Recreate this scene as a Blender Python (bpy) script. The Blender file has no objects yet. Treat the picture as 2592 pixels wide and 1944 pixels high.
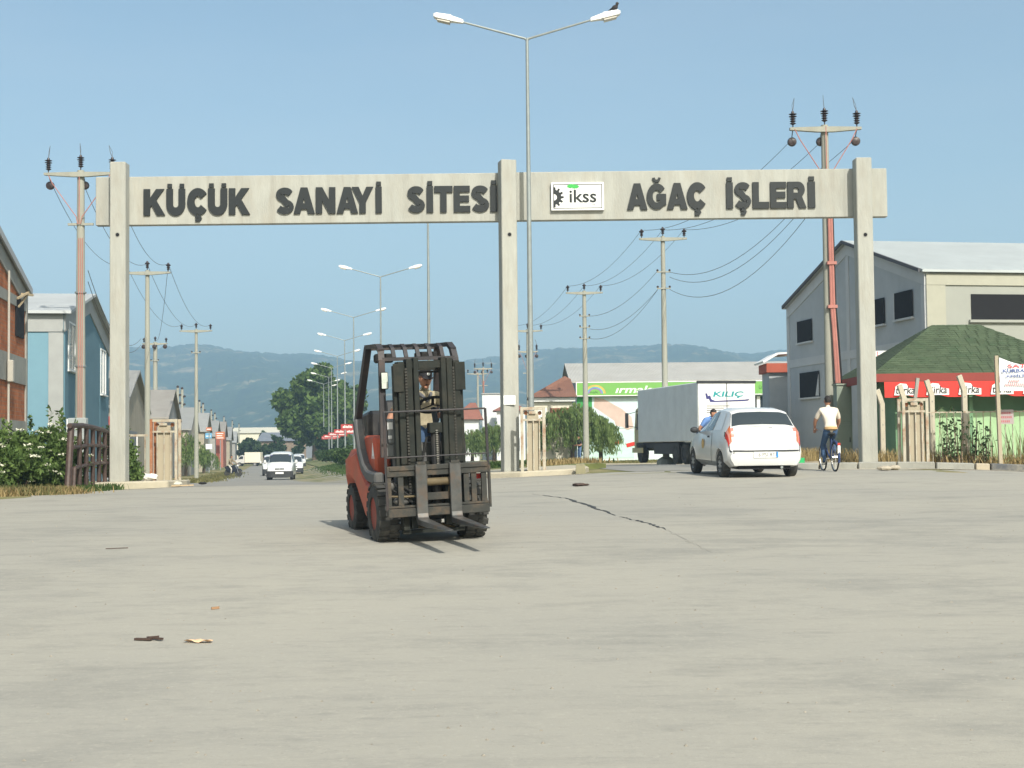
import bpy, bmesh, math, random
import numpy as np
from mathutils import Vector, Matrix, Euler

R = math.radians
scene = bpy.context.scene
# ------------------------------------------------------------------ camera, sky, sun, exposure
EYE = 1.6
FPX = 3600.0                     # focal length in photograph pixels (2592 wide)
PITCH = math.atan((1130 - 972) / FPX)
ROLL = R(-0.62)
cam_d = bpy.data.cameras.new('camera')
cam = bpy.data.objects.new('camera', cam_d)
scene.collection.objects.link(cam)
cam_d.sensor_width = 36.0
cam_d.lens = 36.0 * FPX / 2592.0
cam_d.clip_start = 0.1
cam_d.clip_end = 20000
cam.location = (0, 0, EYE)
CAMROT = Matrix.Rotation(math.pi / 2 + PITCH, 3, 'X') @ Matrix.Rotation(ROLL, 3, 'Z')
cam.rotation_euler = CAMROT.to_euler()
scene.camera = cam

SUN_AZ = R(20)                   # to the right of straight behind the camera
SUN_EL = R(40)
world = bpy.data.worlds.new('World')
scene.world = world
world.use_nodes = True
wn = world.node_tree
wn.nodes.clear()
w_out = wn.nodes.new('ShaderNodeOutputWorld')
w_bg = wn.nodes.new('ShaderNodeBackground')
w_sky = wn.nodes.new('ShaderNodeTexSky')
w_sky.sky_type = 'NISHITA'
w_sky.sun_disc = False
w_sky.sun_elevation = SUN_EL
w_sky.sun_rotation = math.pi - SUN_AZ
w_sky.altitude = 100
w_sky.air_density = 1.0
w_sky.dust_density = 3.6
w_sky.ozone_density = 0.35
w_bg.inputs[1].default_value = 0.128
w_wb = wn.nodes.new('ShaderNodeVectorMath'); w_wb.operation = 'MULTIPLY'      # camera white balance, the same for the whole sky
w_wb.inputs[1].default_value = (0.955, 1.03, 0.975)
wn.links.new(w_sky.outputs[0], w_wb.inputs[0])
# faint uneven summer haze over the whole sky
w_tc = wn.nodes.new('ShaderNodeTexCoord'); w_mp = wn.nodes.new('ShaderNodeMapping'); w_mp.inputs['Scale'].default_value = (2.2, 2.2, 9)
w_nz = wn.nodes.new('ShaderNodeTexNoise'); w_nz.inputs['Scale'].default_value = 1.6; w_nz.inputs['Detail'].default_value = 6
w_mr = wn.nodes.new('ShaderNodeMapRange'); w_mr.inputs['From Min'].default_value = 0.35; w_mr.inputs['From Max'].default_value = 0.75; w_mr.inputs['To Min'].default_value = 0.0; w_mr.inputs['To Max'].default_value = 0.10
w_cl = wn.nodes.new('ShaderNodeMix'); w_cl.data_type = 'RGBA'; w_cl.inputs['B'].default_value = (5.4, 5.2, 5.3, 1)
wn.links.new(w_tc.outputs['Generated'], w_mp.inputs['Vector']); wn.links.new(w_mp.outputs[0], w_nz.inputs['Vector']); wn.links.new(w_nz.outputs[0], w_mr.inputs['Value'])
wn.links.new(w_mr.outputs[0], w_cl.inputs['Factor']); wn.links.new(w_wb.outputs[0], w_cl.inputs['A'])
wn.links.new(w_cl.outputs['Result'], w_bg.inputs[0])
wn.links.new(w_bg.outputs[0], w_out.inputs[0])

sun_d = bpy.data.lights.new('sun', 'SUN')
sun_d.energy = 4.0
sun_d.angle = R(0.6)
sun_d.color = (1.0, 0.96, 0.87)
sun = bpy.data.objects.new('sun', sun_d)
scene.collection.objects.link(sun)
to_sun = Vector((math.sin(SUN_AZ) * math.cos(SUN_EL), -math.cos(SUN_AZ) * math.cos(SUN_EL), math.sin(SUN_EL)))
sun.rotation_euler = to_sun.to_track_quat('Z', 'Y').to_euler()
sun.location = (20, -20, 30)

scene.view_settings.view_transform = 'Standard'
scene.view_settings.look = 'None'
scene.view_settings.exposure = 0.32
scene.view_settings.gamma = 1.0
scene.view_settings.use_curve_mapping = False
scene.cycles.use_denoising = True
scene.cycles.max_bounces = 6
scene.cycles.volume_bounces = 1
scene.cycles.transparent_max_bounces = 8
scene.render.film_transparent = False

# ------------------------------------------------------------------ helpers
col = scene.collection
rng = random.Random(7)

def P(u, v, Y):
    """world point seen at photograph pixel (u, v) at distance Y"""
    d = CAMROT @ Vector((u - 1296.0, -(v - 972.0), -FPX))
    return Vector((0, 0, EYE)) + d * (Y / d.y)

def X(u, Y, v=1140):
    return P(u, v, Y).x

def tag(o, label=None, cat=None, group=None, kind=None):
    if label: o['label'] = label
    if cat: o['category'] = cat
    if group: o['group'] = group
    if kind: o['kind'] = kind
    return o

def empty(name, loc=(0, 0, 0), rz=0.0, label=None, cat=None, group=None):
    o = bpy.data.objects.new(name, None)
    o.empty_display_size = 0.2
    o.location = loc
    o.rotation_euler = (0, 0, rz)
    col.objects.link(o)
    return tag(o, label, cat, group)

def copy_tree(o, parent=None):
    c = o.copy()
    col.objects.link(c)
    c.parent = parent
    for ch in list(o.children):
        copy_tree(ch, c)
    return c

class MB:
    def __init__(self):
        self.v = []; self.f = []
    def add(self, vs, fs):
        b = len(self.v)
        self.v += [tuple(p) for p in vs]
        self.f += [tuple(b + i for i in f) for f in fs]
        return self
    def box(self, x0, x1, y0, y1, z0, z1, rot=None, piv=None):
        vs = [Vector(p) for p in ((x0,y0,z0),(x1,y0,z0),(x1,y1,z0),(x0,y1,z0),(x0,y0,z1),(x1,y0,z1),(x1,y1,z1),(x0,y1,z1))]
        if rot is not None:
            pv = Vector(piv) if piv else Vector(((x0+x1)/2,(y0+y1)/2,(z0+z1)/2))
            m = Euler(rot).to_matrix()
            vs = [m @ (p - pv) + pv for p in vs]
        return self.add(vs, [(0,3,2,1),(4,5,6,7),(0,1,5,4),(1,2,6,5),(2,3,7,6),(3,0,4,7)])
    def cbox(self, c, s, rot=None):
        return self.box(c[0]-s[0]/2, c[0]+s[0]/2, c[1]-s[1]/2, c[1]+s[1]/2, c[2]-s[2]/2, c[2]+s[2]/2, rot)
    def bar(self, a, b, w, h=None):
        """square bar from a to b"""
        a = Vector(a); b = Vector(b); h = h or w
        d = (b - a).normalized()
        up = Vector((0, 0, 1)) if abs(d.z) < 0.95 else Vector((0, 1, 0))
        s = d.cross(up).normalized(); t = s.cross(d)
        vs = []
        for p in (a, b):
            for i, j in ((-1,-1),(1,-1),(1,1),(-1,1)):
                vs.append(p + s * (w/2*i) + t * (h/2*j))
        return self.add(vs, [(3,2,1,0),(4,5,6,7),(0,1,5,4),(1,2,6,5),(2,3,7,6),(3,0,4,7)])
    def tube(self, pts, r, n=8, cap=True):
        pts = [Vector(p) for p in pts]
        rs = r if isinstance(r, (list, tuple)) else [r] * len(pts)
        vs = []; fs = []
        prev = None
        for i, p in enumerate(pts):
            if i == 0: d = pts[1] - p
            elif i == len(pts) - 1: d = p - pts[i-1]
            else: d = (pts[i+1] - p).normalized() + (p - pts[i-1]).normalized()
            d = d.normalized()
            if prev is None:
                up = Vector((0, 0, 1)) if abs(d.z) < 0.9 else Vector((1, 0, 0))
                s = d.cross(up).normalized()
            else:
                s = (prev - d * prev.dot(d)).normalized()
            prev = s
            t = d.cross(s)
            for k in range(n):
                a = 2 * math.pi * k / n
                vs.append(p + (s * math.cos(a) + t * math.sin(a)) * rs[i])
        for i in range(len(pts) - 1):
            for k in range(n):
                k2 = (k + 1) % n
                fs.append((i*n + k, i*n + k2, (i+1)*n + k2, (i+1)*n + k))
        if cap:
            fs.append(tuple(range(n-1, -1, -1)))
            fs.append(tuple((len(pts)-1)*n + k for k in range(n)))
        return self.add(vs, fs)
    def prism(self, poly, axis, a, b):
        n = len(poly)
        def mk(p, q, t):
            return (t, p, q) if axis == 'x' else (p, t, q) if axis == 'y' else (p, q, t)
        vs = [mk(p, q, a) for p, q in poly] + [mk(p, q, b) for p, q in poly]
        fs = [tuple(range(n-1, -1, -1)), tuple(range(n, 2*n))]
        for i in range(n):
            j = (i + 1) % n
            fs.append((i, j, n + j, n + i))
        return self.add(vs, fs)
    def lathe(self, prof, c=(0,0,0), n=16, axis='z', cap=True):
        vs = []; fs = []
        for r_, h in prof:
            for k in range(n):
                a = 2 * math.pi * k / n
                p, q = r_ * math.cos(a), r_ * math.sin(a)
                if axis == 'z': vs.append((c[0]+p, c[1]+q, c[2]+h))
                elif axis == 'x': vs.append((c[0]+h, c[1]+p, c[2]+q))
                else: vs.append((c[0]+p, c[1]+h, c[2]+q))
        m = len(prof)
        for i in range(m-1):
            for k in range(n):
                k2 = (k+1) % n
                fs.append((i*n+k, i*n+k2, (i+1)*n+k2, (i+1)*n+k))
        if cap:
            fs.append(tuple(range(n-1, -1, -1)))
            fs.append(tuple((m-1)*n+k for k in range(n)))
        return self.add(vs, fs)
    def quad(self, *ps):
        return self.add(ps, [tuple(range(len(ps)))])
    def grid(self, fn, nu, nv):
        vs = [fn(i/(nu-1), j/(nv-1)) for j in range(nv) for i in range(nu)]
        fs = [(j*nu+i, j*nu+i+1, (j+1)*nu+i+1, (j+1)*nu+i) for j in range(nv-1) for i in range(nu-1)]
        return self.add(vs, fs)
    def blob(self, c, r, nu=12, nv=8, fn=None):
        c = Vector(c); r = Vector(r) if not isinstance(r, (int, float)) else Vector((r, r, r))
        vs = []; fs = []
        for j in range(nv+1):
            th = math.pi * j / nv
            for i in range(nu):
                ph = 2*math.pi*i/nu
                d = Vector((math.sin(th)*math.cos(ph), math.sin(th)*math.sin(ph), math.cos(th)))
                k = fn(d) if fn else 1.0
                vs.append((c.x + d.x*r.x*k, c.y + d.y*r.y*k, c.z + d.z*r.z*k))
        for j in range(nv):
            for i in range(nu):
                i2 = (i+1) % nu
                fs.append((j*nu+i, (j+1)*nu+i, (j+1)*nu+i2, j*nu+i2))
        return self.add(vs, fs)
    def build(self, name, mat, parent=None, smooth=False, loc=(0,0,0), bevel=0, recalc=True):
        me = bpy.data.meshes.new(name)
        me.from_pydata(self.v, [], self.f)
        if recalc:
            bm = bmesh.new(); bm.from_mesh(me)
            bmesh.ops.recalc_face_normals(bm, faces=bm.faces)
            bm.to_mesh(me); bm.free()
        me.validate()
        if smooth:
            me.shade_smooth()
            me.set_sharp_from_angle(angle=R(35))
        o = bpy.data.objects.new(name, me)
        col.objects.link(o)
        if isinstance(mat, (list, tuple)):
            for m_ in mat: me.materials.append(m_)
        elif mat: me.materials.append(mat)
        o.location = loc
        if parent is not None: o.parent = parent
        if bevel:
            bv = o.modifiers.new('edge', 'BEVEL'); bv.width = bevel; bv.segments = 1; bv.limit_method = 'ANGLE'
        return o

def B(x0, x1, y0, y1, z0, z1, rot=None, piv=None):
    return MB().box(x0, x1, y0, y1, z0, z1, rot, piv)

# ------------------------------------------------------------------ procedural materials
MATS = {}
def mat(name, c, rough=0.75, var=0.12, scale=2.0, metal=0.0, bump=0.0, bscale=40.0, dirt=None, dirt_amt=0.5, dscale=1.5, spec=0.35, stretch=(1,1,1), coat=0.0, glob=False):
    if name in MATS: return MATS[name]
    m = bpy.data.materials.new(name); m.use_nodes = True
    nt = m.node_tree; N = nt.nodes; L = nt.links
    b = N['Principled BSDF']
    b.inputs['Roughness'].default_value = rough
    b.inputs['Metallic'].default_value = metal
    b.inputs['Specular IOR Level'].default_value = spec
    if coat: b.inputs['Coat Weight'].default_value = coat
    tc = N.new('ShaderNodeTexCoord'); mp = N.new('ShaderNodeMapping')
    mp.inputs['Scale'].default_value = stretch
    if glob:
        ge = N.new('ShaderNodeNewGeometry'); L.new(ge.outputs['Position'], mp.inputs['Vector'])
    else:
        L.new(tc.outputs['Object'], mp.inputs['Vector'])
    nz = N.new('ShaderNodeTexNoise'); nz.inputs['Scale'].default_value = scale; nz.inputs['Detail'].default_value = 6; nz.inputs['Roughness'].default_value = 0.65
    L.new(mp.outputs[0], nz.inputs['Vector'])
    mr = N.new('ShaderNodeMapRange'); mr.inputs['From Min'].default_value = 0.25; mr.inputs['From Max'].default_value = 0.75
    mr.inputs['To Min'].default_value = 1 - var; mr.inputs['To Max'].default_value = 1 + var
    L.new(nz.outputs[0], mr.inputs['Value'])
    mul = N.new('ShaderNodeVectorMath'); mul.operation = 'SCALE'
    mul.inputs[0].default_value = c[:3]
    L.new(mr.outputs[0], mul.inputs['Scale'])
    last = mul.outputs[0]
    if dirt:
        n2 = N.new('ShaderNodeTexNoise'); n2.inputs['Scale'].default_value = dscale; n2.inputs['Detail'].default_value = 8; n2.inputs['Roughness'].default_value = 0.7
        L.new(mp.outputs[0], n2.inputs['Vector'])
        r2 = N.new('ShaderNodeMapRange'); r2.inputs['From Min'].default_value = 0.48; r2.inputs['From Max'].default_value = 0.68
        r2.inputs['To Min'].default_value = 0; r2.inputs['To Max'].default_value = dirt_amt
        L.new(n2.outputs[0], r2.inputs['Value'])
        mx = N.new('ShaderNodeMix'); mx.data_type = 'RGBA'
        L.new(r2.outputs[0], mx.inputs['Factor']); L.new(last, mx.inputs['A']); mx.inputs['B'].default_value = (*dirt, 1)
        last = mx.outputs['Result']
    L.new(last, b.inputs['Base Color'])
    if bump:
        n3 = N.new('ShaderNodeTexNoise'); n3.inputs['Scale'].default_value = bscale; n3.inputs['Detail'].default_value = 4
        L.new(mp.outputs[0], n3.inputs['Vector'])
        bp = N.new('ShaderNodeBump'); bp.inputs['Strength'].default_value = bump; bp.inputs['Distance'].default_value = 0.02
        L.new(n3.outputs[0], bp.inputs['Height']); L.new(bp.outputs[0], b.inputs['Normal'])
    MATS[name] = m
    return m

def leafmat(name, c1, c2, trans=0.35):
    if name in MATS: return MATS[name]
    m = bpy.data.materials.new(name); m.use_nodes = True
    nt = m.node_tree; N = nt.nodes; L = nt.links
    b = N['Principled BSDF']; b.inputs['Roughness'].default_value = 0.6; b.inputs['Specular IOR Level'].default_value = 0.25
    ge = N.new('ShaderNodeNewGeometry')
    nz = N.new('ShaderNodeTexNoise'); nz.inputs['Scale'].default_value = 1.3; nz.inputs['Detail'].default_value = 5
    L.new(ge.outputs['Position'], nz.inputs['Vector'])
    ad = N.new('ShaderNodeMath'); ad.operation = 'MULTIPLY_ADD'; ad.inputs[1].default_value = 0.6
    L.new(ge.outputs['Random Per Island'], ad.inputs[0]); 
    mr = N.new('ShaderNodeMapRange'); mr.inputs['From Min'].default_value = 0.3; mr.inputs['From Max'].default_value = 0.7; mr.inputs['To Max'].default_value = 0.5
    L.new(nz.outputs[0], mr.inputs['Value']); L.new(mr.outputs[0], ad.inputs[2])
    mx = N.new('ShaderNodeMix'); mx.data_type = 'RGBA'; mx.inputs['A'].default_value = (*c1, 1); mx.inputs['B'].default_value = (*c2, 1)
    L.new(ad.outputs[0], mx.inputs['Factor']); L.new(mx.outputs['Result'], b.inputs['Base Color'])
    tr = N.new('ShaderNodeBsdfTranslucent'); L.new(mx.outputs['Result'], tr.inputs['Color'])
    ms = N.new('ShaderNodeMixShader'); ms.inputs[0].default_value = trans
    L.new(b.outputs[0], ms.inputs[1]); L.new(tr.outputs[0], ms.inputs[2])
    L.new(ms.outputs[0], N['Material Output'].inputs['Surface'])
    MATS[name] = m
    return m

def glassmat(name, c, rough=0.06):
    return mat(name, c, rough=rough, var=0.05, spec=0.7)

CONC = mat('concrete_pale', (0.37, 0.373, 0.335), 0.9, 0.13, 2.2, bump=0.35, bscale=25, dirt=(0.33, 0.305, 0.25), dirt_amt=0.5, dscale=1.6, stretch=(1.3,1.3,0.4))
def add_streaks(m, dark, amt=.45):
    nt = m.node_tree; N = nt.nodes; L = nt.links; b = N['Principled BSDF']
    src = b.inputs['Base Color'].links[0].from_socket
    tc = N.new('ShaderNodeTexCoord'); mp = N.new('ShaderNodeMapping'); mp.inputs['Scale'].default_value = (5.5, 5.5, 0.35); L.new(tc.outputs['Object'], mp.inputs['Vector'])
    nz = N.new('ShaderNodeTexNoise'); nz.inputs['Scale'].default_value = 1.0; nz.inputs['Detail'].default_value = 7; nz.inputs['Roughness'].default_value = .7; L.new(mp.outputs[0], nz.inputs['Vector'])
    mr = N.new('ShaderNodeMapRange'); mr.inputs['From Min'].default_value = .52; mr.inputs['From Max'].default_value = .74; mr.inputs['To Max'].default_value = amt; L.new(nz.outputs[0], mr.inputs['Value'])
    mx = N.new('ShaderNodeMix'); mx.data_type = 'RGBA'; L.new(mr.outputs[0], mx.inputs['Factor']); L.new(src, mx.inputs['A']); mx.inputs['B'].default_value = (*dark, 1)
    L.new(mx.outputs['Result'], b.inputs['Base Color'])
add_streaks(CONC, (.22, .205, .17))
CONCP = mat('concrete_pole', (0.32, 0.322, 0.272), 0.9, 0.12, 1.5, bump=0.3, dirt=(0.28, 0.25, 0.2), dirt_amt=0.4, dscale=1.2, stretch=(2,2,0.3))
CONCD = mat('concrete_grey', (0.30, 0.30, 0.27), 0.92, 0.14, 1.0, bump=0.3, dirt=(0.2, 0.19, 0.16), dirt_amt=0.4)
GALV = mat('galvanised_steel', (0.27, 0.30, 0.295), 0.55, 0.12, 4, metal=0.35)
PORC = mat('porcelain_brown', (0.035, 0.022, 0.022), 0.35, 0.2, 6, spec=0.6)
WIRE = mat('wire_dark', (0.10, 0.10, 0.11), 0.6, 0.1)
CONDUIT = mat('conduit_red', (0.40, 0.17, 0.14), 0.6, 0.15, 3)
RUST_ = mat('rusty_steel', (0.45, 0.38, 0.27), 0.85, 0.2, 3, dirt=(0.24, 0.09, 0.03), dirt_amt=0.9, dscale=2.2)
RUSTR = mat('rust_red', (0.30, 0.12, 0.055), 0.9, 0.25, 5, dirt=(0.42, 0.36, 0.27), dirt_amt=0.5, dscale=6)
BLACK = mat('black_rubber', (0.02, 0.02, 0.02), 0.85, 0.2, 5)
WHITE = mat('white_paint', (0.78, 0.78, 0.76), 0.5, 0.04, 2)
RED = mat('red_paint', (0.55, 0.03, 0.02), 0.5, 0.1, 2)
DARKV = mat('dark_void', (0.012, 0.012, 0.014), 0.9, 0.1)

# ------------------------------------------------------------------ terrain height
def _interp(tab):
    xs = [a for a, b in tab]; ys = [b for a, b in tab]
    fx = np.arange(-100, 1300, 0.5)
    fy = np.interp(fx, xs, ys)
    k = np.ones(9) / 9
    sm = np.convolve(np.pad(fy, 4, mode='edge'), k, 'valid')
    return lambda y: float(np.interp(y, fx, sm))
profL = _interp([(-100,0),(4,0),(8,.11),(12,.33),(16.5,.54),(18.5,.59),(25,.66),(30,.70),(35,.70),(38,.665),(45,.50),(60,.19),(80,-.20),(93,-.42),(130,-.78),(200,-1.1),(300,-1.25),(600,-1.0),(1300,0)])
profR = _interp([(-100,0),(4,0),(8,.11),(12,.33),(16.5,.54),(18.5,.59),(25,.74),(30,.90),(36,.97),(45,.97),(55,.82),(68,.62),(88,.5),(100,.5),(130,.3),(200,.1),(300,0),(600,0),(1300,0)])
def med(y): return 0.9 - 0.167 * (y - 38)      # centre line of the median
def sstep(a, b, t):
    t = min(1, max(0, (t - a) / (b - a))); return t*t*(3-2*t)
def gz(x, y):
    w = sstep(-6, 3, x - med(max(y, 36)))
    z = profL(y) * (1 - w) + profR(y) * w
    if 24 < y < 60:
        k = sstep(24, 33, y) * (1 - sstep(45, 60, y))
        z -= 0.22 * k * sstep(9.5, 16, x)
        z -= 0.05 * k * sstep(-7, -12, x) if x < -7 else 0
    return z
# ------------------------------------------------------------------ ground sheets
def sheet(name, rows, m, dz, parent=None, kind='structure'):
    """rows: list of (y, x0, x1); a ground-hugging strip"""
    mb = MB()
    nx = 25
    vs = []
    for (y, x0, x1) in rows:
        for i in range(nx):
            x = x0 + (x1 - x0) * i / (nx - 1)
            vs.append((x, y, gz(x, y) + dz))
    fs = [(j*nx+i, j*nx+i+1, (j+1)*nx+i+1, (j+1)*nx+i) for j in range(len(rows)-1) for i in range(nx-1)]
    mb.add(vs, fs)
    o = mb.build(name, m, parent, smooth=True, recalc=False)
    if parent is None: tag(o, kind=kind)
    return o

# dry earth ground, one sheet out to the horizon
def ground_material():
    m = bpy.data.materials.new('ground_earth'); m.use_nodes = True
    nt = m.node_tree; N = nt.nodes; L = nt.links
    b = N['Principled BSDF']; b.inputs['Roughness'].default_value = 0.95; b.inputs['Specular IOR Level'].default_value = 0.1
    ge = N.new('ShaderNodeNewGeometry')
    n1 = N.new('ShaderNodeTexNoise'); n1.inputs['Scale'].default_value = 0.25; n1.inputs['Detail'].default_value = 8; n1.inputs['Roughness'].default_value = 0.7
    L.new(ge.outputs['Position'], n1.inputs['Vector'])
    cr = N.new('ShaderNodeValToRGB')
    cr.color_ramp.elements[0].position = 0.36; cr.color_ramp.elements[0].color = (0.07, 0.10, 0.03, 1)
    cr.color_ramp.elements[1].position = 0.62; cr.color_ramp.elements[1].color = (0.34, 0.28, 0.17, 1)
    e = cr.color_ramp.elements.new(0.5); e.color = (0.19, 0.18, 0.08, 1)
    L.new(n1.outputs[0], cr.inputs[0]); L.new(cr.outputs[0], b.inputs['Base Color'])
    n3 = N.new('ShaderNodeTexNoise'); n3.inputs['Scale'].default_value = 6; n3.inputs['Detail'].default_value = 8
    L.new(ge.outputs['Position'], n3.inputs['Vector'])
    bp = N.new('ShaderNodeBump'); bp.inputs['Strength'].default_value = 0.6; bp.inputs['Distance'].default_value = 0.1
    L.new(n3.outputs[0], bp.inputs['Height']); L.new(bp.outputs[0], b.inputs['Normal'])
    return m
def build_ground():
    ys = list(np.arange(-60, 60, 1.5)) + list(np.arange(60, 160, 4)) + list(np.arange(160, 500, 20)) + list(np.arange(500, 1301, 100)) + [3000]
    xs = sorted(set([-3000, -1200, -500, -250] + list(np.arange(-140, -40, 10)) + list(np.arange(-40, 40, 1.25)) + list(np.arange(40, 140, 10)) + [250, 500, 1200, 3000]))
    vs = [(x, y, gz(x, y)) for y in ys for x in xs]
    nx = len(xs)
    fs = [(j*nx+i, j*nx+i+1, (j+1)*nx+i+1, (j+1)*nx+i) for j in range(len(ys)-1) for i in range(nx-1)]
    mb = MB().add(vs, fs)
    tag(mb.build('ground', ground_material(), smooth=True, recalc=False), kind='structure')
build_ground()

# worn, dusty asphalt
def asphalt_material(name, base, dark, sand, streak=1.0):
    m = bpy.data.materials.new(name); m.use_nodes = True
    nt = m.node_tree; N = nt.nodes; L = nt.links
    b = N['Principled BSDF']; b.inputs['Roughness'].default_value = 0.93; b.inputs['Specular IOR Level'].default_value = 0.15
    ge = N.new('ShaderNodeNewGeometry')
    def noise(sc, det, rg, mul=(1,1,1), rot=0.0):
        mp = N.new('ShaderNodeMapping'); mp.inputs['Scale'].default_value = mul; mp.inputs['Rotation'].default_value = (0, 0, rot)
        L.new(ge.outputs['Position'], mp.inputs['Vector'])
        n = N.new('ShaderNodeTexNoise'); n.inputs['Scale'].default_value = sc; n.inputs['Detail'].default_value = det; n.inputs['Roughness'].default_value = rg
        L.new(mp.outputs[0], n.inputs['Vector']); return n.outputs[0]
    def rng_(s, a, c, t0, t1):
        r = N.new('ShaderNodeMapRange'); r.inputs['From Min'].default_value = a; r.inputs['From Max'].default_value = c
        r.inputs['To Min'].default_value = t0; r.inputs['To Max'].default_value = t1; L.new(s, r.inputs['Value']); return r.outputs[0]
    def mix(f, a, c):
        x = N.new('ShaderNodeMix'); x.data_type = 'RGBA'; L.new(f, x.inputs['Factor'])
        if isinstance(a, tuple): x.inputs['A'].default_value = (*a, 1)
        else: L.new(a, x.inputs['A'])
        if isinstance(c, tuple): x.inputs['B'].default_value = (*c, 1)
        else: L.new(c, x.inputs['B'])
        return x.outputs['Result']
    c = mix(rng_(noise(0.22, 6, .6, (1, 1, 1), .3), .38, .66, 0, .75), base, sand)                # broad dust
    c = mix(rng_(noise(0.9, 9, .72, (0.55, 1.0, 1), R(-12)), .50, .66, 0, .55 * streak), c, dark)   # worn patches
    c = mix(rng_(noise(2.2, 6, .75, (0.16, 1.0, 1), R(-9)), .54, .74, 0, .5 * streak), c, dark)     # tyre-dragged streaks
    c = mix(rng_(noise(0.35, 7, .7, (0.25, 1.0, 1), R(-6)), .57, .70, 0, .5 * streak), c, dark)
    c = mix(rng_(noise(7, 5, .8, (0.35, 1.0, 1), R(-7)), .52, .72, 0, .42 * streak), c, dark)
    c = mix(rng_(noise(11, 4, .75), .55, .75, 0, .35), c, tuple(min(1, k * 1.12) for k in sand))
    sp = noise(55, 2, .6)
    c = mix(rng_(sp, .62, .78, 0, .45), c, tuple(k * .55 for k in base))                            # aggregate specks
    c = mix(rng_(noise(28, 3, .7), .58, .8, 0, .5), c, tuple(min(1, k * 1.25) for k in sand))
    L.new(c, b.inputs['Base Color'])
    bp = N.new('ShaderNodeBump'); bp.inputs['Strength'].default_value = 0.35; bp.inputs['Distance'].default_value = 0.008
    L.new(noise(45, 4, .7), bp.inputs['Height']); L.new(bp.outputs[0], b.inputs['Normal'])
    return m
ASPH = asphalt_material('asphalt_dusty', (0.320, 0.306, 0.265), (0.210, 0.206, 0.185), (0.372, 0.350, 0.292))
ASPH2 = asphalt_material('asphalt_road', (0.245, 0.24, 0.22), (0.16, 0.16, 0.15), (0.30, 0.285, 0.245), 0.8)
SAND = mat('sand_verge', (0.42, 0.36, 0.25), 0.95, 0.2, 1.2, bump=0.5, bscale=12, dirt=(0.22, 0.2, 0.1), dirt_amt=0.6, dscale=0.8, glob=True)
VERGE = mat('grass_verge', (0.13, 0.15, 0.05), 0.95, 0.35, 1.5, bump=0.8, bscale=14, dirt=(0.34, 0.28, 0.15), dirt_amt=0.8, dscale=0.5, glob=True)

def left_edge(y):
    if y < 34: return -10.0 - 0.25 * math.sin(y * 1.7) - (max(0, 26 - y)) * 1.4
    return -9.0
rows = [(y, left_edge(y) if y < 34 else -8.6, 45 if y < 30 else 45 - 0) for y in np.arange(-30, 35.01, 0.5)]
road_f = sheet('road', rows, ASPH, 0.008)
# carriageway on the left of the median
def lroad_r(y): return med(y) - 2.2 - sstep(36, 46, y) * 0.35
def lroad_l(y): return lroad_r(y) - 8.4 if y > 60 else -8.9 - (y - 35) * 0.112 * 0 - max(0, (y - 40)) * 0.10
rows = []
for y in list(np.arange(35.0, 60, 1)) + list(np.arange(60, 420, 6)):
    r_ = lroad_r(y) if y > 40 else lroad_r(40) + (40 - y) * 0.15 + 0.3 * (40 - y)
    l_ = max(-8.9 - (y - 35) * 0.30, lroad_r(y) - 8.6)
    rows.append((y, l_, r_))
sheet('road', rows, ASPH2, 0.006)
# carriageway on the right of the median
rows = []
for y in list(np.arange(35.0, 60, 1)) + list(np.arange(60, 260, 6)):
    l_ = med(y) + 1.6 + sstep(36, 44, y) * 0.5
    rows.append((y, l_, 7.4 - 0.14 * max(0, y - 36) + 1.8 * sstep(40, 52, y)))
sheet('road', rows, ASPH2, 0.007)
# sandy verge under the parked truck and in front of the shop
rows = [(y, 7.8 - 0.14 * (y - 40) + 1.4 * sstep(40, 52, y), 12.6 - 0.10*(y-40)) for y in np.arange(41, 66, 1)] + [(y, 5.4 - 0.15 * (y - 66), 14) for y in np.arange(66, 99, 2)]
sheet('verge', rows, SAND, 0.004)
# bitumen seam and tyre marks on the forecourt
TAR = mat('bitumen', (0.045, 0.047, 0.048), 0.8, 0.3, 4)
def road_mark(uvpts, ws, name='tar_seam', m=None, dz=0.0125):
    def hit(u, v):
        d = CAMROT @ Vector((u - 1296.0, -(v - 972.0), -FPX))
        t = 4.0
        for _ in range(4000):
            p = Vector((0, 0, EYE)) + d * (t / d.y)
            if p.z <= gz(p.x, p.y): break
            t += 0.02
        return p
    pts = [hit(u, v) for u, v in uvpts]
    fine = []
    for i in range(len(pts)-1):
        for k in range(12):
            t = k/12; p = pts[i].lerp(pts[i+1], t); w = ws[i]*(1-t)+ws[i+1]*t
            j_ = Vector((rng.uniform(-.03, .03), rng.uniform(-.06, .06), 0)); fine.append((p + j_, w * rng.uniform(.35, 1.15)))
    vs = []
    for i, (p, w) in enumerate(fine):
        a = fine[max(0, i-1)][0]; c = fine[min(len(fine)-1, i+1)][0]
        d = (c - a); n = Vector((-d.y, d.x, 0)).normalized()
        for s in (-1, 1):
            q = p + n * (w/2*s); vs.append((q.x, q.y, gz(q.x, q.y) + dz))
    fs = [(2*i, 2*i+1, 2*i+3, 2*i+2) for i in range(len(fine)-1)]
    return MB().add(vs, fs).build(name, m or TAR, road_f, recalc=False)
road_mark([(1348,1252),(1430,1262),(1500,1285),(1565,1308)], [.02,.06,.09,.02])
road_mark([(1570,1310),(1625,1322),(1690,1345)], [.02,.08,.02])
FAINT = mat('faint_seam', (0.315, 0.30, 0.255), 0.9, 0.2, 3)
road_mark([(1690,1345),(1740,1372),(1800,1402)], [.03,.015,.008], m=FAINT, dz=0.011)
DUSTL = mat('chalky_dust', (0.43, 0.385, 0.295), 0.95, 0.2, 3, glob=True)
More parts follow.
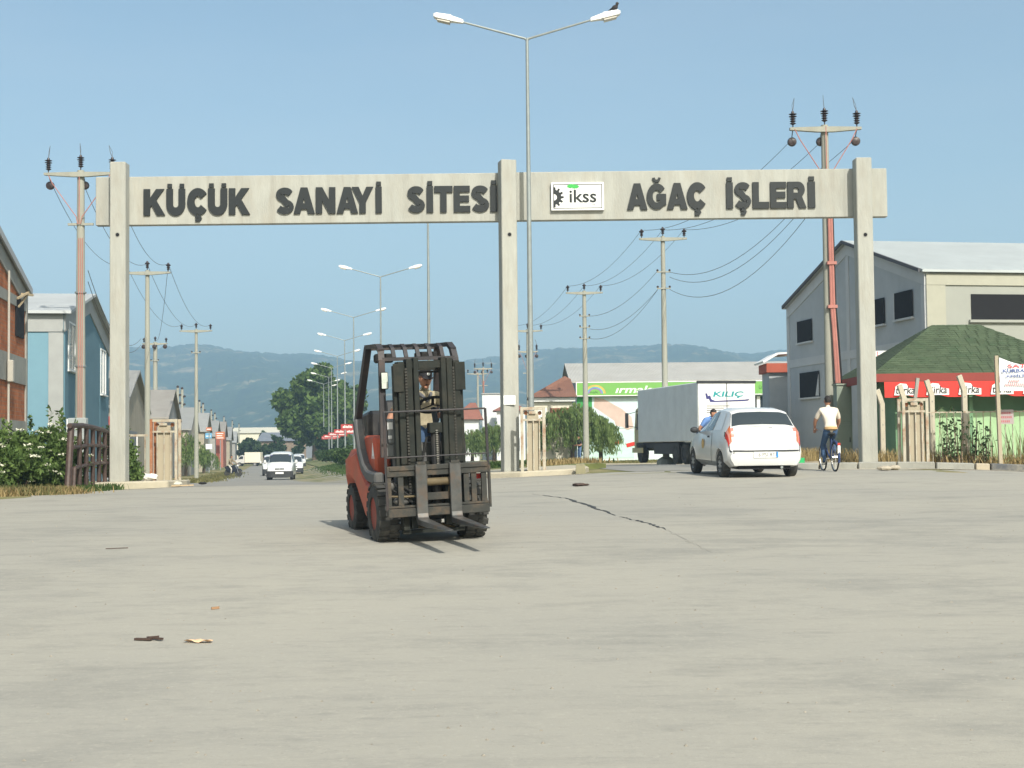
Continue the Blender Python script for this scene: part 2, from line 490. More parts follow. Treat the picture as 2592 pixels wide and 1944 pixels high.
def drift(pts, ws, m, n=16, dz=.0105):
    vs = []; out = []
    for i in range(len(pts)-1):
        for k in range(n):
            t = k/n; x = pts[i][0]*(1-t)+pts[i+1][0]*t; y = pts[i][1]*(1-t)+pts[i+1][1]*t
            w = ws[i]*(1-t)+ws[i+1]*t
            out.append((x, y, w*rng.uniform(.35, 1.25), w*rng.uniform(.3, 1.0)))
    for x, y, a, b in out:
        vs += [(x, y - a, gz(x, y-a) + dz), (x, y + b, gz(x, y+b) + dz)]
    fs = [(2*i, 2*i+2, 2*i+3, 2*i+1) for i in range(len(out)-1)]
    return MB().add(vs, fs).build('sand_drift', m, road_f, recalc=False)
drift([(6.2,34.9),(9,34.4),(12,34.0),(15,33.75),(20,33.55),(26,33.4)], [.15,.35,.28,.4,.35,.4], DUSTL)
drift([(-12.5,29.2),(-11,29.9),(-10.1,31.2),(-9.6,33.0),(-8.3,34.3),(-8.0,35.0)], [.5,.55,.45,.4,.25,.1], DUSTL)
drift([(-1.6,35.2),(-.4,34.75),(1.2,34.5),(2.2,34.9)], [.1,.25,.3,.1], DUSTL)

# hills on the horizon
def build_hills():
    ridge = [(-2600,900),(-1200,880),(-600,868),(0,872),(270,876),(420,877),(510,884),(630,898),(780,908),(900,916),(1060,921),(1170,917),(1260,912),(1400,899),(1480,893),(1570,890),(1680,898),(1800,905),(2000,908),(2400,912),(3200,890),(5200,905)]
    us = [a for a, b in ridge]; vs_ = [b for a, b in ridge]
    r2 = random.Random(3)
    ph = [(r2.uniform(0.004, 0.05), r2.uniform(0, 6.28), r2.uniform(.3, 1.5)) for _ in range(10)]
    nu, nr = 900, 46
    verts = []
    for j in range(nr):
        t = j / (nr - 1)
        Y = 900 + 2100 * t
        for i in range(nu):
            u = -2600 + 7800 * i / (nu - 1)
            k = (u - 1296) / FPX
            vr = np.interp(u, us, vs_)
            el = (1131 - vr) / FPX
            jit = sum(a * math.sin(u * w + p + 3*t) for w, p, a in ph) / FPX
            # two folds of hills: foothills and the ridge
            prof = (sstep(0.0, 1.0, t) ** 1.25)
            fold = 0.012 * math.sin(u * 0.006 + 5 * t) * math.sin(math.pi * t) + 0.007 * math.sin(u * 0.021 + 9 * t + 2) * math.sin(math.pi * t)
            hh = (el + jit * (0.3 + t)) * 3000 * prof + fold * 1100
            hh += r2.uniform(-1, 1) * 2.6 * (0.3 + t) if j else 0
            verts.append((k * Y * 1.0, Y, max(-2, EYE * t + hh) if j else -3))
    faces = [(j*nu+i, j*nu+i+1, (j+1)*nu+i+1, (j+1)*nu+i) for j in range(nr-1) for i in range(nu-1)]
    m = bpy.data.materials.new('wooded_hill'); m.use_nodes = True
    nt = m.node_tree; N = nt.nodes; L = nt.links
    b = N['Principled BSDF']; b.inputs['Roughness'].default_value = 1; b.inputs['Specular IOR Level'].default_value = 0
    ge = N.new('ShaderNodeNewGeometry')
    mp = N.new('ShaderNodeMapping'); mp.inputs['Scale'].default_value = (0.0055, 0.008, 0.03); L.new(ge.outputs['Position'], mp.inputs['Vector'])
    n1 = N.new('ShaderNodeTexNoise'); n1.inputs['Scale'].default_value = 1.6; n1.inputs['Detail'].default_value = 7; n1.inputs['Roughness'].default_value = .62; L.new(mp.outputs[0], n1.inputs['Vector'])
    cr = N.new('ShaderNodeValToRGB')
    cr.color_ramp.elements[0].position = 0.30; cr.color_ramp.elements[0].color = (0.018, 0.035, 0.016, 1)
    cr.color_ramp.elements[1].position = 0.76; cr.color_ramp.elements[1].color = (0.36, 0.28, 0.17, 1)
    e = cr.color_ramp.elements.new(0.56); e.color = (0.035, 0.055, 0.02, 1)
    e = cr.color_ramp.elements.new(0.62); e.color = (0.16, 0.14, 0.07, 1)
    L.new(n1.outputs[0], cr.inputs[0])
    n2 = N.new('ShaderNodeTexNoise'); n2.inputs['Scale'].default_value = 0.06; n2.inputs['Detail'].default_value = 6; L.new(ge.outputs['Position'], n2.inputs['Vector'])
    mr = N.new('ShaderNodeMapRange'); mr.inputs['From Min'].default_value = .3; mr.inputs['From Max'].default_value = .7; mr.inputs['To Min'].default_value = .5; mr.inputs['To Max'].default_value = 1.4; L.new(n2.outputs[0], mr.inputs['Value'])
    sc = N.new('ShaderNodeVectorMath'); sc.operation = 'SCALE'; L.new(cr.outputs[0], sc.inputs[0]); L.new(mr.outputs[0], sc.inputs['Scale'])
    L.new(sc.outputs[0], b.inputs['Base Color'])
    tag(MB().add(verts, faces).build('hills', m, smooth=True, recalc=False), kind='structure')
build_hills()

# raised pavement with the bridge railing, left
PAVE = mat('pavement_concrete', (0.43, 0.39, 0.30), 0.93, 0.12, 1.5, bump=0.4, bscale=15, dirt=(0.3, 0.26, 0.19), dirt_amt=0.5)
def slab(name, poly, h, m, drop=0.3, bevel=0.03):
    n = len(poly)
    vs = [(x, y, gz(x, y) + h) for x, y in poly] + [(x, y, gz(x, y) - drop) for x, y in poly]
    fs = [tuple(range(n))] + [(i, (i+1) % n, n + (i+1) % n, n + i) for i in range(n)]
    o = MB().add(vs, fs).build(name, m, bevel=bevel)
    return tag(o, kind='structure')
slab('pavement', [(-14.5,34.3),(-12,34.2),(-10.4,34.25),(-9.2,34.45),(-8.45,34.9),(-8.35,36.5),(-8.75,38.6),(-9.3,40.6),(-14.5,40.6)], 0.17, PAVE)
# median island nose
slab('median', [(-1.35,36.6),(-0.6,35.3),(0.2,34.8),(1.2,34.85),(1.75,35.4),(1.95,36.6),(1.95,38.2),(1.55,40.0),(-1.75,40.5)], 0.14, PAVE)
# median strip behind the nose
rows = []
mv = MB(); pts = []
for y in list(np.arange(40, 60, 2)) + list(np.arange(60, 300, 8)):
    l_ = lroad_r(y) + 0.05; r_ = med(y) + 2.05
    pts.append((y, l_, r_))
vs = []; fs = []
for y, l_, r_ in pts:
    z = gz((l_ + r_)/2, y)
    vs += [(l_, y, gz(l_, y) - .3), (l_, y, gz(l_, y) + .13), (l_ + .18, y, gz(l_, y) + .14), (r_ - .18, y, gz(r_, y) + .14), (r_, y, gz(r_, y) + .13), (r_, y, gz(r_, y) - .3)]
for j in range(len(pts)-1):
    for i in range(5): fs.append((j*6+i, j*6+i+1, (j+1)*6+i+1, (j+1)*6+i))
fs.append((0,1,2,3,4,5))
tag(MB().add(vs, fs).build('median', VERGE, recalc=True), kind='structure')

# right pavement and its kerb of alternately painted stones
slab('pavement', [(6.7,35.25),(9,34.75),(12,34.35),(15,34.1),(20,33.9),(30,33.7),(30,41.5),(12,41.5),(10.5,43),(8.9,44),(7.9,44),(6.9,39)], 0.12, mat('pavement_dirt', (0.40, 0.34, 0.24), 0.95, 0.2, 2, bump=0.5, bscale=14, dirt=(0.26, 0.22, 0.12), dirt_amt=0.7))
kerb = empty('kerb', (0, 0, 0)); tag(kerb, kind='structure')
KB1 = mat('kerb_pale', (0.44, 0.38, 0.28), 0.9, 0.2, 3, dirt=(.2, .19, .17), dirt_amt=.5)
KB2 = mat('kerb_dark', (0.10, 0.105, 0.11), 0.9, 0.25, 3, dirt=(.4, .35, .25), dirt_amt=.5)
kp = [(6.6,35.08),(9,34.58),(12,34.18),(15,33.93),(20,33.73),(26,33.6)]
def kpt(s):
    acc = 0
    for (a, b), (c, d) in zip(kp, kp[1:]):
        l = math.hypot(c-a, d-b)
        if acc + l >= s: t = (s-acc)/l; return (a+(c-a)*t, b+(d-b)*t)
        acc += l
    return kp[-1]
s = 0; i = 0
while s < 17.5:
    L_ = 0.92 if (i % 2 == 0 or s < 4.5) else 0.36
    a = kpt(s + .02); b = kpt(s + L_ - .02)
    dx, dy = b[0]-a[0], b[1]-a[1]; ll = math.hypot(dx, dy); nx, ny = -dy/ll, dx/ll
    mb = MB(); h = 0.17 + rng.uniform(-.012, .012)
    q = [(a[0], a[1]), (b[0], b[1]), (b[0]+nx*.2, b[1]+ny*.2), (a[0]+nx*.2, a[1]+ny*.2)]
    z = [gz(*p) for p in q]
    mb.add([(p[0], p[1], zz - .2) for p, zz in zip(q, z)] + [(p[0], p[1], zz + h) for p, zz in zip(q, z)], [(3,2,1,0),(4,5,6,7),(0,1,5,4),(1,2,6,5),(2,3,7,6),(3,0,4,7)])
    mb.build('kerb_stone', KB2 if (i % 2 == 0 and s > 4.5) else (KB1 if s > 4.5 else CONCD), kerb, bevel=.02)
    s += L_; i += 1
# ------------------------------------------------------------------ lettering
def ribbon(path, w):
    path = [Vector((a, b)) for a, b in path]
    path = [p for i, p in enumerate(path) if i == 0 or (p - path[i-1]).length > 1e-4]
    Lp, Rp = [], []
    n = len(path)
    for i, p in enumerate(path):
        d0 = (p - path[i-1]).normalized() if i > 0 else None
        d1 = (path[i+1] - p).normalized() if i < n-1 else None
        d0 = d0 or d1; d1 = d1 or d0
        t = (d0 + d1).normalized(); nn = Vector((-t.y, t.x))
        k = 1.0 / max(0.5, nn.dot(Vector((-d0.y, d0.x))))
        Lp.append(p + nn * (w/2*k)); Rp.append(p - nn * (w/2*k))
    return [(p.x, p.y) for p in Lp] + [(p.x, p.y) for p in reversed(Rp)]
def arc(cx, cy, rx, ry, a0, a1, n=14):
    return [(cx + rx*math.cos(R(a0+(a1-a0)*i/n)), cy + ry*math.sin(R(a0+(a1-a0)*i/n))) for i in range(n+1)]
W_ = 0.285
def rect(a, b, c, d): return [(a, b), (c, b), (c, d), (a, d)]
CED = ribbon([(.44,-.01),(.40,-.07),(.50,-.09),(.535,-.15),(.49,-.21),(.33,-.21)], .085)
S_ = ribbon(arc(.41,.735,.275,.150,22,250) + arc(.41,.262,.285,.150,70,-160), .235)
C_ = ribbon(arc(.43,.5,.31,.38,38,322,22), W_)
U_ = ribbon([(.125,1),(.125,.40)] + arc(.42,.40,.295,.278,180,360,14) + [(.715,1)], W_)
I_ = rect(0, 0, .26, 1); DOT = rect(.035, 1.07, .225, 1.20)
A_ = [[(0,0),(.33,1),(.63,1),(.96,0),(.68,0),(.625,.18),(.335,.18),(.28,0)], [(.40,.38),(.56,.38),(.48,.68)]]
GLYPH = {
 'K': [[(0,0),(0,1),(.26,1),(.26,.62),(.56,1),(.88,1),(.53,.58),(.92,0),(.60,0),(.36,.40),(.26,.29),(.26,0)]],
 'Ü': [U_, rect(.035,1.07,.215,1.20), rect(.625,1.07,.805,1.20)],
 'Ç': [C_, CED], 'S': [S_], 'A': A_, 'İ': [I_, DOT], 'Ş': [S_, CED],
 'N': [[(0,0),(0,1),(.27,1),(.60,.46),(.60,1),(.85,1),(.85,0),(.59,0),(.25,.55),(.25,0)]],
 'Y': [[(.33,0),(.33,.40),(-.02,1),(.27,1),(.46,.64),(.65,1),(.94,1),(.59,.40),(.59,0)]],
 'T': [[(.28,0),(.28,.78),(0,.78),(0,1),(.82,1),(.82,.78),(.54,.78),(.54,0)]],
 'E': [[(0,0),(0,1),(.74,1),(.74,.79),(.26,.79),(.26,.615),(.70,.615),(.70,.405),(.26,.405),(.26,.21),(.76,.21),(.76,0)]],
 'L': [[(0,0),(0,1),(.26,1),(.26,.22),(.74,.22),(.74,0)]],
 'R': [[(0,0),(0,1),(.50,1)] + arc(.50,.705,.30,.295,80,-60,10) + [(.86,0),(.56,0),(.40,.36),(.26,.36),(.26,0)], [(.26,.57),(.26,.80),(.46,.80),(.53,.755),(.55,.685),(.53,.615),(.46,.57)]],
 'Ğ': [ribbon(arc(.43,.5,.31,.38,38,318,20) + [(.715,.26),(.715,.47),(.45,.47)], .22), ribbon(arc(.43,1.23,.13,.13,185,355,10), .075)],
}
def curve_mesh(contours, depth, name, emb=0.0):
    cu = bpy.data.curves.new(name, 'CURVE'); cu.dimensions = '2D'; cu.fill_mode = 'BOTH'; cu.extrude = depth / 2; cu.offset = emb
    for c in contours:
        sp = cu.splines.new('POLY'); sp.points.add(len(c) - 1); sp.use_cyclic_u = True
        for i, (a, b) in enumerate(c): sp.points[i].co = (a, b, 0, 1)
    ob = bpy.data.objects.new(name, cu); col.objects.link(ob)
    dg = bpy.context.evaluated_depsgraph_get()
    me = bpy.data.meshes.new_from_object(ob.evaluated_get(dg))
    bpy.data.objects.remove(ob); bpy.data.curves.remove(cu)
    return me
def text_mesh(body, depth=0.004, shear=0.0, offset=0.0, name='lettering'):
    cu = bpy.data.curves.new(name, 'FONT'); cu.body = body; cu.size = 1; cu.extrude = depth; cu.shear = shear; cu.offset = offset; cu.resolution_u = 3
    ob = bpy.data.objects.new(name, cu); col.objects.link(ob)
    dg = bpy.context.evaluated_depsgraph_get()
    me = bpy.data.meshes.new_from_object(ob.evaluated_get(dg))
    bpy.data.objects.remove(ob); bpy.data.curves.remove(cu)
    return me
def put_text(body, m, parent, x0, x1, z0, z1, y, shear=0.0, offset=0.0, name='lettering', depth=0.004, ax=Vector((1,0,0)), o0=Vector((0,0,0))):
    """flat lettering fitted to the rectangle x0..x1, z0..z1 on the plane at y (parent space), running along ax"""
    me = text_mesh(body, 0.0, shear, offset, name)
    co = np.array([v.co[:] for v in me.vertices]); a = co.min(0); b = co.max(0)
    for v in me.vertices:
        tx = (v.co.x - a[0]) / max(1e-6, b[0] - a[0]); tz = (v.co.y - a[1]) / max(1e-6, b[1] - a[1])
        p = o0 + ax * (x0 + (x1 - x0) * tx); 
        v.co = (p.x, p.y + y, z0 + (z1 - z0) * tz + p.z)
    me.materials.clear(); me.materials.append(m)
    o = bpy.data.objects.new(name, me); col.objects.link(o); o.parent = parent
    return o

# ------------------------------------------------------------------ entrance gate
GY = 36.0
gate = empty('entrance_gate', (0, GY, 0), 0, 'pale concrete entrance gate with three columns and a lettered beam across both lanes', 'gate')
LET = mat('letter_dark', (0.017, 0.021, 0.022), 0.5, 0.1, 3)
def gcol(u, vtop, w=0.40, extra=False):
    xt = X(u, GY, 480)
    zt = P(u, vtop, GY).z
    zb = gz(xt, GY) - 0.1
    c = B(-w/2, w/2, -0.2, 0.2, zb, zt).build('column', CONC, gate, bevel=0.02, loc=(xt, 0 if not extra else -.04, 0))
    c.rotation_euler = (0, 0, R(13) if extra else 0)
    if extra: B(-.16, -.02, .205, .30, zt-.5, zt-.1).build('rear_pier', CONCP, c, bevel=.01)
    zh = P(u, 597, GY).z
    MB().lathe([(0.001,-.001),(.045,-.004),(.045,.02)], (.0, -.207, zh), 14, 'y').build('bolt_hole', DARKV, c)
    MB().lathe([(.065,0),(.065,.004)], (0, -.2045, zh), 14, 'y').build('hole_rim', CONCD, c)
    return xt
cl = gcol(303, 413); cm = gcol(1284, 408, extra=True); cr_ = gcol(2183, 402)
zb0 = P(1296, 556.5, GY).z; zb1 = P(1296, 433, GY).z
xl = X(236, GY, 500); xr = X(2251, GY, 490)
b1 = B(xl, cm - 0.02, 0.203, 0.42, zb0, zb1).build('beam', CONC, gate, bevel=0.015)
b2 = B(cm + 0.02, xr, 0.203, 0.42, zb0 + .01, zb1 + .01).build('beam', CONC, gate, bevel=0.015)
GLM = {}
def letter(ch, u0, u1, v, beam, hh=0.655):
    if ch not in GLM: GLM[ch] = curve_mesh(GLYPH[ch], 0.05 / hh, 'letter', 0.016)
    me = GLM[ch]
    if not me.materials: me.materials.append(LET)
    xs = [q[0] for c in GLYPH[ch] for q in c]
    a, b = min(xs), max(xs)
    o = bpy.data.objects.new('letter', me); col.objects.link(o); o.parent = beam
    p0 = P(u0, v, GY); p1 = P(u1, v, GY)
    sx = (p1.x - p0.x) / (b - a)
    o.rotation_euler = (math.pi/2, 0, 0)
    o.scale = (sx, hh, hh)
    o.location = (p0.x - a * sx, 0.176, P(1296, 531.5, GY).z + (0.012 if beam is b2 else 0))
for ch, a, b in [('K',360,412),('Ü',418,464),('Ç',471,518),('Ü',524,571),('K',577,628),('S',697,740),('A',741.5,793),('N',798,846),('A',851,903),('Y',890,942),('İ',950,964),
                 ('S',1031,1073.5),('İ',1080,1094.5),('T',1099.5,1144),('E',1149,1189),('S',1194,1237),('İ',1242,1257)]:
    letter(ch, a, b, 500, b1)
for ch, a, b in [('A',1589.5,1639),('Ğ',1640,1687),('A',1691,1741),('Ç',1742,1787),('İ',1842,1857),('Ş',1863,1903),('L',1909,1949),('E',1954,1993.5),('R',1997.5,2043),('İ',2050,2066)]:
    letter(ch, a, b, 495, b2)
# ikss sign board
sb = empty('sign_board', (P(1462.5, 495, GY).x, GY + 0.10, P(1462.5, 495, GY).z), 0, 'small white sign board reading ikss with a black half gear, on the gate beam', 'sign')
SIGNW = mat('sign_white', (0.80, 0.80, 0.78), 0.35, 0.03)
B(-.675, .675, 0, .1, -.36, .36).build('panel', SIGNW, sb, bevel=.008)
fr = MB()
for a, b, c, d in ((-.625,.625,.294,.312),(-.625,.625,-.312,-.294),(-.625,-.607,-.294,.294),(.607,.625,-.294,.294)): fr.box(a, b, -.004, -.001, c, d)
fr.build('border_line', LET, sb)
gear = []
for i in range(7):
    a0 = -90 + i * 180/6.4
    for da, rr in ((0,.26),(11,.26),(14,.195),(24,.195)):
        if a0 + da <= 90: gear.append((-.612 + rr*math.cos(R(a0+da)), -.02 + rr*math.sin(R(a0+da))))
gear += [(-.612,.235)] + [(-.612 + .085*math.cos(R(a)), -.02 + .085*math.sin(R(a))) for a in range(90, -91, -15)]
gear += [(-.612,-.275)]
gm = curve_mesh([gear], .004, 'gear_emblem')
go = bpy.data.objects.new('gear_emblem', gm); gm.materials.append(LET); col.objects.link(go); go.parent = sb; go.rotation_euler = (math.pi/2,0,0); go.location = (0,-.006,0)
lf = MB(); LEAFG = mat('emblem_green', (0.05, 0.42, 0.08), 0.5, .1)
for i, (cx, cz, rr) in enumerate([(-.22,.255,.045),(-.17,.285,.05),(-.12,.27,.05),(-.06,.265,.055),(-.01,.25,.045),(-.19,.235,.04),(-.09,.235,.05),(-.03,.23,.04)]):
    ps = []
    for k in range(14):
        r_ = rr * (1.25 if k % 2 else .7); ps.append((cx + r_*1.2*math.cos(k*math.pi/7), -.004 - i*.0006, cz + r_*.8*math.sin(k*math.pi/7)))
    lf.quad(*ps)
lf.build('leaf_emblem', LEAFG, sb, recalc=False)
put_text('ikss', LET, sb, -.21, .48, -.165, .17, -.006, offset=.016)
put_text('1987', mat('grey_ink', (.25,.25,.25)), sb, .34, .49, -.245, -.20, -.006)
# paper notice on the centre column
nb = B(0, .30, -.006, 0, 0, .23).build('paper_notice', SIGNW, None, loc=(cm - .15, GY - .285, P(1294, 1025, GY).z))
tag(nb, 'white paper notice pasted on the centre gate column', 'notice')
nt_ = MB()
for k in range(5): nt_.box(.03, .03 + [.22,.24,.18,.23,.12][k], -.0085, -.0065, .19 - k*.035, .195 - k*.035)
nt_.build('print_line', mat('grey_ink', (.25,.25,.25)), nb)

# ------------------------------------------------------------------ double-arm street lamps
LAMPW = mat('lamp_white', (0.80, 0.80, 0.78), 0.4, 0.03)
LAMPG = mat('lamp_lens', (0.45, 0.42, 0.36), 0.25, 0.1, spec=.6)
BANR = mat('banner_red', (0.38, 0.05, 0.045), 0.6, 0.15, 3)
def make_lamp():
    root = empty('street_lamp', (0, 0, 0))
    H = 11.55
    MB().tube([(0,0,0),(0,0,4),(0,0,8),(0,0,H)], [.085,.07,.055,.04], 12).build('pole', GALV, root, smooth=True)
    B(-.17,.17,-.17,.17,0,.03).build('base_plate', GALV, root)
    for s in (-1, 1):
        a = MB().tube([(0,0,H-.06),(.06*s,0,H-.01),(1.75*s,0,H+.47)], [.032,.032,.027], 8).build('arm', GALV, root, smooth=True)
        # head: wedge-shaped white housing with a lens bowl below
        c = MB()
        def sec(t, w, h0, h1):
            bx = (1.70 + t) * s; bz = H + .47 + t * .22
            return [(bx, -w, bz+h0), (bx, w, bz+h0), (bx, w*.85, bz+h1), (bx, -w*.85, bz+h1)]
        secs = [sec(0,.055,-.05,.05), sec(.30,.10,-.07,.085), sec(.34,.135,-.075,.10), sec(.72,.14,-.07,.075), sec(.80,.10,-.04,.04)]
        vs = [p for q in secs for p in q]; fs = [(0,1,2,3),(16,17,18,19)]
        for i in range(4):
            for k in range(4): fs.append((i*4+k, i*4+(k+1)%4, i*4+4+(k+1)%4, i*4+4+k))
        hd = c.add(vs, fs).build('lamp_head', LAMPW, root, bevel=.012)
        l2 = [sec(.36,.12,-.13,-.0755), sec(.70,.115,-.12,-.0705)]
        vs = [p for q in l2 for p in q]
        MB().add(vs, [(0,1,2,3),(4,5,6,7)] + [(k,(k+1)%4,4+(k+1)%4,4+k) for k in range(4)]).build('lens', LAMPG, hd)
    return root
lamp0 = make_lamp()
lamps = [(1346,35.72),(1088,61),(966,85),(897,109),(874,131),(855,153),(840,175),(833,198),(820,218),(815,236)]
LN = ['tall double-arm street lamp passing in front of the gate beam beside the centre column',
      'double-arm street lamp whose head hides behind the gate beam',
      'double-arm street lamp with its pole rising behind the forklift roof, below the beam',
      'double-arm street lamp just left of the forklift roof, second highest free head',
      'double-arm street lamp in the median row, third highest free head',
      'double-arm street lamp in the median row, fourth highest free head',
      'double-arm street lamp before the round tree, fifth highest head in the row',
      'double-arm street lamp before the round tree, sixth highest head in the row',
      'double-arm street lamp before the round tree, seventh highest head in the row',
      'double-arm street lamp before the round tree, lowest and farthest head in the row']
for i, (u, Y) in enumerate(lamps):
    o = lamp0 if i == 0 else copy_tree(lamp0)
    x = X(u, Y, 1150)
    o.location = (x, Y, gz(x, Y) + 0.13); k_ = .95 if i == 0 else 1.0; o.scale = (k_, k_, k_)
    o.rotation_euler = (0, 0, R([-1,2,0,1,3,-2,2,0,1,-1][i]))
    tag(o, LN[i], 'street lamp', 'double-arm street lamps along the median')
    if i in (3, 4, 5, 6, 7, 8):
        zz = 2.9
        bw = .95
        for k in ((-1, 1) if i == 3 else (-1, 1)):
            bb = B(.07*k, (.07 + bw)*k, -.02, .02, zz, zz + .42).build('pole_banner', BANR, o)
            pm = MB()
            for q in range(7):
                xa = .16 + q*.105; pm.box(min(xa*k, (xa+.07)*k), max(xa*k, (xa+.07)*k), -.024, -.021, zz + .13, zz + .27 + .03*(q % 3))
            pm.build('print_block', WHITE, bb)
# bird on the lamp head
bird = empty('bird', (lamp0.location.x + 2.35*.95, lamp0.location.y, lamp0.location.z + (11.55 + .47 + .145 + .075)*.95), R(40), 'small dark bird perched on the right head of the tall lamp', 'bird')
BIRD = mat('bird_dark', (0.05, 0.045, 0.045), .8, .2, 20)
MB().blob((0,0,.10), (.055,.12,.07), 10, 8, lambda d: 1 - .25*max(0, d.y)).blob((0,-.10,.185), (.038,.045,.04), 8, 6).tube([(0,-.135,.185),(0,-.175,.18)], [.012,.002], 6).tube([(0,.08,.10),(0,.22,.07)], [.03,.015], 6).tube([(0,-.06,.12),(0,-.1,.17)], .035, 8).tube([(.02,0,.04),(.02,0,0)], .006, 5).tube([(-.02,0,.04),(-.02,0,0)], .006, 5).build('body', BIRD, bird, smooth=True)

# ------------------------------------------------------------------ concrete power poles
INSP = {}
def insul_mesh():
    mb = MB().lathe([(.02,0),(.02,.10),(.05,.10),(.085,.13),(.05,.16),(.05,.18),(.095,.21),(.05,.24),(.05,.26),(.11,.30),(.125,.34),(.06,.38),(.05,.42),(.02,.45)], (0,0,0), 12)
    return mb
def tall_insul_mesh():
    pr = [(.02,0),(.02,.10)]
    for k in range(5):
        z = .12 + k*.075; r_ = .10 if k < 3 else .13
        pr += [(.05,z),(r_,z+.03),(r_,z+.04),(.05,z+.06)]
    pr += [(.05,.52),(.03,.56)]
    return MB().lathe(pr, (0,0,0), 12)
def power_pole(u, Y, ztop, label, group, zb=None, rx=(.10,.17), arm=2.3, kind='line', armz=0.0, lower=None, rot=0.0, u2=None):
    x = X(u, Y, 1150)
    z0 = gz(x, Y) if zb is None else zb
    root = empty('power_pole', (x, Y, z0), rot, label, 'power pole', group)
    H = ztop - z0
    MB().tube([(0,0,-.2),(0,0,H*.5),(0,0,H)], [rx[1],(rx[0]+rx[1])/2,rx[0]], 12).build('shaft', CONCP, root, smooth=True)
    za = H - .18
    ar = arm / 2
    MB().prism([(-ar,za+.0),(-.25,za-.07),(.25,za-.07),(ar,za+.0),(ar,za+.08),(.2,za+.10),(-.2,za+.10),(-ar,za+.08)], 'y', -.09 - rx[0], -.0 - rx[0] + .06).build('crossarm', CONCP, root)
    tips = []
    for s in (-1, 0, 1):
        px_ = s * (ar - .12)
        im = (tall_insul_mesh() if kind == 'end' else insul_mesh())
        o = im.build('insulator', PORC, root, smooth=True, loc=(px_, -.06 if s else -.02, za + (.08 if s else .18)))
        hh = (.56 if kind == 'end' else .43)
        if kind == 'end':
            MB().tube([(0,0,.55),(-.05*s - .02,0,.72),(-.09*s - .03,0,.98)], [.012,.010,.006], 5).tube([(.0,0,.55),(-.01,.05,.75),(-.09*s - .03,0,.98)], .007, 5).build('jumper_rod', WIRE, o)
        tips.append(Vector((x, Y, z0)) + Matrix.Rotation(rot, 3, 'Z') @ Vector((px_, -.06, za + .1 + hh - .05)))
    if kind == 'end':
        for s in (-1, 1):
            MB().lathe([(.02,-.11),(.13,-.09),(.15,-.03),(.15,.03),(.13,.09),(.02,.11)], (s*(ar - .12) + (.0), .14, za - .32), 14, 'y').tube([(s*(ar-.12),.14,za-.16),(s*(ar-.12),.0,za)], .015, 5).build('suspension_disc', PORC, root, smooth=True)
        MB().lathe([(.02,-.11),(.13,-.09),(.15,-.03),(.15,.03),(.13,.09),(.02,.11)], (.10*(1 if u < 1000 else -1), .16, za - .32), 14, 'y').tube([(.1*(1 if u < 1000 else -1),.14,za-.16),(.1*(1 if u < 1000 else -1),.0,za)], .015, 5).build('suspension_disc', PORC, root, smooth=True)
        zl = za - 1.75
        for s in (-1, 1):
            MB().tube([(s*(ar-.15),-.2,za+.02),(s*(ar-.3),-.2,za-.30),(s*.10,-.19,zl+.25),(s*.05,-.20,zl)], .016, 6).build('conduit', CONDUIT, root)
        MB().tube([(.0,-.2,za+.1),(.0,-.19,za-.9),(0,-.2,zl)], .016, 6).build('conduit', CONDUIT, root)
        B(-.42,.48,-.14,-.06,zl-.04,zl+.04).build('bracket', CONCP, root)
    if lower:
        for zl in lower:
            B(-.33,.33,-.05-rx[0],.01-rx[0],H-zl-.03,H-zl+.03).build('bracket', CONCP, root)
            for s in (-1, 1):
                MB().lathe([(.02,0),(.055,.02),(.055,.07),(.03,.10)], (s*.29,-.02-rx[0],H-zl+.03), 8).build('insulator', PORC, root)
    return root, tips, z0
GL = 'concrete power poles left of the road'; GR = 'concrete power poles right of the road'
pA, tA, zA = power_pole(203, 50, P(197, 432, 50).z, 'concrete power pole with red conduits beside the left gate column', GL, kind='end', rx=(.125,.20), arm=2.5)
for dx in (-.015, .055, .12): MB().tube([(dx,-.185,P(205,590,50).z - zA - .2),(dx+.005,-.225,2.4)], .016, 6).build('conduit', CONDUIT, pA)
for zz in (4.2, 6.8): MB().lathe([(.205,0),(.205,.05)], (0,0,zz), 14).build('clamp_band', GALV, pA)
B(-.33,.30,-.36,-.06,0,2.4).build('cable_guard', mat('guard_grey', (.33,.36,.36), .7, .12, 2), pA, bevel=.02)
pB, tB, _ = power_pole(373, 69, P(370, 684, 69).z, 'plain concrete power pole just right of the left gate column', GL, lower=None)
pC, tC, _ = power_pole(497, 101, P(494, 833, 101).z, 'plain concrete power pole standing at the left road edge near the motorcycle', GL, lower=(1.7,))
pD, tD, _ = power_pole(393, 113, P(393, 866, 113).z, 'stout concrete power pole with dark dead-end insulators behind the plain left poles', GL, rx=(.16,.24), lower=(1.5, 4.6), arm=2.0)
for k, (dx) in enumerate((-.85, 0, .85)):
    MB().lathe([(.02,-.1),(.16,-.07),(.18,0),(.16,.07),(.02,.1)], (dx, -.3, P(393,866,113).z - pD.location.z - .38), 12, 'y').build('suspension_disc', PORC, pD, smooth=True)
LT = ['first', 'second', 'third', 'fourth', 'fifth', 'sixth', 'seventh', 'eighth', 'ninth', 'tenth']
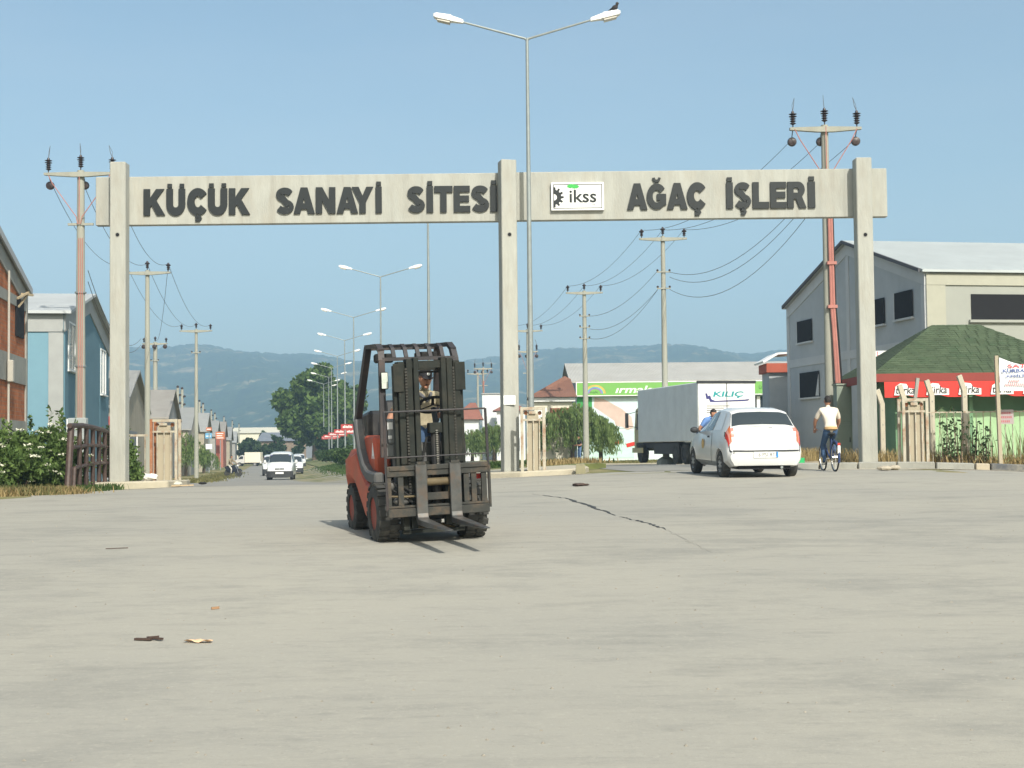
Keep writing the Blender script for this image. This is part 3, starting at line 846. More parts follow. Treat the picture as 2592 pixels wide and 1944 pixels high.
for k, (u, Y, vt) in enumerate([(450,156,982),(461,160,986),(505,203,1017),(514,207,1024),(535,250,1040),(544,254,1048),(567,300,1056),(588,340,1066),(605,380,1074)]):
    x = X(u, Y); z0 = gz(x, Y)
    rt = empty('power_pole', (x, Y, z0), 0, 'distant bare concrete pole by the left sheds, %s from the near end' % LT[k], 'power pole', 'distant concrete poles in front of the left sheds')
    Hh = P(u, vt, Y).z - z0
    MB().tube([(0,0,-.2),(0,0,Hh)], [.22,.16], 8).build('shaft', CONCP, rt, smooth=True)
    for j in range(3): MB().lathe([(.05,0),(.14,.05),(.14,.18),(.05,.25)], (.28, -.1, Hh - .9 - j*.9), 8).build('insulator', PORC, rt)
    MB().lathe([(.05,0),(.15,.05),(.15,.2),(.05,.28)], (0,0,Hh), 8).build('insulator', PORC, rt)
p1, t1, z1 = power_pole(2104, 45.5, P(2104, 317, 45.5).z, 'concrete power pole with red conduits beside the right gate column', GR, kind='end', rx=(.115,.17))
zt = P(2104, 317, 45.5).z - z1
MB().tube([(.10,-.19,zt-2.0),(.13,-.22,5),(.16,-.24,4.2),(.24,-.27,2.55)], .055, 7).build('conduit', CONDUIT, p1)
MB().tube([(.03,-.19,zt-2.0),(.05,-.22,5),(.10,-.24,4.2),(.16,-.27,2.55)], .045, 7).build('conduit', CONDUIT, p1)
MB().tube([(.17,-.12,zt-2.0),(.21,-.13,5),(.27,-.14,4.2),(.34,-.2,2.55)], .03, 6).build('cable', BLACK, p1)
for zz in (5.0, 6.4, zt - 2.3): B(-.06,.24,-.29,-.10,zz-.05,zz+.05).build('clamp_band', CONDUIT, p1)
p2, t2, _ = power_pole(1686, 68.5, P(1680, 598, 68.5).z, 'plain concrete power pole in front of the parked grey truck', GR, lower=(1.75, 2.55))
MB().tube([(0,0,-.05),(0,0,.28),(0,0,.4)], [.5,.42,.2], 10).build('footing', CONCP, p2)
p3, t3, _ = power_pole(1484, 88.5, P(1478, 736, 88.5).z, 'plain concrete power pole left of the truck, before the willow', GR, lower=(1.6, 2.3, 3.0), rx=(.11,.2))
p4, t4, _ = power_pole(1339, 109, P(1347, 833, 109).z, 'concrete power pole half hidden behind the tall lamp post', GR, lower=None, arm=2.3)
p5, t5, _ = power_pole(1339, 118, P(1339, 886, 118).z, 'lower concrete power pole with fittings just behind the tall lamp post', GR, kind='end', arm=1.7)
p6, t6, _ = power_pole(1225, 150, P(1220, 930, 150).z, 'far concrete power pole with red conduit, right of the forklift mast', GR, kind='end', arm=2.0)
p7, t7, _ = power_pole(1211, 158, P(1211, 943, 158).z, 'far plain concrete power pole just left of the one with red conduit', GR, arm=2.4)
MB().tube([(.05,-.2,8.3),(.05,-.22,3)], .05, 6).build('conduit', CONDUIT, p6)

def wire(a, b, sag, label, group, r=.011, n=18):
    label = ('leftmost ', 'middle ', 'rightmost ')[k] + label
    a = Vector(a); b = Vector(b)
    pts = [a.lerp(b, i/n) - Vector((0, 0, sag * 4 * (i/n) * (1 - i/n))) for i in range(n+1)]
    o = MB().tube(pts, r, 4).build('overhead_wire', WIRE, None)
    return tag(o, label, 'wire', group)
GW = 'overhead power wires'
for k in range(3):
    wire(tA[k] + Vector((0,.2,-.75)), tB[k], 1.0, 'top wire from the left conduit pole to the next pole', GW + ' left, first span')
    wire(tB[k], tC[k], 1.1, 'top wire between the two plain poles right of the left column', GW + ' left, second span')
    wire(t1[k] + Vector((0,.2,-.85)), t2[k], .8, 'top wire from the right conduit pole to the truck pole', GW + ' right, first span')
    wire(t2[k], t3[k], .7, 'top wire from the truck pole to the willow pole', GW + ' right, second span')
    wire(t3[k], t4[k], .7, 'top wire from the willow pole towards the tall lamp post', GW + ' right, third span')
def lowp(p, dz, s=0): return p.location + Vector((.29*s, -.1, dz))
H1 = zt
for k, (da, db) in enumerate(((1.85, 1.75), (2.1, 2.0), (2.5, 2.6))):
    wire(lowp(p1, H1 - da, -1), lowp(p2, P(1680,598,68.5).z - p2.location.z - db, 1), 1.1 + .15*k, 'low slack wire between the right conduit pole and truck pole', GW + ' right, low, first span', .012)
for k, (da, db) in enumerate(((1.7, 1.6), (2.6, 2.4), (2.6, 3.0))):
    wire(lowp(p2, P(1680,598,68.5).z - p2.location.z - da, -1), lowp(p3, P(1478,736,88.5).z - p3.location.z - db, 1), 0.55 + .1*k, 'low slack wire between the truck pole and willow pole', GW + ' right, low, second span', .012)
for k in range(2):
    wire(lowp(pA, 7.6 - .4*k, 1), lowp(pB, 7.0 - .3*k, -1), 1.2, 'low slack wire behind the left gate column', GW + ' left, low', .012)
    wire(tB[k+1], tD[k], 1.4, 'wire from the plain left pole to the stout pole', GW + ' left, to the stout pole')

# ------------------------------------------------------------------ gate housings: angle-iron cages round concrete pillars
PILL = mat('pillar_beige', (0.37, 0.325, 0.24), 0.92, 0.12, 1.5, bump=.3, dirt=(.3,.25,.17), dirt_amt=.4)
CAGE = mat('cage_paint', (0.42, 0.39, 0.31), 0.8, 0.15, 4, dirt=(0.25, 0.10, 0.035), dirt_amt=.9, dscale=2.5)
def cage(u0, u1, vb, vt, Y, label, rustleft=False):
    x0 = X(u0, Y); x1 = X(u1, Y); x = (x0+x1)/2; w = (x1-x0)/2
    zb = gz(x, Y) + (.12 if vb is None else 0)
    zt = P((u0+u1)/2, vt, Y).z
    r_ = empty('gate_housing', (x, Y, zb), 0, label, 'gate housing', 'rusty gate housings')
    H = zt - zb
    B(-w*.55, w*.5, .05, .32, 0, H*.90).build('pillar', PILL, r_, bevel=.01)
    for sx in (-1, 1):
        for sy in (0, 1):
            B(sx*w-.035, sx*w+.035, sy*.42-.035, sy*.42+.035, 0, H).build('post', RUSTR if (rustleft and sx < 0) else CAGE, r_)
    for sy in (0, 1):
        B(-w+.036, w-.036, sy*.42-.03, sy*.42+.03, H-.07, H-.002).build('top_rail', CAGE, r_)
        B(-w+.036, w-.036, sy*.42-.02, sy*.42+.02, H*.80-.025, H*.80+.025).build('cross_rail', CAGE, r_)
    for k in (-.33, .02, .36): B(w*k*1.6-.014, w*k*1.6+.014, -.014, .014, .03, H*.80-.026).build('upright_bar', CAGE, r_)
    for sx in (-1, 1):
        MB().lathe([(.05,-.03),(.05,.03)], (sx*w*.62, .12, H-.15), 12, 'y').build('roller', RUSTR, r_)
    B(-w*.35, w*.25, .0, .06, H-.17, H-.10).build('roller_plate', CAGE, r_)
    return r_
cage(383, 446, None, 1061, 38.3, 'rusty angle-iron gate housing at the left end, with one orange rusted post', True)
cage(1322, 1378, None, 1030, 35.1, 'rusty angle-iron gate housing on the median beside the centre column')
cage(2289, 2348, None, 1008, 34.9, 'rusty angle-iron gate housing on the right kerb before the green roof')
# low railing left of the left housing
lr = empty('low_railing', (X(331, 39.2), 39.2, gz(-10.6, 39.2) + .17), 0, 'low pale bar railing between the left column and the rusty housing', 'railing')
B(-.55,.48,-.02,.02,1.22,1.28).build('top_rail', CAGE, lr)
for k in range(5): B(-.5+k*.22,-.47+k*.22,-.015,.015,0,1.22).build('upright_bar', WHITE if k % 2 else CAGE, lr)

# brown tubular bridge railing
BRN = mat('railing_brown', (0.052, 0.033, 0.027), 0.55, 0.2, 4, dirt=(0.12, 0.075, 0.055), dirt_amt=.5, dscale=4)
pa = Vector((X(176, 31.2), 31.2, 0)); pb = Vector((X(287, 36.8), 36.8, 0))
pa.z = P(176, 1228, 31.2).z; pb.z = P(287, 1210, 36.8).z
rl = empty('bridge_railing', pa, 0, 'brown tubular steel bridge railing in front of the flowering shrubs', 'railing')
d = pb - pa
def rp(t, h): return Vector((d.x*t, d.y*t, d.z*t + h))
MB().tube([rp(-.04,-.15), rp(0,.6), rp(.03,1.30)], .075, 10).build('post', BRN, rl, smooth=True)
MB().tube([rp(.0,1.30), rp(.25,1.32), rp(.5,1.28), rp(.75,1.22), rp(.93,1.13), rp(1.0,1.0), rp(1.0,.6)], .06, 10).build('top_rail', BRN, rl, smooth=True)
MB().tube([rp(.06,.82), rp(.4,.86), rp(.7,.84), rp(.96,.76)], .045, 8).build('mid_rail', BRN, rl, smooth=True)
MB().tube([rp(.10,.36), rp(.4,.42), rp(.7,.42), rp(.96,.38)], .045, 8).build('mid_rail', BRN, rl, smooth=True)
MB().tube([rp(.08,-.1), rp(.10,.36)], .05, 8).build('post', BRN, rl, smooth=True)
for k in range(6):
    t = .2 + k*.145
    MB().tube([rp(t,-.1), rp(t,1.30 - max(0,(t-.3))*.17)], .055, 8).build('upright_bar', BRN, rl, smooth=True)
# ------------------------------------------------------------------ buildings
def frame_dir(p, q):
    p = Vector(p); q = Vector(q); d = (q - p); L_ = d.length; return p, d.normalized(), L_
def shed(name, near, far, depth, zb, ze, za, mw, mr, label, cat='building', group=None, side=None, over=.25, mside=None, thick=.12, fascia=None):
    """gabled building; gable wall from near to far (2D), body extends `depth` along side vector. local frame: x along gable, y into the building"""
    n2 = Vector((near[0], near[1])); f2 = Vector((far[0], far[1]))
    ang = math.atan2(f2.y - n2.y, f2.x - n2.x); w = (f2 - n2).length
    root = empty(name, (n2.x, n2.y, zb), ang, label, cat, group)
    he = ze - zb; ha = za - zb
    s = side if side is not None else 1        # +1: body to the left of the direction near->far
    D = depth * s
    root['w'] = w; root['he'] = he; root['ha'] = ha; root['D'] = D
    # walls
    MB().prism([(0,-.3),(w,-.3),(w,he),(w/2,ha),(0,he)], 'y', 0, .2*s).build('gable_wall', mw, root)
    MB().prism([(0,-.3),(w,-.3),(w,he),(w/2,ha),(0,he)], 'y', D-.2*s, D).build('gable_wall', mw, root)
    a, b = sorted((.203*s, D-.203*s))
    B(0,.2,a,b,-.3,he-.02).build('side_wall', mside or mw, root)
    B(w-.2,w,a,b,-.3,he-.02).build('side_wall', mside or mw, root)
    # roof slopes
    sl = (ha-he)/(w/2)
    y0, y1 = sorted((-over*s, D+over*s))
    for sgn in (0, 1):
        x0, x1 = (-over, w/2) if sgn == 0 else (w/2, w+over)
        z0, z1 = (he - sl*over, ha) if sgn == 0 else (ha, he - sl*over)
        MB().add([(x0,y0,z0+.01),(x1,y0,z1+.01),(x1,y1,z1+.01),(x0,y1,z0+.01),(x0,y0,z0+thick),(x1,y0,z1+thick),(x1,y1,z1+thick),(x0,y1,z0+thick)],
                 [(3,2,1,0),(4,5,6,7),(0,1,5,4),(1,2,6,5),(2,3,7,6),(3,0,4,7)]).build('roof', mr, root)
    return root
def stripe_mat(name, c, dark, scale, axis=0, rough=.6, metal=.0):
    """sheet roofing: fine ribs"""
    m = mat(name, c, rough, .1, .6, metal=metal, dirt=dark, dirt_amt=.4, dscale=.4)
    nt = m.node_tree; N = nt.nodes; L = nt.links
    tc = N.new('ShaderNodeTexCoord'); mp = N.new('ShaderNodeMapping'); mp.inputs['Rotation'].default_value = (0, 0, 0 if axis == 0 else math.pi/2)
    L.new(tc.outputs['Object'], mp.inputs['Vector'])
    wv = N.new('ShaderNodeTexWave'); wv.inputs['Scale'].default_value = scale; L.new(mp.outputs[0], wv.inputs['Vector'])
    bp = N.new('ShaderNodeBump'); bp.inputs['Strength'].default_value = .6; bp.inputs['Distance'].default_value = .03
    L.new(wv.outputs['Fac'], bp.inputs['Height']); L.new(bp.outputs[0], N['Principled BSDF'].inputs['Normal'])
    return m
def brick_mat(name, c1, c2, mortar, s=5.0):
    m = bpy.data.materials.new(name); m.use_nodes = True
    nt = m.node_tree; N = nt.nodes; L = nt.links; b = N['Principled BSDF']; b.inputs['Roughness'].default_value = .92; b.inputs['Specular IOR Level'].default_value = .15
    tc = N.new('ShaderNodeTexCoord'); mp = N.new('ShaderNodeMapping'); mp.inputs['Rotation'].default_value = (math.pi/2, 0, 0)
    L.new(tc.outputs['Object'], mp.inputs['Vector'])
    br = N.new('ShaderNodeTexBrick'); br.inputs['Scale'].default_value = s; br.inputs['Color1'].default_value = (*c1,1); br.inputs['Color2'].default_value = (*c2,1); br.inputs['Mortar'].default_value = (*mortar,1)
    br.inputs['Mortar Size'].default_value = .035; br.inputs['Brick Width'].default_value = 1.0; br.inputs['Row Height'].default_value = .6
    L.new(mp.outputs[0], br.inputs['Vector'])
    nz = N.new('ShaderNodeTexNoise'); nz.inputs['Scale'].default_value = 1.5; nz.inputs['Detail'].default_value = 8; L.new(tc.outputs['Object'], nz.inputs['Vector'])
    mr = N.new('ShaderNodeMapRange'); mr.inputs['From Min'].default_value = .3; mr.inputs['From Max'].default_value = .7; mr.inputs['To Min'].default_value = .75; mr.inputs['To Max'].default_value = 1.25; L.new(nz.outputs[0], mr.inputs['Value'])
    sc = N.new('ShaderNodeVectorMath'); sc.operation = 'SCALE'; L.new(br.outputs['Color'], sc.inputs[0]); L.new(mr.outputs[0], sc.inputs['Scale']); L.new(sc.outputs[0], b.inputs['Base Color'])
    bp = N.new('ShaderNodeBump'); bp.inputs['Strength'].default_value = .7; bp.inputs['Distance'].default_value = .02; bp.invert = True
    L.new(br.outputs['Fac'], bp.inputs['Height']); L.new(bp.outputs[0], b.inputs['Normal'])
    return m
FAC = lambda y: -(8.0 + 0.1667 * y)          # building line left of the road
ROOFG = stripe_mat('roof_sheet_grey', (0.30, 0.30, 0.285), (.25,.25,.23), 6)
ROOFW = stripe_mat('roof_sheet_pale', (0.46, 0.48, 0.48), (.38,.40,.40), 9)
ROOFWW = stripe_mat('roof_sheet_white', (0.43, 0.465, 0.465), (.38,.41,.41), 9)
GREYC = mat('frame_grey', (0.34, 0.35, 0.34), .85, .08, 1.5)
GLASS = glassmat('window_glass', (0.03, 0.04, 0.05))
# --- unfinished brick building, far left
BRK = brick_mat('hollow_brick', (0.46, 0.17, 0.075), (0.38, 0.125, 0.055), (0.30, 0.2, 0.14))
zb = gz(-15, 40)
bk = shed('brick_building', (FAC(31.2), 31.2), (FAC(45.6), 45.6), 14, zb, 6.7, 8.3, BRK, ROOFG, 'unfinished red brick building with bare concrete frame at the left edge', side=1, over=.10, mside=CONCD)
w = bk['w']; he = bk['he']; ha = bk['ha']
def gh(x): return he + (ha - he) * (1 - abs(x - w/2)/(w/2))
for z0, z1 in ((-.2,.55),(1.55,2.0),(3.15,4.0),(he-.62,he-.3)):
    B(.02, w-.02, -.045, -.002, z0, z1).build('concrete_band', CONCD, bk)
xc_ = [0.15, w*.36, w-.12]
for x in xc_:
    B(x-.13, x+.11, -.055, -.001, -.2, gh(x)-.1).build('concrete_pillar', CONCD, bk)
for sg in (0, 1):
    xa, xb = (0, w/2) if sg == 0 else (w/2, w)
    MB().prism([(xa,gh(xa)-.55),(xb,gh(xb)-.55),(xb,gh(xb)-.02),(xa,gh(xa)-.02)], 'y', -.05, -.003).build('verge_beam', CONCD, bk)
    MB().prism([(xa-.2*(sg==0),gh(xa)-.06),(xb+.2*(sg==1),gh(xb)-.06),(xb+.2*(sg==1),gh(xb)+.16),(xa-.2*(sg==0),gh(xa)+.16)], 'y', -.17, -.11).build('roof_edge', mat('edge_grey', (.40,.41,.42), .7, .08), bk)
MB().tube([(w*.755,-.10,-.2),(w*.755,-.10,gh(w*.755)-.5)], .035, 8).build('drainpipe', mat('pipe_pale', (.40,.38,.33), .7, .1), bk)
B(w*.755-.12, w*.755+.16, -.25, -.08, 3.1, 3.75).build('junction_box', mat('pipe_pale', (.5,.47,.40)), bk, bevel=.02)
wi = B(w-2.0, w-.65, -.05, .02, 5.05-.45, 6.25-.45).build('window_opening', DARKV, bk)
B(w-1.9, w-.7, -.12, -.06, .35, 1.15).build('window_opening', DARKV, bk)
MB().bar((w-2.0,-.06,5.75),(w-1.4,-.30,6.0),.06).bar((w-1.8,-.06,5.5),(w-1.3,-.26,5.95),.05).bar((w-1.6,-.14,5.93),(w-.9,-.34,5.97),.07).build('timber_strut', mat('timber', (.42,.34,.22), .9, .2, 5), bk)

# --- blue building
BLUE = mat('wall_blue', (0.165, 0.30, 0.37), .85, .06, .8, bump=.15)
BLUE_SHADE = mat('wall_blue_shaded', (0.105, 0.20, 0.25), .85, .08, .8, dirt=(.125,.225,.275), dirt_amt=.5, dscale=.6)  # gable blue darkened: the dim grazing light is put into the colour
zb = gz(-18, 60)
bl = shed('blue_building', (FAC(53.8), 53.8), (FAC(68.3), 68.3), 16, zb, 6.85, 8.25, BLUE_SHADE, ROOFW, 'blue painted workshop with grey corner frame and pale sheet roof', side=1, over=.3, mside=BLUE)
w = bl['w']; he = bl['he']; ha = bl['ha']
# facade frame, near side wall lies on local x=0 plane
B(-.05,-.002,.02,.56,-.3,he-.75).build('corner_pillar', GREYC, bl)
B(-.055,-.001,.02,15.9,he-.72,he-.02).build('eaves_band', GREYC, bl)
for sg in (0, 1):
    xa, xb = (0, w/2) if sg == 0 else (w/2, w)
    MB().prism([(xa,gh(xa)-.72),(xb,gh(xb)-.72),(xb,gh(xb)-.02),(xa,gh(xa)-.02)], 'y', -.05, -.003).build('verge_band', GREYC, bl)
for x in (w*.38, w*.76): B(x-.04, x+.04, -.02, -.002, 0, he-.75 + (ha-he)*.3).build('wall_joint', BLUE_SHADE, bl)
B(-.002, .35, -.04, -.003, 0, he-.75).build('corner_pillar', BLUE_SHADE, bl)
WFR = mat('window_frame_white', (.72,.72,.70), .5, .05)
def window(root, x0, x1, z0, z1, y=-.003, fr=.07, mull=1, sill=True, glass=None):
    f = MB(); d0, d1 = y-.05, y
    f.box(x0,x1,d0,d1,z1-fr,z1).box(x0,x1,d0,d1,z0,z0+fr).box(x0,x0+fr,d0,d1,z0+fr,z1-fr).box(x1-fr,x1,d0,d1,z0+fr,z1-fr)
    for k in range(mull):
        xm = x0 + (x1-x0)*(k+1)/(mull+1); f.box(xm-fr/2,xm+fr/2,d0,d1,z0+fr,z1-fr)
    wo = f.build('window', WFR, root)
    B(x0+fr,x1-fr,y-.012,y-.002,z0+fr,z1-fr).build('pane', glass or GLASS, wo)
    if sill: B(x0-.06,x1+.06,y-.14,y-.001,z0-.06,z0-.003).build('sill', WFR, wo)
    return wo
SKYG = glassmat('window_glass_sky', (0.10, 0.16, 0.20), .04)
window(bl, 1.0, 3.0, 4.55, 6.45, glass=SKYG); window(bl, 11.2, 13.2, 4.0, 6.1, glass=SKYG)
window(bl, .75, 1.75, .9, 2.55, mull=0, glass=SKYG); window(bl, 2.35, 3.2, .9, 2.6, mull=0, glass=SKYG)
window(bl, 12.3, 14.0, .1, 2.4, mull=1)
for x in (.68, 1.78, 2.28, 3.24): B(x, x+.12, -.10, -.003, .85, 2.65).build('shutter_edge', WHITE, bl)
ac = empty('air_conditioner', Vector((FAC(55.6), 55.6, zb)) + Vector((.3, 0, .0)), 0, 'white outdoor air conditioner unit on the blue wall', 'air conditioner')
ac.rotation_euler = bl.rotation_euler
B(-.45,.45,-.35,0,-.05,.62).build('case', WHITE, ac, bevel=.03)
MB().lathe([(.24,-.005),(.24,0)], (-.1,-.356,.29), 16, 'y').build('fan_grille', mat('grille_red', (.25,.1,.08)), ac)

# --- white building with the dish, then the row of grey sheds
WALLS = [mat('shed_wall_a', (.36,.32,.25), .9, .12, .7, dirt=(.25,.22,.17), dirt_amt=.5), mat('shed_wall_b', (.31,.30,.28), .9, .12, .7), mat('shed_wall_c', (.42,.37,.30), .9, .1, .7)]
SL = ['grey gabled shed behind the left gate column, nearest of the shed row', 'grey gabled shed behind the stout pole, second of the shed row', 'grey gabled shed before the first far pole pair, third of the row', 'grey gabled shed, fourth of the left row', 'grey gabled shed, fifth of the left row', 'reddish gabled shed, sixth of the left row', 'small far gabled shed, seventh of the left row', 'smallest far gabled shed at the end of the left row']
BRW = mat('shed_wall_red', (.36,.14,.10), .9, .12, .7)
ROOFG2 = stripe_mat('roof_sheet_brownish', (0.31, 0.29, 0.26), (.2,.18,.15), 6); ROOFG3 = stripe_mat('roof_sheet_light', (0.35, 0.35, 0.33), (.27,.26,.24), 6)
for k, ya in enumerate((81, 110, 138, 167, 196, 225, 256, 290)):
    y0, y1 = ya - 7, ya + 7
    zb = gz(FAC(ya), ya) - .1
    sd = shed('grey_shed', (FAC(y0), y0), (FAC(y1), y1), 26, zb, 3.9 - .1*k + (0,.15,-.2,.1,-.1,.3,0,-.2)[k], 6.05 - .1*k + (0,.2,-.25,.05,-.15,.35,.1,-.2)[k], BRW if k == 5 else WALLS[k % 3], (ROOFG, ROOFG2, ROOFG, ROOFG3)[k % 4], SL[k], 'shed', 'row of gabled sheds left of the road', side=1, over=.3)
    if k < 5:
        B(4, 8.5, -.02, -.002, 0, 3.0).build('roller_door', mat('door_grey', (.22,.23,.23), .7, .1), sd)
        B(1.2, 2.6, -.02, -.002, 1.2, 2.2).build('window', GLASS, sd)
wb = empty('white_house', (X(282, 74), 74, gz(-21, 74)), 0, 'small pale block house with a satellite dish, left of the left gate column', 'house')
B(-.9,.45,0,1.6,-.3,P(282,962,74).z - gz(-21,74)).build('wall', mat('wall_offwhite', (.55,.55,.52), .85, .08), wb)
B(-.95,.5,-.05,1.65,P(282,962,74).z - gz(-21,74)+.005,P(282,962,74).z - gz(-21,74)+.15).build('roof', GREYC, wb)
B(-.5,.2,-.03,-.003,.1,1.9).build('door', WHITE, wb)
ds = empty('satellite_dish', P(282, 985, 73.5), R(-35), 'grey satellite dish on the pale block house', 'satellite dish')
MB().grid(lambda a, b: (.45*b*math.cos(a*2*math.pi), -.12*(1-b*b) + .0, .62*b*math.sin(a*2*math.pi)), 20, 6).build('reflector', mat('dish_grey', (.14,.15,.16), .6), ds, smooth=True, recalc=False)
MB().tube([(0,.02,0),(.2,-.5,-.1)], .02, 5).tube([(0,.1,0),(0,.45,-.5)], .03, 6).build('arm', GALV, ds)
rb = empty('red_cabinet', P(281, 1068, 70), 0, 'small red cabinet on legs beside the left gate column', 'cabinet')
B(-.35,.35,0,.4,-.32,.28).build('case', RED, rb); B(-.3,.3,.05,.35,-1.2,-.325).build('stand', WHITE, rb)

# --- shop signs along the left street
def street_sign(u0, u1, v0, v1, Y, m, label, bars=3, post=True):
    x0, x1 = X(u0, Y), X(u1, Y); zc = gz(x0, Y); za, zb_ = P(u0, v1, Y).z - zc, P(u0, v0, Y).z - zc
    r_ = empty('shop_sign', (x0, Y, zc), 0, label, 'sign', 'shop signs along the left street')
    B(0, x1-x0, -.06, .06, za, zb_).build('panel', m, r_)
    mb = MB()
    for k in range(bars):
        zz = za + (zb_-za)*(k+.6)/(bars+.4); mb.box((x1-x0)*.12, (x1-x0)*(.85 - .12*(k % 2)), -.068, -.062, zz-.05, zz+.05)
    if bars: mb.build('print_line', WHITE, r_)
    if post: MB().tube([((x1-x0)/2,.08,0),((x1-x0)/2,.08,zb_-.05)], .06, 6).build('post', GALV, r_)
SGO = mat('sign_orange', (.50,.16,.07), .6); SGB = mat('sign_blue', (.16,.38,.58), .6)
street_sign(522, 536, 1082, 1090, 158, SGO, 'small orange sign above the blue one on the left street', 1)
street_sign(520, 536, 1096, 1110, 160, SGB, 'pale blue shop sign on the left street', 1)
street_sign(521, 537, 1124, 1137, 156, SIGNW, 'white shop sign below the blue one on the left street', 0)
street_sign(546, 569, 1093, 1112, 178, SGO, 'wide orange shop sign with white lines on the left street', 3)
street_sign(547, 556, 1113, 1172, 180, mat('panel_red', (.36,.10,.07), .7), 'tall narrow red panel below the orange shop sign', 0, False)
# --- shop with the green fascia, behind the truck
zb = .45
SHX0, SHY = X(1461, 100), 100.0
shop = empty('shop_building', (SHX0, SHY, zb), R(1.0), 'long shop with grey roof and lime green fascia board behind the truck', 'shop')
WSH = mat('shop_wall', (.62,.72,.70), .8, .05, .8)
zev = P(1461, 968, SHY).z - zb; zri = P(1431, 924, 106).z - zb
Lsh = 27.0
B(0, Lsh, 0, .2, -.3, zev-.95).build('front_wall', WSH, shop)
MB().prism([(0.203,-.3),(12,-.3),(12,zev),(6,zri-.1),(.203,zev)], 'x', 0, .2).build('end_wall', mat('shop_end', (.30,.33,.37), .85), shop)
MB().prism([(0.203,-.3),(12,-.3),(12,zev),(6,zri-.1),(.203,zev)], 'x', Lsh-.2, Lsh).build('end_wall', mat('shop_end', (.30,.33,.37), .85), shop)
B(.2, Lsh-.2, 11.8, 12, -.3, zev).build('rear_wall', WSH, shop)
RSH = stripe_mat('shop_roof', (.40,.39,.36), (.33,.31,.27), 3)
MB().prism([(-.4,zev-.05),(6,zri),(12.4,zev-.05),(12.4,zev+.06),(6,zri+.12),(-.4,zev+.06)], 'x', -.5, Lsh+.5).build('roof', RSH, shop)
GRN = mat('fascia_green', (.17,.40,.09), .5, .06, .6)
fa = B(0, Lsh, -.45, -.1, zev-.93, zev-.06).build('fascia', GRN, shop)
MB().box(-.06,Lsh+.06,-.47,-.44,zev-.06,zev-.0).box(-.06,Lsh+.06,-.47,-.44,zev-1.0,zev-.94).box(-.06,0,-.47,-.44,zev-.94,zev-.06).build('fascia_edge', WHITE, fa)
put_text('ırmak', WHITE, fa, X(1558,100)-SHX0, X(1558,100)-SHX0+2.6, zev-.80, zev-.30, -.455, shear=.25, offset=.02)
put_text('ünen-Kitap', mat('ink_darkgreen', (.03,.12,.03)), fa, X(1922,100)-SHX0, X(1998,100)-SHX0, zev-.72, zev-.30, -.455)
put_text('ırmak', mat('ink_darkgreen', (.03,.12,.03)), fa, X(1480,100)-SHX0, X(1515,100)-SHX0, zev-.80, zev-.62, -.455)
rbm = [((.55,.35,.1)), ((.5,.5,.1)), ((.1,.35,.5)), ((.3,.15,.4))]
for k, c in enumerate(rbm):
    r0 = .62 - k*.075
    MB().quad(*[(1.28 + rr*1.2*math.cos(R(a)), -.455 - k*.001, zev-.82 + rr*math.sin(R(a))) for rr, rngs in ((r0, range(0, 181, 12)), (r0-.07, range(180, -1, -12))) for a in rngs]).build('rainbow_band', mat('rainbow_%d' % k, c, .6), fa, recalc=False)
# wall mural panels (pale picture boards), generic shapes
mu = B(X(1500,100)-SHX0, X(1612,100)-SHX0+2, -.04, -.003, P(1500,1085,100).z-zb, zev-1.05).build('picture_board', mat('board_pale', (.55,.66,.68), .6, .12, .5), shop)
ARM = mat('picture_skin', (.55,.42,.36), .7, .15, 1.2)
MB().quad(*[(X(u,100)-SHX0, -.046, P(u,v,100).z-zb) for u, v in ((1507,1006),(1530,1010),(1575,1035),(1600,1055),(1604,1082),(1590,1088),(1575,1080),(1560,1078),(1556,1065),(1520,1040),(1504,1030))]).build('painted_shape', ARM, mu, recalc=False)
B(X(1462,100)-SHX0, X(1500,100)-SHX0, -.04, -.003, P(1480,1080,100).z-zb, zev-1.05).build('green_panel', mat('panel_green', (.04,.28,.07), .6), shop)
B(X(1490,100)-SHX0, X(1606,100)-SHX0, -.03, -.003, P(1500,1160,100).z-zb, P(1500,1090,100).z-zb).build('lower_board', mat('board_mint', (.50,.70,.64), .6, .06), shop)
for uu, vv in ((1552,1122),(1600,1124)):
    ro = MB().box(X(uu,100)-SHX0-.4, X(uu,100)-SHX0+.45, -.06, -.035, P(uu,vv,100).z-zb-.13, P(uu,vv,100).z-zb+.13, (0,R(-14),0)).build('red_strip', RED, shop)
B(X(1905,100)-SHX0, X(1999,100)-SHX0, -.06, -.003, .3, zev-1.1).build('shop_window', GLASS, shop)
for uu in (1923, 1965, 1990): B(X(uu,100)-SHX0-.12, X(uu,100)-SHX0+.12, -.09, -.062, .3, zev-1.1).build('window_post', WHITE, shop)
B(X(1975,100)-SHX0, X(1999,100)-SHX0, -.13, -.092, 1.2, 2.5).build('blue_panel', mat('panel_blue', (.05,.12,.45), .5), shop)

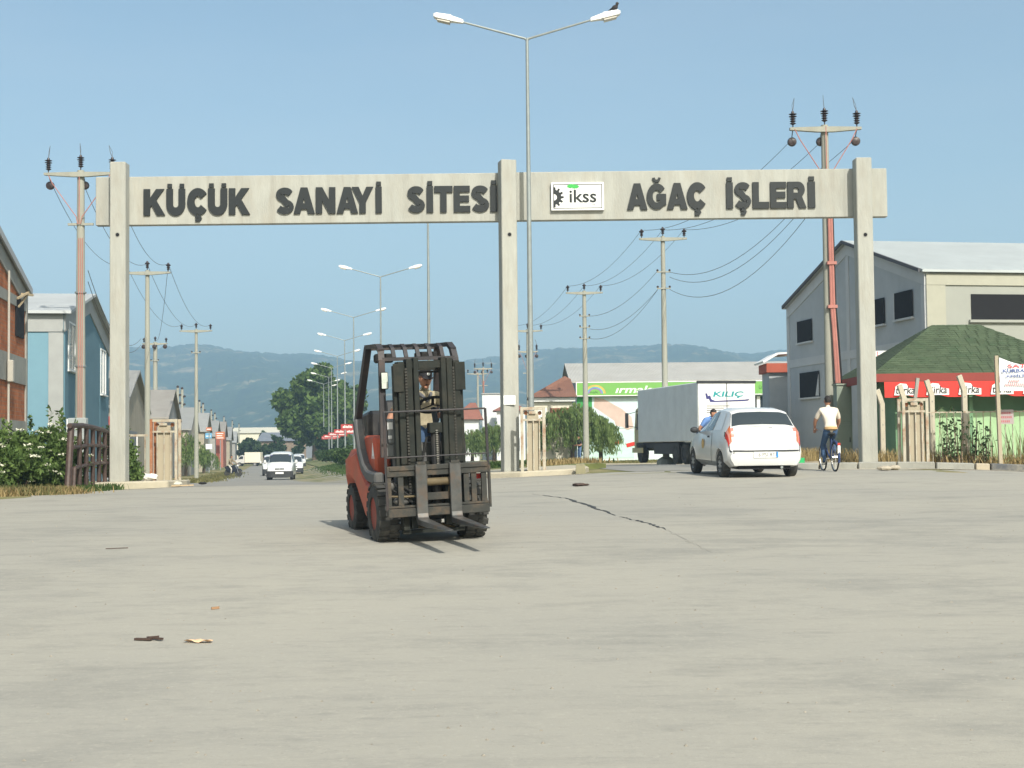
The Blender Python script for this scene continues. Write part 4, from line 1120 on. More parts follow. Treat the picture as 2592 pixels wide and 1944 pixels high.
# --- brown-roofed house left of the shop
ROOFT = stripe_mat('roof_tile_brown', (.25,.125,.085), (.18,.08,.05), 14)
CREAM = mat('wall_cream', (.66,.62,.50), .85, .06)
hx0, hx1, hy = X(1352, 94), X(1462, 94), 94.0
zb = gz(2, 94)
hs = empty('cream_house', (hx0, hy, zb), 0, 'cream house with brown tiled roof left of the shop', 'house')
wv_ = hx1 - hx0; ze_ = P(1400, 1004, 94).z - zb; za_ = P(1431, 952, 97).z - zb
B(0, wv_-.3, .3, 5.5, -.3, ze_-.15).build('wall', CREAM, hs)
B(-.25, wv_-.1, 0, .28, ze_-.32, ze_-.05).build('cornice', WHITE, hs)
MB().add([(-.4,-.25,ze_-.03),(wv_,-.25,ze_-.03),(wv_,6,ze_-.03),(-.4,6,ze_-.03),(wv_*.76,2.8,za_),(wv_*.9,2.8,za_-.2)], [(0,1,5,4),(1,2,5),(2,3,4,5),(3,0,4),(3,2,1,0)]).build('roof', ROOFT, hs)
SHU = mat('shutter_brown', (.22,.09,.05), .8, .1)
B(wv_*.38, wv_*.85, .26, .298, ze_-2.3, ze_-.75).build('shutter', SHU, hs)
B(wv_*.10, wv_*.30, .26, .298, ze_-2.3, ze_-.75).build('door', WHITE, hs)
# --- further houses between the forklift and the centre column
def house(u0, u1, Y, vbase, veave, vapex, label, roofm, wallm, ridge=.5):
    x0, x1 = X(u0, Y), X(u1, Y); zb = gz((x0+x1)/2, Y)
    h = empty('house', (x0, Y, zb), 0, label, 'house', 'houses beyond the median')
    w = x1 - x0; ze = P(u0, veave, Y).z - zb; za = P(u0, vapex, Y+2.5).z - zb
    B(0, w, 0, 5, -.4, ze).build('wall', wallm, h)
    MB().add([(-.4,-.4,ze),(w+.4,-.4,ze),(w+.4,5.4,ze),(-.4,5.4,ze),(w*(ridge-.12),2.5,za),(w*(ridge+.12),2.5,za)], [(0,1,5,4),(1,2,5),(2,3,4,5),(3,0,4),(3,2,1,0)]).build('roof', roofm, h)
    B(w*.2, w*.48, -.03, -.003, .9, 2.1).build('window', SHU, h)
    B(w*.6, w*.8, -.03, -.003, .9, 2.1).build('window', GLASS, h)
    return h
WHW = mat('wall_white', (.66,.68,.68), .85, .05)
ROOFR = stripe_mat('roof_tile_red', (.33,.14,.10), (.25,.1,.06), 14)
house(1150, 1212, 132, 1150, 1062, 1020, 'white house with red tiled roof right of the forklift mast', ROOFR, WHW, .75)
pw = empty('white_block', (X(1222,142), 142, gz(-3,142)), 0, 'plain white block wall building left of the centre column', 'building')
B(0, 2.4, 0, 6, -.4, P(1240,998,142).z - gz(-3,142)).build('wall', WHW, pw); B(-.1,2.5,-.1,6.1,P(1240,998,142).z-gz(-3,142)+.004,P(1240,998,142).z-gz(-3,142)+.12).build('roof', GREYC, pw)
house(1258, 1330, 136, 1150, 1040, 1020, 'small house with red eaves just behind the centre column', ROOFR, WHW)
# --- far buildings at the end of the road
def far_block(u0, u1, Y, vt, ve, label, roofm, wallm, depth=14):
    x0, x1 = X(u0, Y), X(u1, Y); zb = gz((x0+x1)/2, Y)
    h = empty('far_warehouse', (x0, Y, zb), 0, label, 'warehouse', 'far warehouses at the end of the road')
    w = x1-x0; ze = P(u0, ve, Y).z - zb; za = P(u0, vt, Y + depth/2).z - zb
    B(0, w, 0, depth, -.5, ze).build('wall', wallm, h)
    MB().prism([(-.5,ze+.01),(depth/2,za),(depth+.5,ze+.01)], 'x', -.5, w+.5).build('roof', roofm, h)
    for k in range(int(w/6)):
        B(3+k*6, 5+k*6, -.05, -.003, 1, 2.6).build('window', GLASS, h)
    return h
RFD = stripe_mat('roof_sheet_dark', (.20,.215,.24), (.15,.16,.18), 4)
far_block(655, 788, 310, 1095, 1117, 'far warehouse with wide grey blue roof at the end of the road', RFD, mat('wall_dun', (.22,.17,.13), .9))
far_block(775, 840, 285, 1114, 1124, 'low far warehouse with pale roof under the round tree', ROOFG, mat('wall_bluegrey', (.20,.22,.25), .9), 8)
far_block(560, 760, 420, 1083, 1097, 'long far cream warehouse on the left horizon', mat('roof_cream', (.55,.52,.42), .8), CREAM, 12)
# --- unfinished grey block building, right
GRB = mat('block_grey', (.42,.44,.45), .92, .09, .9, bump=.25, bscale=8, dirt=(.34,.36,.37), dirt_amt=.5, dscale=.7)
CRS = mat('render_cream', (.325,.335,.30), .9, .06, .8)
zb = 0.85
near = (X(2352,51), 51.0); far = (X(1999,64.5), 64.5)
gb = shed('grey_building', far, near, 22, zb, P(2352,686,51).z, P(2352,686,51).z + 2.0, GRB, ROOFWW, 'unfinished grey block building with cream long side and open windows on the right', side=1, over=.18, mside=CRS, thick=.10)
w = gb['w']; he = gb['he']; ha = gb['ha']
BND = mat('band_grey', (.50,.51,.51), .9, .08, 1)
for sg in (0, 1):
    xa, xb = (0, w/2) if sg == 0 else (w/2, w)
    MB().prism([(xa,gh(xa)-.5),(xb,gh(xb)-.5),(xb,gh(xb)-.02),(xa,gh(xa)-.02)], 'y', -.04, -.003).build('verge_band', BND, gb)
    MB().prism([(xa,gh(xa)-.03),(xb,gh(xb)-.03),(xb,gh(xb)+.10),(xa,gh(xa)+.10)], 'y', -.26, -.19).build('roof_edge', mat('edge_dark', (.10,.10,.11), .8), gb)
for x in (.12, w*.33, w*.5, w*.67, w-.16): B(x-.14, x+.14, -.035, -.002, -.2, gh(x)-.52).build('concrete_pillar', BND, gb)
B(.28, w-.32, -.03, -.001, 4.15, 4.5).build('concrete_band', BND, gb)
def opening(x0, x1, z0, z1):
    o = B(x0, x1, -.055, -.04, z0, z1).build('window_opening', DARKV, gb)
    B(x0-.05, x1+.05, -.12, -.003, z0-.08, z0-.004).build('sill', BND, o)
    B(x0-.07, x0-.002, -.06, -.003, z0, z1).build('reveal', BND, o)
opening(1.3, 3.0, 5.2, 6.15) ; opening(1.5, 3.7, 2.75, 3.85)
opening(w*.66, w*.66+1.3, 5.3, 6.3); opening(w*.82, w*.82+1.5, 5.35, 6.35)
MB().prism([(3.71,2.78),(3.71,3.7),(3.35,2.8)], 'y', -.07, -.057).build('torn_sheet', BND, gb)
# cream long side (local x=w plane)
B(w+.002, w+.05, .02, .75, -.3, he-.51).build('corner_pillar', mat('render_yellowish', (.385,.38,.31), .9, .06), gb)
B(w+.001, w+.055, .02, 21.9, he-.5, he-.1).build('eaves_band', mat('render_yellowish', (.385,.38,.31), .9, .06), gb)
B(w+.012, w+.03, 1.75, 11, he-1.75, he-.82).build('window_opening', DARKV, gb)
B(w+.002, w+.12, 1.65, 11.1, he-1.85, he-1.755).build('sill', CRS, gb)
# white panel between buildings and small porch roof
wp = empty('billboard', (X(2245,47), 47, P(2245,906,47).z), 0, 'blank white billboard panel above the left slope of the green roof', 'billboard')
B(-.45,.43,0,.06,-.30,.24).build('panel', WHITE, wp); B(-.05,.05,.062,.12,-4.2,-.1).build('post', GALV, wp)
B(-.25,-.23,-.004,-.001,-.28,.22).build('red_line', RED, wp)
pr_ = empty('porch_roof', (X(1985,68), 68, P(1985,905,68).z), 0, 'small white topped porch roof left of the grey block building', 'porch')
MB().prism([(-.9,-.25),(-.2,.15),(.9,.22),(.9,.30),(-.25,.24),(-.95,-.16)], 'y', 0, 2.5).build('roof', WHITE, pr_)
B(-.75,.9,.1,2.3,-.7,-.26).build('red_beam', mat('beam_red', (.40,.10,.06), .8), pr_)
B(-.6,.9,.3,2.2,-4.4,-.705).build('wall', GRB, pr_)
# --- kiosk with green shingled hip roof
KY = 41.5
kx0, kx1 = X(2209, KY), X(2209, KY) + 6.9
zb = gz(13, KY) + .12
ki = empty('kiosk', (kx0, KY, zb), R(-1.2), 'green kiosk with green shingled hip roof and red soft-drink valance', 'kiosk')
ze_ = P(2209, 950, KY).z - zb; za_ = P(2420, 822, 44.5).z - zb
KG = mat('kiosk_green', (.33,.50,.28), .7, .06, 1.5); KG_SHADE = mat('kiosk_green_shaded', (.15,.28,.155), .7, .1)  # second green carries the shade under the roof overhang in its colour
B(.9, 6.2, .9, 5.4, -.2, ze_-.1).build('wall', KG_SHADE, ki)
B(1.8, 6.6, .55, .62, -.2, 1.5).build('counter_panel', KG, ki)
for k in range(6): MB().prism([(2.0+k*.85,1.505),(2.35+k*.85,1.505),(2.175+k*.85,1.62)], 'y', .56, .61).build('panel_peak', KG, ki)
B(1.25, 1.75, .86, .895, -.1, 1.55).build('door', PILL, ki)
for x in (.95, 3.0, 5.0): B(x-.05,x+.05,.4,.5,-.2,ze_-.1).build('post', KG_SHADE, ki)
SHG = mat('shingle_green', (.062,.086,.047), .95, .3, 2.0, dirt=(.045,.085,.04), dirt_amt=.6, dscale=1.2)
SHG2 = mat('shingle_green_b', (.066,.092,.051), .95, .3, 2.0); SHG3 = mat('shingle_green_c', (.055,.08,.043), .95, .3, 2.0)
W_k, D_k = 6.9, 6.3
A0 = [Vector((0,0,ze_)), Vector((W_k,0,ze_)), Vector((W_k,D_k,ze_)), Vector((0,D_k,ze_))]
T0 = [Vector((W_k*.385,D_k/2,za_)), Vector((W_k*.60,D_k/2,za_))]
rf = MB().add(A0 + T0, [(0,1,5,4),(1,2,5),(2,3,4,5),(3,0,4),(3,2,1,0)]).build('roof', SHG, ki)
# shingle courses: each course a slim overlapping strip with staggered tabs
def courses(a, b, tl, tr, n):
    """rows of shingles on the slope a-b (eave) to tl-tr (top)"""
    nrm = (b - a).cross(tl - a).normalized()
    meshes = []
    for i in range(n):
        t0 = i/n; t1 = min(1, (i+1.12)/n)
        p0 = a.lerp(tl, t0); q0 = b.lerp(tr, t0); p1 = a.lerp(tl, t1); q1 = b.lerp(tr, t1)
        L_ = (q0-p0).length; m_ = max(1, int(L_/.30)); off = (i % 2) * .5
        for k in range(-1, m_+1):
            f0 = max(0, (k + off)/m_); f1 = min(1, (k + 1 + off)/m_ - .012/max(.3, L_)*3)
            if f1 - f0 < .01: continue
            s0 = p0.lerp(q0, f0); s1 = p0.lerp(q0, f1); s2 = p1.lerp(q1, f1); s3 = p1.lerp(q1, f0)
            h = .012 + rng.uniform(0, .008)
            meshes.append(([s0+nrm*h, s1+nrm*h, s2+nrm*.008, s3+nrm*.008, s0+nrm*.002, s1+nrm*.002], [(0,1,2,3),(4,5,1,0)]))
    return meshes
allm = courses(A0[0], A0[1], T0[0], T0[1], 24) + courses(A0[3], A0[0], T0[0], T0[0] + Vector((0,.001,0)), 24)
big = sorted(range(len(allm)), key=lambda i: i)[:300]
for i, (vs, fs) in enumerate(allm[:290]):
    MB().add(vs, fs).build('shingle', (SHG, SHG2, SHG3)[rng.randrange(3)], rf, recalc=False)
rest = MB()
for vs, fs in allm[290:]: rest.add(vs, fs)
if rest.v: tag(rest.build('shingles', SHG2, rf, recalc=False), kind='stuff')
DRD = mat('fascia_maroon', (.24,.045,.035), .7, .1)
B(.05, W_k-.05, -.06, -.002, ze_-.2, ze_+.04).build('eaves_board', DRD, ki)
B(-.06, -.002, .0, D_k, ze_-.2, ze_+.04).build('eaves_board', DRD, ki)
VAL = mat('valance_red', (.62,.03,.02), .55, .06)
def valance(x0, x1, y):
    n = 60; vs = []; fs = []
    for i in range(n+1):
        t = i/n; x = x0 + (x1-x0)*t
        ph = (x / .95) % 1.0
        zl = ze_ - .66 + .07*abs(math.cos(ph*math.pi))**6
        yy = y - .02*math.sin(x*7)
        vs += [(x, yy, ze_-.205), (x, yy-.03, zl)]
    for i in range(n): fs.append((2*i, 2*i+1, 2*i+3, 2*i+2))
    return MB().add(vs, fs)
va = valance(.35, W_k-.1, -.10).build('valance', VAL, ki, recalc=False)
LBL = mat('label_white', (.78,.77,.74), .6, .05); INK = mat('ink_black', (.03,.03,.03), .6)
for k in range(7):
    x = .62 + k*.93
    lab = MB().quad(*[(x + a, -.152, ze_ - .44 + b) for a, b in ((0,-.16),(.66,-.16),(.66,.02),(.44,.05),(.36,.17),(.18,.19),(.05,.10))]).build('drink_label', LBL, va, recalc=False)
    put_text('türka', INK, lab, x+.05, x+.60, ze_-.56, ze_-.34, -.157, shear=.15, offset=.015)
# ------------------------------------------------------------------ vegetation
def quads_mesh(name, V, m, parent=None, loc=(0,0,0)):
    """V: (n,4,3) array of leaf quads"""
    n = len(V)
    me = bpy.data.meshes.new(name)
    me.vertices.add(n*4); me.vertices.foreach_set('co', V.reshape(-1).astype(np.float32))
    me.loops.add(n*4); me.loops.foreach_set('vertex_index', np.arange(n*4, dtype=np.int32))
    me.polygons.add(n); me.polygons.foreach_set('loop_start', np.arange(0, n*4, 4, dtype=np.int32))
    me.polygons.foreach_set('loop_total', np.full(n, 4, dtype=np.int32))
    me.update(calc_edges=True); me.validate()
    me.materials.append(m)
    o = bpy.data.objects.new(name, me); col.objects.link(o); o.location = loc
    if parent is not None: o.parent = parent
    return o
def leaves(rs, C, size, droop=0.0, aspect=1.8, up=0.3):
    """random leaf quads round centres C (n,3)"""
    n = len(C)
    d = rs.normal(size=(n,3)); d[:,2] -= droop*2; d /= np.linalg.norm(d, axis=1, keepdims=True)
    a = rs.normal(size=(n,3)); a[:,2] += up
    s = np.cross(d, a); s /= np.linalg.norm(s, axis=1, keepdims=True) + 1e-9
    k = size * rs.uniform(.6, 1.35, size=(n,1))
    h = d * k * aspect / 2; w = s * k / 2
    return np.stack([C - h, C - h*.1 + w, C + h, C - h*.1 - w], axis=1)
def clumps(rs, centers, radii, per, squash=.8, shell=.55):
    out = []
    for c, r_ in zip(centers, radii):
        n = int(per * r_ ** 2)
        d = rs.normal(size=(n,3)); d /= np.linalg.norm(d, axis=1, keepdims=True)
        rad = r_ * (shell + (1-shell) * rs.uniform(size=(n,1))) * rs.uniform(.75, 1.12, size=(n,1))
        p = d * rad; p[:,2] *= squash
        out.append(p + np.array(c))
    return np.concatenate(out)
BARK = mat('bark', (.12,.09,.06), .95, .25, 6, bump=.6, bscale=20)
LF_TREE = leafmat('leaf_tree', (.03,.072,.016), (.15,.225,.055))
LF_WILL = leafmat('leaf_willow', (.075,.135,.04), (.26,.34,.115), .5)
LF_DARK = leafmat('leaf_dark', (.018,.042,.014), (.06,.10,.035))
LF_HEDGE = leafmat('leaf_elder', (.030,.068,.016), (.15,.22,.06), .3)
LF_BUSH = leafmat('leaf_bush', (.03,.07,.015), (.10,.15,.045))
LF_DRY = leafmat('leaf_dry', (.20,.15,.06), (.38,.29,.14), .2)
LF_WEED = leafmat('leaf_weed', (.08,.10,.03), (.22,.19,.08), .25)
def tree(name, x, y, H, Wd, label, m, seed, nb=26, leaf=.30, per=240, trunk=.25, group=None, th=.22, cat='tree', squash=.85):
    rs = np.random.RandomState(seed)
    z = gz(x, y)
    root = empty(name, (x, y, z), 0, label, cat, group)
    cz = H*(th + (1-th)/2); rz_ = H*(1-th)/2; rx = Wd/2
    cs = []; rr = []
    for i in range(nb):
        d = rs.normal(size=3); d /= np.linalg.norm(d)
        k = rs.uniform(.25, .86)
        # crown a touch narrower on top
        c = np.array([d[0]*rx*k*(1 - .25*max(0, d[2])), d[1]*rx*k, cz + d[2]*rz_*k])
        cs.append(c); rr.append(rs.uniform(.17, .34)*Wd*.5*1.25)
    tk = MB()
    top = Vector((0, 0, H*.55))
    tk.tube([(0,0,-.2),(rs.uniform(-.1,.1),0,H*th),(0,rs.uniform(-.1,.1),H*.55)], [trunk*1.25, trunk, trunk*.5], 9)
    t_ob = tk.build('trunk', BARK, root, smooth=True)
    lb = MB()
    for c in cs[:10]:
        s = Vector((0, 0, rs.uniform(th*.9, .45)*H)); e = Vector(c)
        lb.tube([s, s.lerp(e, .5) + Vector((0,0,.05*H)), e], [trunk*.4, trunk*.25, trunk*.08], 5)
    lb.build('limb', BARK, t_ob, smooth=True)
    C = clumps(rs, cs, rr, per)
    quads_mesh('crown', leaves(rs, C, leaf), m, root)
    return root
def willow(x, y, H, Wd, label, seed, group, n=70, per=60, m=None):
    rs = np.random.RandomState(seed); z = gz(x, y)
    root = empty('willow_tree', (x, y, z), 0, label, 'tree', group)
    t_ob = MB().tube([(0,0,-.2),(.05,0,H*.4),(0,.05,H*.75)], [.16,.12,.05], 8).build('trunk', BARK, root, smooth=True)
    lb = MB(); C = []
    for i in range(n):
        a = rs.uniform(0, 2*math.pi); rr = Wd/2*math.sqrt(rs.uniform(.02, 1))
        tx, ty = math.cos(a)*rr, math.sin(a)*rr
        zt_ = H*(1 - .35*(rr/(Wd/2))**2)*rs.uniform(.86, 1.0)
        ln = rs.uniform(.35, .82)*zt_
        if i % 4 == 0: lb.tube([(0,0,H*.5),(tx*.6,ty*.6,zt_*.98),(tx,ty,zt_*.95)], [.05,.03,.012], 5)
        for k in range(per):
            t = rs.uniform(0, 1)**1.35
            C.append((tx*(1+.12*t) + rs.normal()*.07*(1+1.0*t), ty*(1+.12*t) + rs.normal()*.07*(1+1.0*t), zt_ - ln*t))
    lb.build('limb', BARK, t_ob)
    C = np.array(C)
    quads_mesh('crown', leaves(rs, C, .07, droop=1.8, aspect=4.5), m or LF_WILL, root)
    return root
# trees on and beyond the median
def xm(u, Y): return X(u, Y)
tree('broadleaf_tree', xm(797, 236), 236, P(797,915,236).z - gz(xm(797,236),236), 12.6, 'big round broadleaf tree behind the street lamps', LF_TREE, 11, nb=46, leaf=.55, per=150, trunk=.45, group='tall trees at the end of the median', th=.12)
tree('broadleaf_tree', xm(868, 250), 250, P(860,930,250).z - gz(-30,250), 8.5, 'narrower broadleaf tree between the round tree and the forklift', LF_TREE, 12, nb=30, leaf=.5, per=150, trunk=.35, group='tall trees at the end of the median', th=.1)
tree('broadleaf_tree', xm(835, 215), 215, 4.3, 6.5, 'low dark tree under the round tree, behind the red pole banners', LF_DARK, 13, nb=22, leaf=.4, per=150, trunk=.2, group='tall trees at the end of the median', th=.08)
for k, (u, Y, H, Wd) in enumerate([(622,270,5.6,5.5),(640,262,4.6,5),(660,258,4.4,4.8),(690,255,4.6,5.2),(703,268,6.6,3.2),(715,290,3.4,4),(757,275,4.2,3.6),(668,330,7.6,4.6)]):
    tree('roadside_tree', xm(u, Y), Y, H, Wd, ['dark tree at the left end of the far clump','second dark tree of the far clump left of the vans','third dark tree of the far clump left of the vans','broad dark tree above the white box truck','tall pointed dark tree before the far grey roof','low dark tree just above the front van','small dark tree under the far grey roof, nearest the median','dark tree standing above the long cream warehouse'][k], LF_DARK, 40+k, nb=14, leaf=.4, per=110, trunk=.2, group='dark roadside trees at the far bend', th=.1)
# clipped shrubs on the median
sh = [(874,139,1.7),(862,137,1.6),(850,150,1.8),(838,165,1.7),(826,180,1.7),(815,200,1.6),(806,215,1.6),(884,118,1.7),(893,126,1.9)]
SHL = ['just right of the nearest free lamp base','left of the nearest free lamp base','second left of the lamp base','third along the row','fourth along the row','fifth along the row','farthest along the row','nearest the forklift wheel','half hidden behind the forklift']
for k, (u, Y, H) in enumerate(sh):
    x = xm(u, Y); rs = np.random.RandomState(70+k)
    r_ = empty('median_shrub', (x, Y, gz(x, Y) + .13), 0, 'clipped green shrub on the median, ' + SHL[k], 'shrub', 'clipped shrubs along the median')
    MB().tube([(0,0,0),(0,0,H*.5)], [.06,.03], 6).build('trunk', BARK, r_)
    cs = [(rs.uniform(-.35,.35), rs.uniform(-.6,.6), H*rs.uniform(.3,.75)) for _ in range(9)]
    quads_mesh('crown', leaves(rs, clumps(rs, cs, [H*.33]*9, 420), .16), LF_BUSH, r_)
# willows
willow(xm(470,128), 128, 4.0, 3.4, 'willow between the rusty housing and the plain roadside pole', 21, 'willows by the road', n=60)
willow(xm(515,150), 150, 2.6, 3.2, 'small drooping willow right of the plain roadside pole', 22, 'willows by the road', n=50)
willow(xm(1448,93), 93, P(1425,1018,93).z-gz(3,93), 5.0, 'broad willow left of the willow pole, before the cream house', 23, 'willows by the road', n=110, per=70)
willow(xm(1520,94.5), 94.5, P(1500,1052,94).z-gz(5,94), 2.6, 'willow with a bare trunk right of the willow pole, before the shop boards', 24, 'willows by the road', n=50, per=60)
willow(xm(1250,112), 112, 3.2, 3.4, 'low willow between the forklift and the centre column', 25, 'willows by the road', n=80, per=60)
willow(xm(1195,120), 120, 2.8, 3.0, 'low willow seen through the forklift load frame', 26, 'willows by the road', n=60, per=60)

# elder shrubs with white flower heads, left
FLW = mat('elder_flower', (.66,.66,.52), .8, .1)
def elder(x, y, H, rx, ry, label, seed, nb=30, flowers=40):
    rs = np.random.RandomState(seed); z = gz(x, y)
    root = empty('elder_shrub', (x, y, z), 0, label, 'shrub', 'flowering elder shrubs by the railing')
    cs = []; rr = []
    for i in range(nb):
        a = rs.uniform(0, 6.28); k = math.sqrt(rs.uniform(0, 1))*.85
        zz = H*rs.uniform(.12, .86)*(1 - .22*k*k)
        cs.append((math.cos(a)*rx*k, math.sin(a)*ry*k, zz)); rr.append(rs.uniform(.22, .42))
    st = MB()
    for c in cs[:14]: st.tube([(c[0]*.3,c[1]*.3,0),(c[0]*.7,c[1]*.7,c[2]*.6),c], [.03,.02,.008], 5)
    st.build('stem', BARK, root)
    C = clumps(rs, cs, rr, 3900, squash=.9, shell=.3)
    fl = []
    for i in range(flowers):
        c = cs[rs.randint(nb)]; r_ = rr[0]*1.0
        a = rs.uniform(-2.8, -.3)
        p = np.array(c) + np.array([math.cos(a)*r_*1.0, math.sin(a)*r_*1.05, rs.uniform(.1, .95)*r_])
        m_ = 26
        q = rs.normal(size=(m_,3))*np.array([.05,.05,.012]) + p
        fl.append(leaves(rs, q, .032, aspect=1.2, up=3))
    tag(quads_mesh('flower_heads', np.concatenate(fl), FLW, root), kind='stuff')
    # young shoots sticking up
    sp = []
    for i in range(16):
        c = cs[rs.randint(nb)]
        for t in np.linspace(0, 1, 14): sp.append((c[0]+rs.normal()*.03, c[1]+rs.normal()*.03, c[2]+.3+t*.35))
    quads_mesh('foliage', np.concatenate([leaves(rs, C, .052, droop=.3, aspect=2.3), leaves(rs, np.array(sp), .055, aspect=2.4)]), LF_HEDGE, root)
    return root
elder(-12.35, 31.6, 1.55, 1.0, .8, 'leafy elder shrub with white flowers at the left edge of the picture', 31, 30, 48)
elder(-11.2, 31.9, 1.5, .9, .8, 'leafy elder shrub with white flowers left of the brown railing', 32, 30, 60)
elder(-11.9, 30.9, 1.15, .9, .7, 'low front elder growth with few flowers at the left', 33, 22, 10)
elder(-10.75, 33.3, 1.62, .75, .7, 'elder shrub seen behind the brown railing bars', 34, 26, 22)
elder(-11.6, 34.2, 1.6, 1.0, .8, 'rear elder shrub between the railing and the blue building', 35, 26, 18)
elder(-10.35, 37.4, 1.72, .50, .5, 'upright bushy shrub between the brown railing and the left housing', 36, 22, 10)
# dry grass and weeds
def grass_patch(name, pts, h, n, m, seed, spread=.5, label=None, lean=.25, zoff=0, w=.012):
    rs = np.random.RandomState(seed); out = []
    P0 = np.array(pts)
    idx = rs.randint(len(P0), size=n)
    bx = P0[idx,0] + rs.normal(size=n)*spread; by = P0[idx,1] + rs.normal(size=n)*spread*.7
    bz = np.array([gz(a, b) for a, b in zip(bx, by)]) + zoff
    hh = h*rs.uniform(.35, 1.2, size=n)
    lx = rs.normal(size=n)*lean*hh; ly = rs.normal(size=n)*lean*hh
    ang = rs.uniform(0, math.pi, size=n); wx = np.cos(ang)*w; wy = np.sin(ang)*w
    base = np.stack([bx, by, bz], 1); tip = np.stack([bx+lx, by+ly, bz+hh], 1); mid = base*.5 + tip*.5 - np.stack([lx*.12, ly*.12, -hh*.06], 1)
    s = np.stack([wx, wy, np.zeros(n)], 1)
    V = np.stack([base - s, base + s, mid + s*.8, mid - s*.8], 1); V2 = np.stack([mid - s*.8, mid + s*.8, tip + s*.1, tip - s*.1], 1)
    o = quads_mesh(name, np.concatenate([V, V2]), m)
    return tag(o, label or 'dry grass', 'grass', None, 'stuff')
grass_patch('dry_grass', [(-12.6+k*.32, 29.9 + .25*math.sin(k)+.05*k) for k in range(10)], .17, 6500, LF_DRY, 51, .30, 'dry straw-coloured grass in front of the elder shrubs', lean=.6)
grass_patch('green_weeds', [(-12.6+k*.3, 30.2) for k in range(10)], .22, 2200, LF_WEED, 52, .25, 'green weeds at the foot of the elder shrubs')
grass_patch('green_weeds', [(-9.75,32.2),(-9.5,32.6),(-9.9,31.9),(-9.35,33.2)], .16, 700, LF_BUSH, 53, .12, 'green weeds round the near railing post', w=.02)
grass_patch('dry_grass', [(9.9+.22*k, 38.6-.03*k) for k in range(36)], .30, 2600, LF_DRY, 54, .40, 'dry grass along the post fence before the kiosk', zoff=.12, lean=.5)
grass_patch('tall_weeds', [(11.6+.2*k, 38.2) for k in range(28)], .9, 420, LF_WEED, 55, .22, 'tall half-dry weeds between the fence rods', zoff=.12, lean=.12)
grass_patch('dry_grass', [(9.2,37.5),(8.4,42),(9.0,43),(7.9,40.5),(9.6,44.8)], .35, 1800, LF_DRY, 56, .4, 'dry tufts round the right gate column and cabinet', zoff=.12)
grass_patch('green_grass', [(med(y)+s*1.4, y) for y in range(44, 150, 3) for s in (-1.4,-.6,.2,1)], .14, 16000, LF_BUSH, 57, .7, 'short green grass on the median strip', zoff=.13, w=.03)
grass_patch('green_grass', [(lroad_r(y) - 9.4, y) for y in range(62, 150, 3)], .15, 9000, LF_WEED, 58, .6, 'rough green grass on the left road verge', w=.035)
grass_patch('dry_grass', [(x, 90 + rng.uniform(-3, 4)) for x in np.arange(0.5, 14, .6)], .14, 9000, LF_WEED, 59, .9, 'yellowish grass along the shop front', w=.035)
grass_patch('dry_grass', [(1.0+k*.25, 41.5+k*.3) for k in range(5)], .16, 900, LF_DRY, 60, .4, 'yellow grass on the median behind the centre housing', zoff=.13, w=.02)
# leafy tall weeds by the fence
def tall_weed(x, y, H, seed, label):
    rs = np.random.RandomState(seed); z = gz(x, y) + .12
    r_ = empty('tall_weed', (x, y, z), 0, label, 'weed', 'tall leafy weeds at the fence')
    st = MB(); C = []
    for i in range(4):
        tx, ty = rs.normal()*.14, rs.normal()*.1; hh = H*rs.uniform(.7, 1.05)
        st.tube([(tx*.2,ty*.2,0),(tx*.7,ty*.7,hh*.5),(tx,ty,hh)], [.012,.009,.004], 5)
        for k in range(16):
            t = rs.uniform(.1, 1); C.append((tx*t+rs.normal()*.06, ty*t+rs.normal()*.05, hh*t))
    st.build('stem', BARK, r_)
    quads_mesh('foliage', leaves(rs, np.array(C), .06, aspect=2.2), LF_DARK, r_)
for k, (u, H) in enumerate([(2388,1.45),(2412,1.25),(2427,1.5),(2462,1.2),(2496,1.3)]):
    tall_weed(X(u,37.9), 37.9, H, 80+k, ['tall leafy weed right of the right housing, first from it','tall leafy weed second from the right housing','tallest leafy weed just left of the bent post','tall leafy weed right of the tall bent post','tall leafy weed beside the small fence sign'][k])
# ------------------------------------------------------------------ forklift
FX, FY = -0.995, 16.62
fk = empty('forklift', (FX, FY, gz(FX, FY)), R(17), 'red and black forklift truck with lowered forks and roof guard in the foreground', 'forklift')
fk.rotation_euler = (R(1.4), R(-2.2), R(18))
FRED = mat('forklift_red', (.46,.088,.045), .55, .16, 3, dirt=(.30,.12,.075), dirt_amt=.7, dscale=3.5)
FBLK = mat('forklift_black', (.03,.031,.033), .55, .25, 4, dirt=(.10,.09,.075), dirt_amt=.5, dscale=3)
FGRY = mat('forklift_grey', (.085,.088,.09), .6, .2, 3, dirt=(.16,.14,.11), dirt_amt=.5, dscale=3)
MASTM = mat('mast_steel', (.020,.023,.020), .7, .35, 6, spec=.2, dirt=(.05,.044,.032), dirt_amt=.6, dscale=4)
CARR = mat('carriage_steel', (.036,.037,.033), .7, .25, 5, dirt=(.13,.085,.05), dirt_amt=.6, dscale=5)
FORKM = mat('fork_steel', (.10,.102,.10), .42, .35, 7, metal=.55, dirt=(.15,.10,.07), dirt_amt=.7, dscale=6)
TYRE = mat('tyre', (.05,.05,.047), .9, .25, 8, dirt=(.13,.12,.095), dirt_amt=.7, dscale=5)
CHAIN = mat('chain_steel', (.30,.29,.26), .4, .3, 10, metal=.7)
GOLD = mat('ochre_part', (.12,.092,.05), .7, .25, 6)
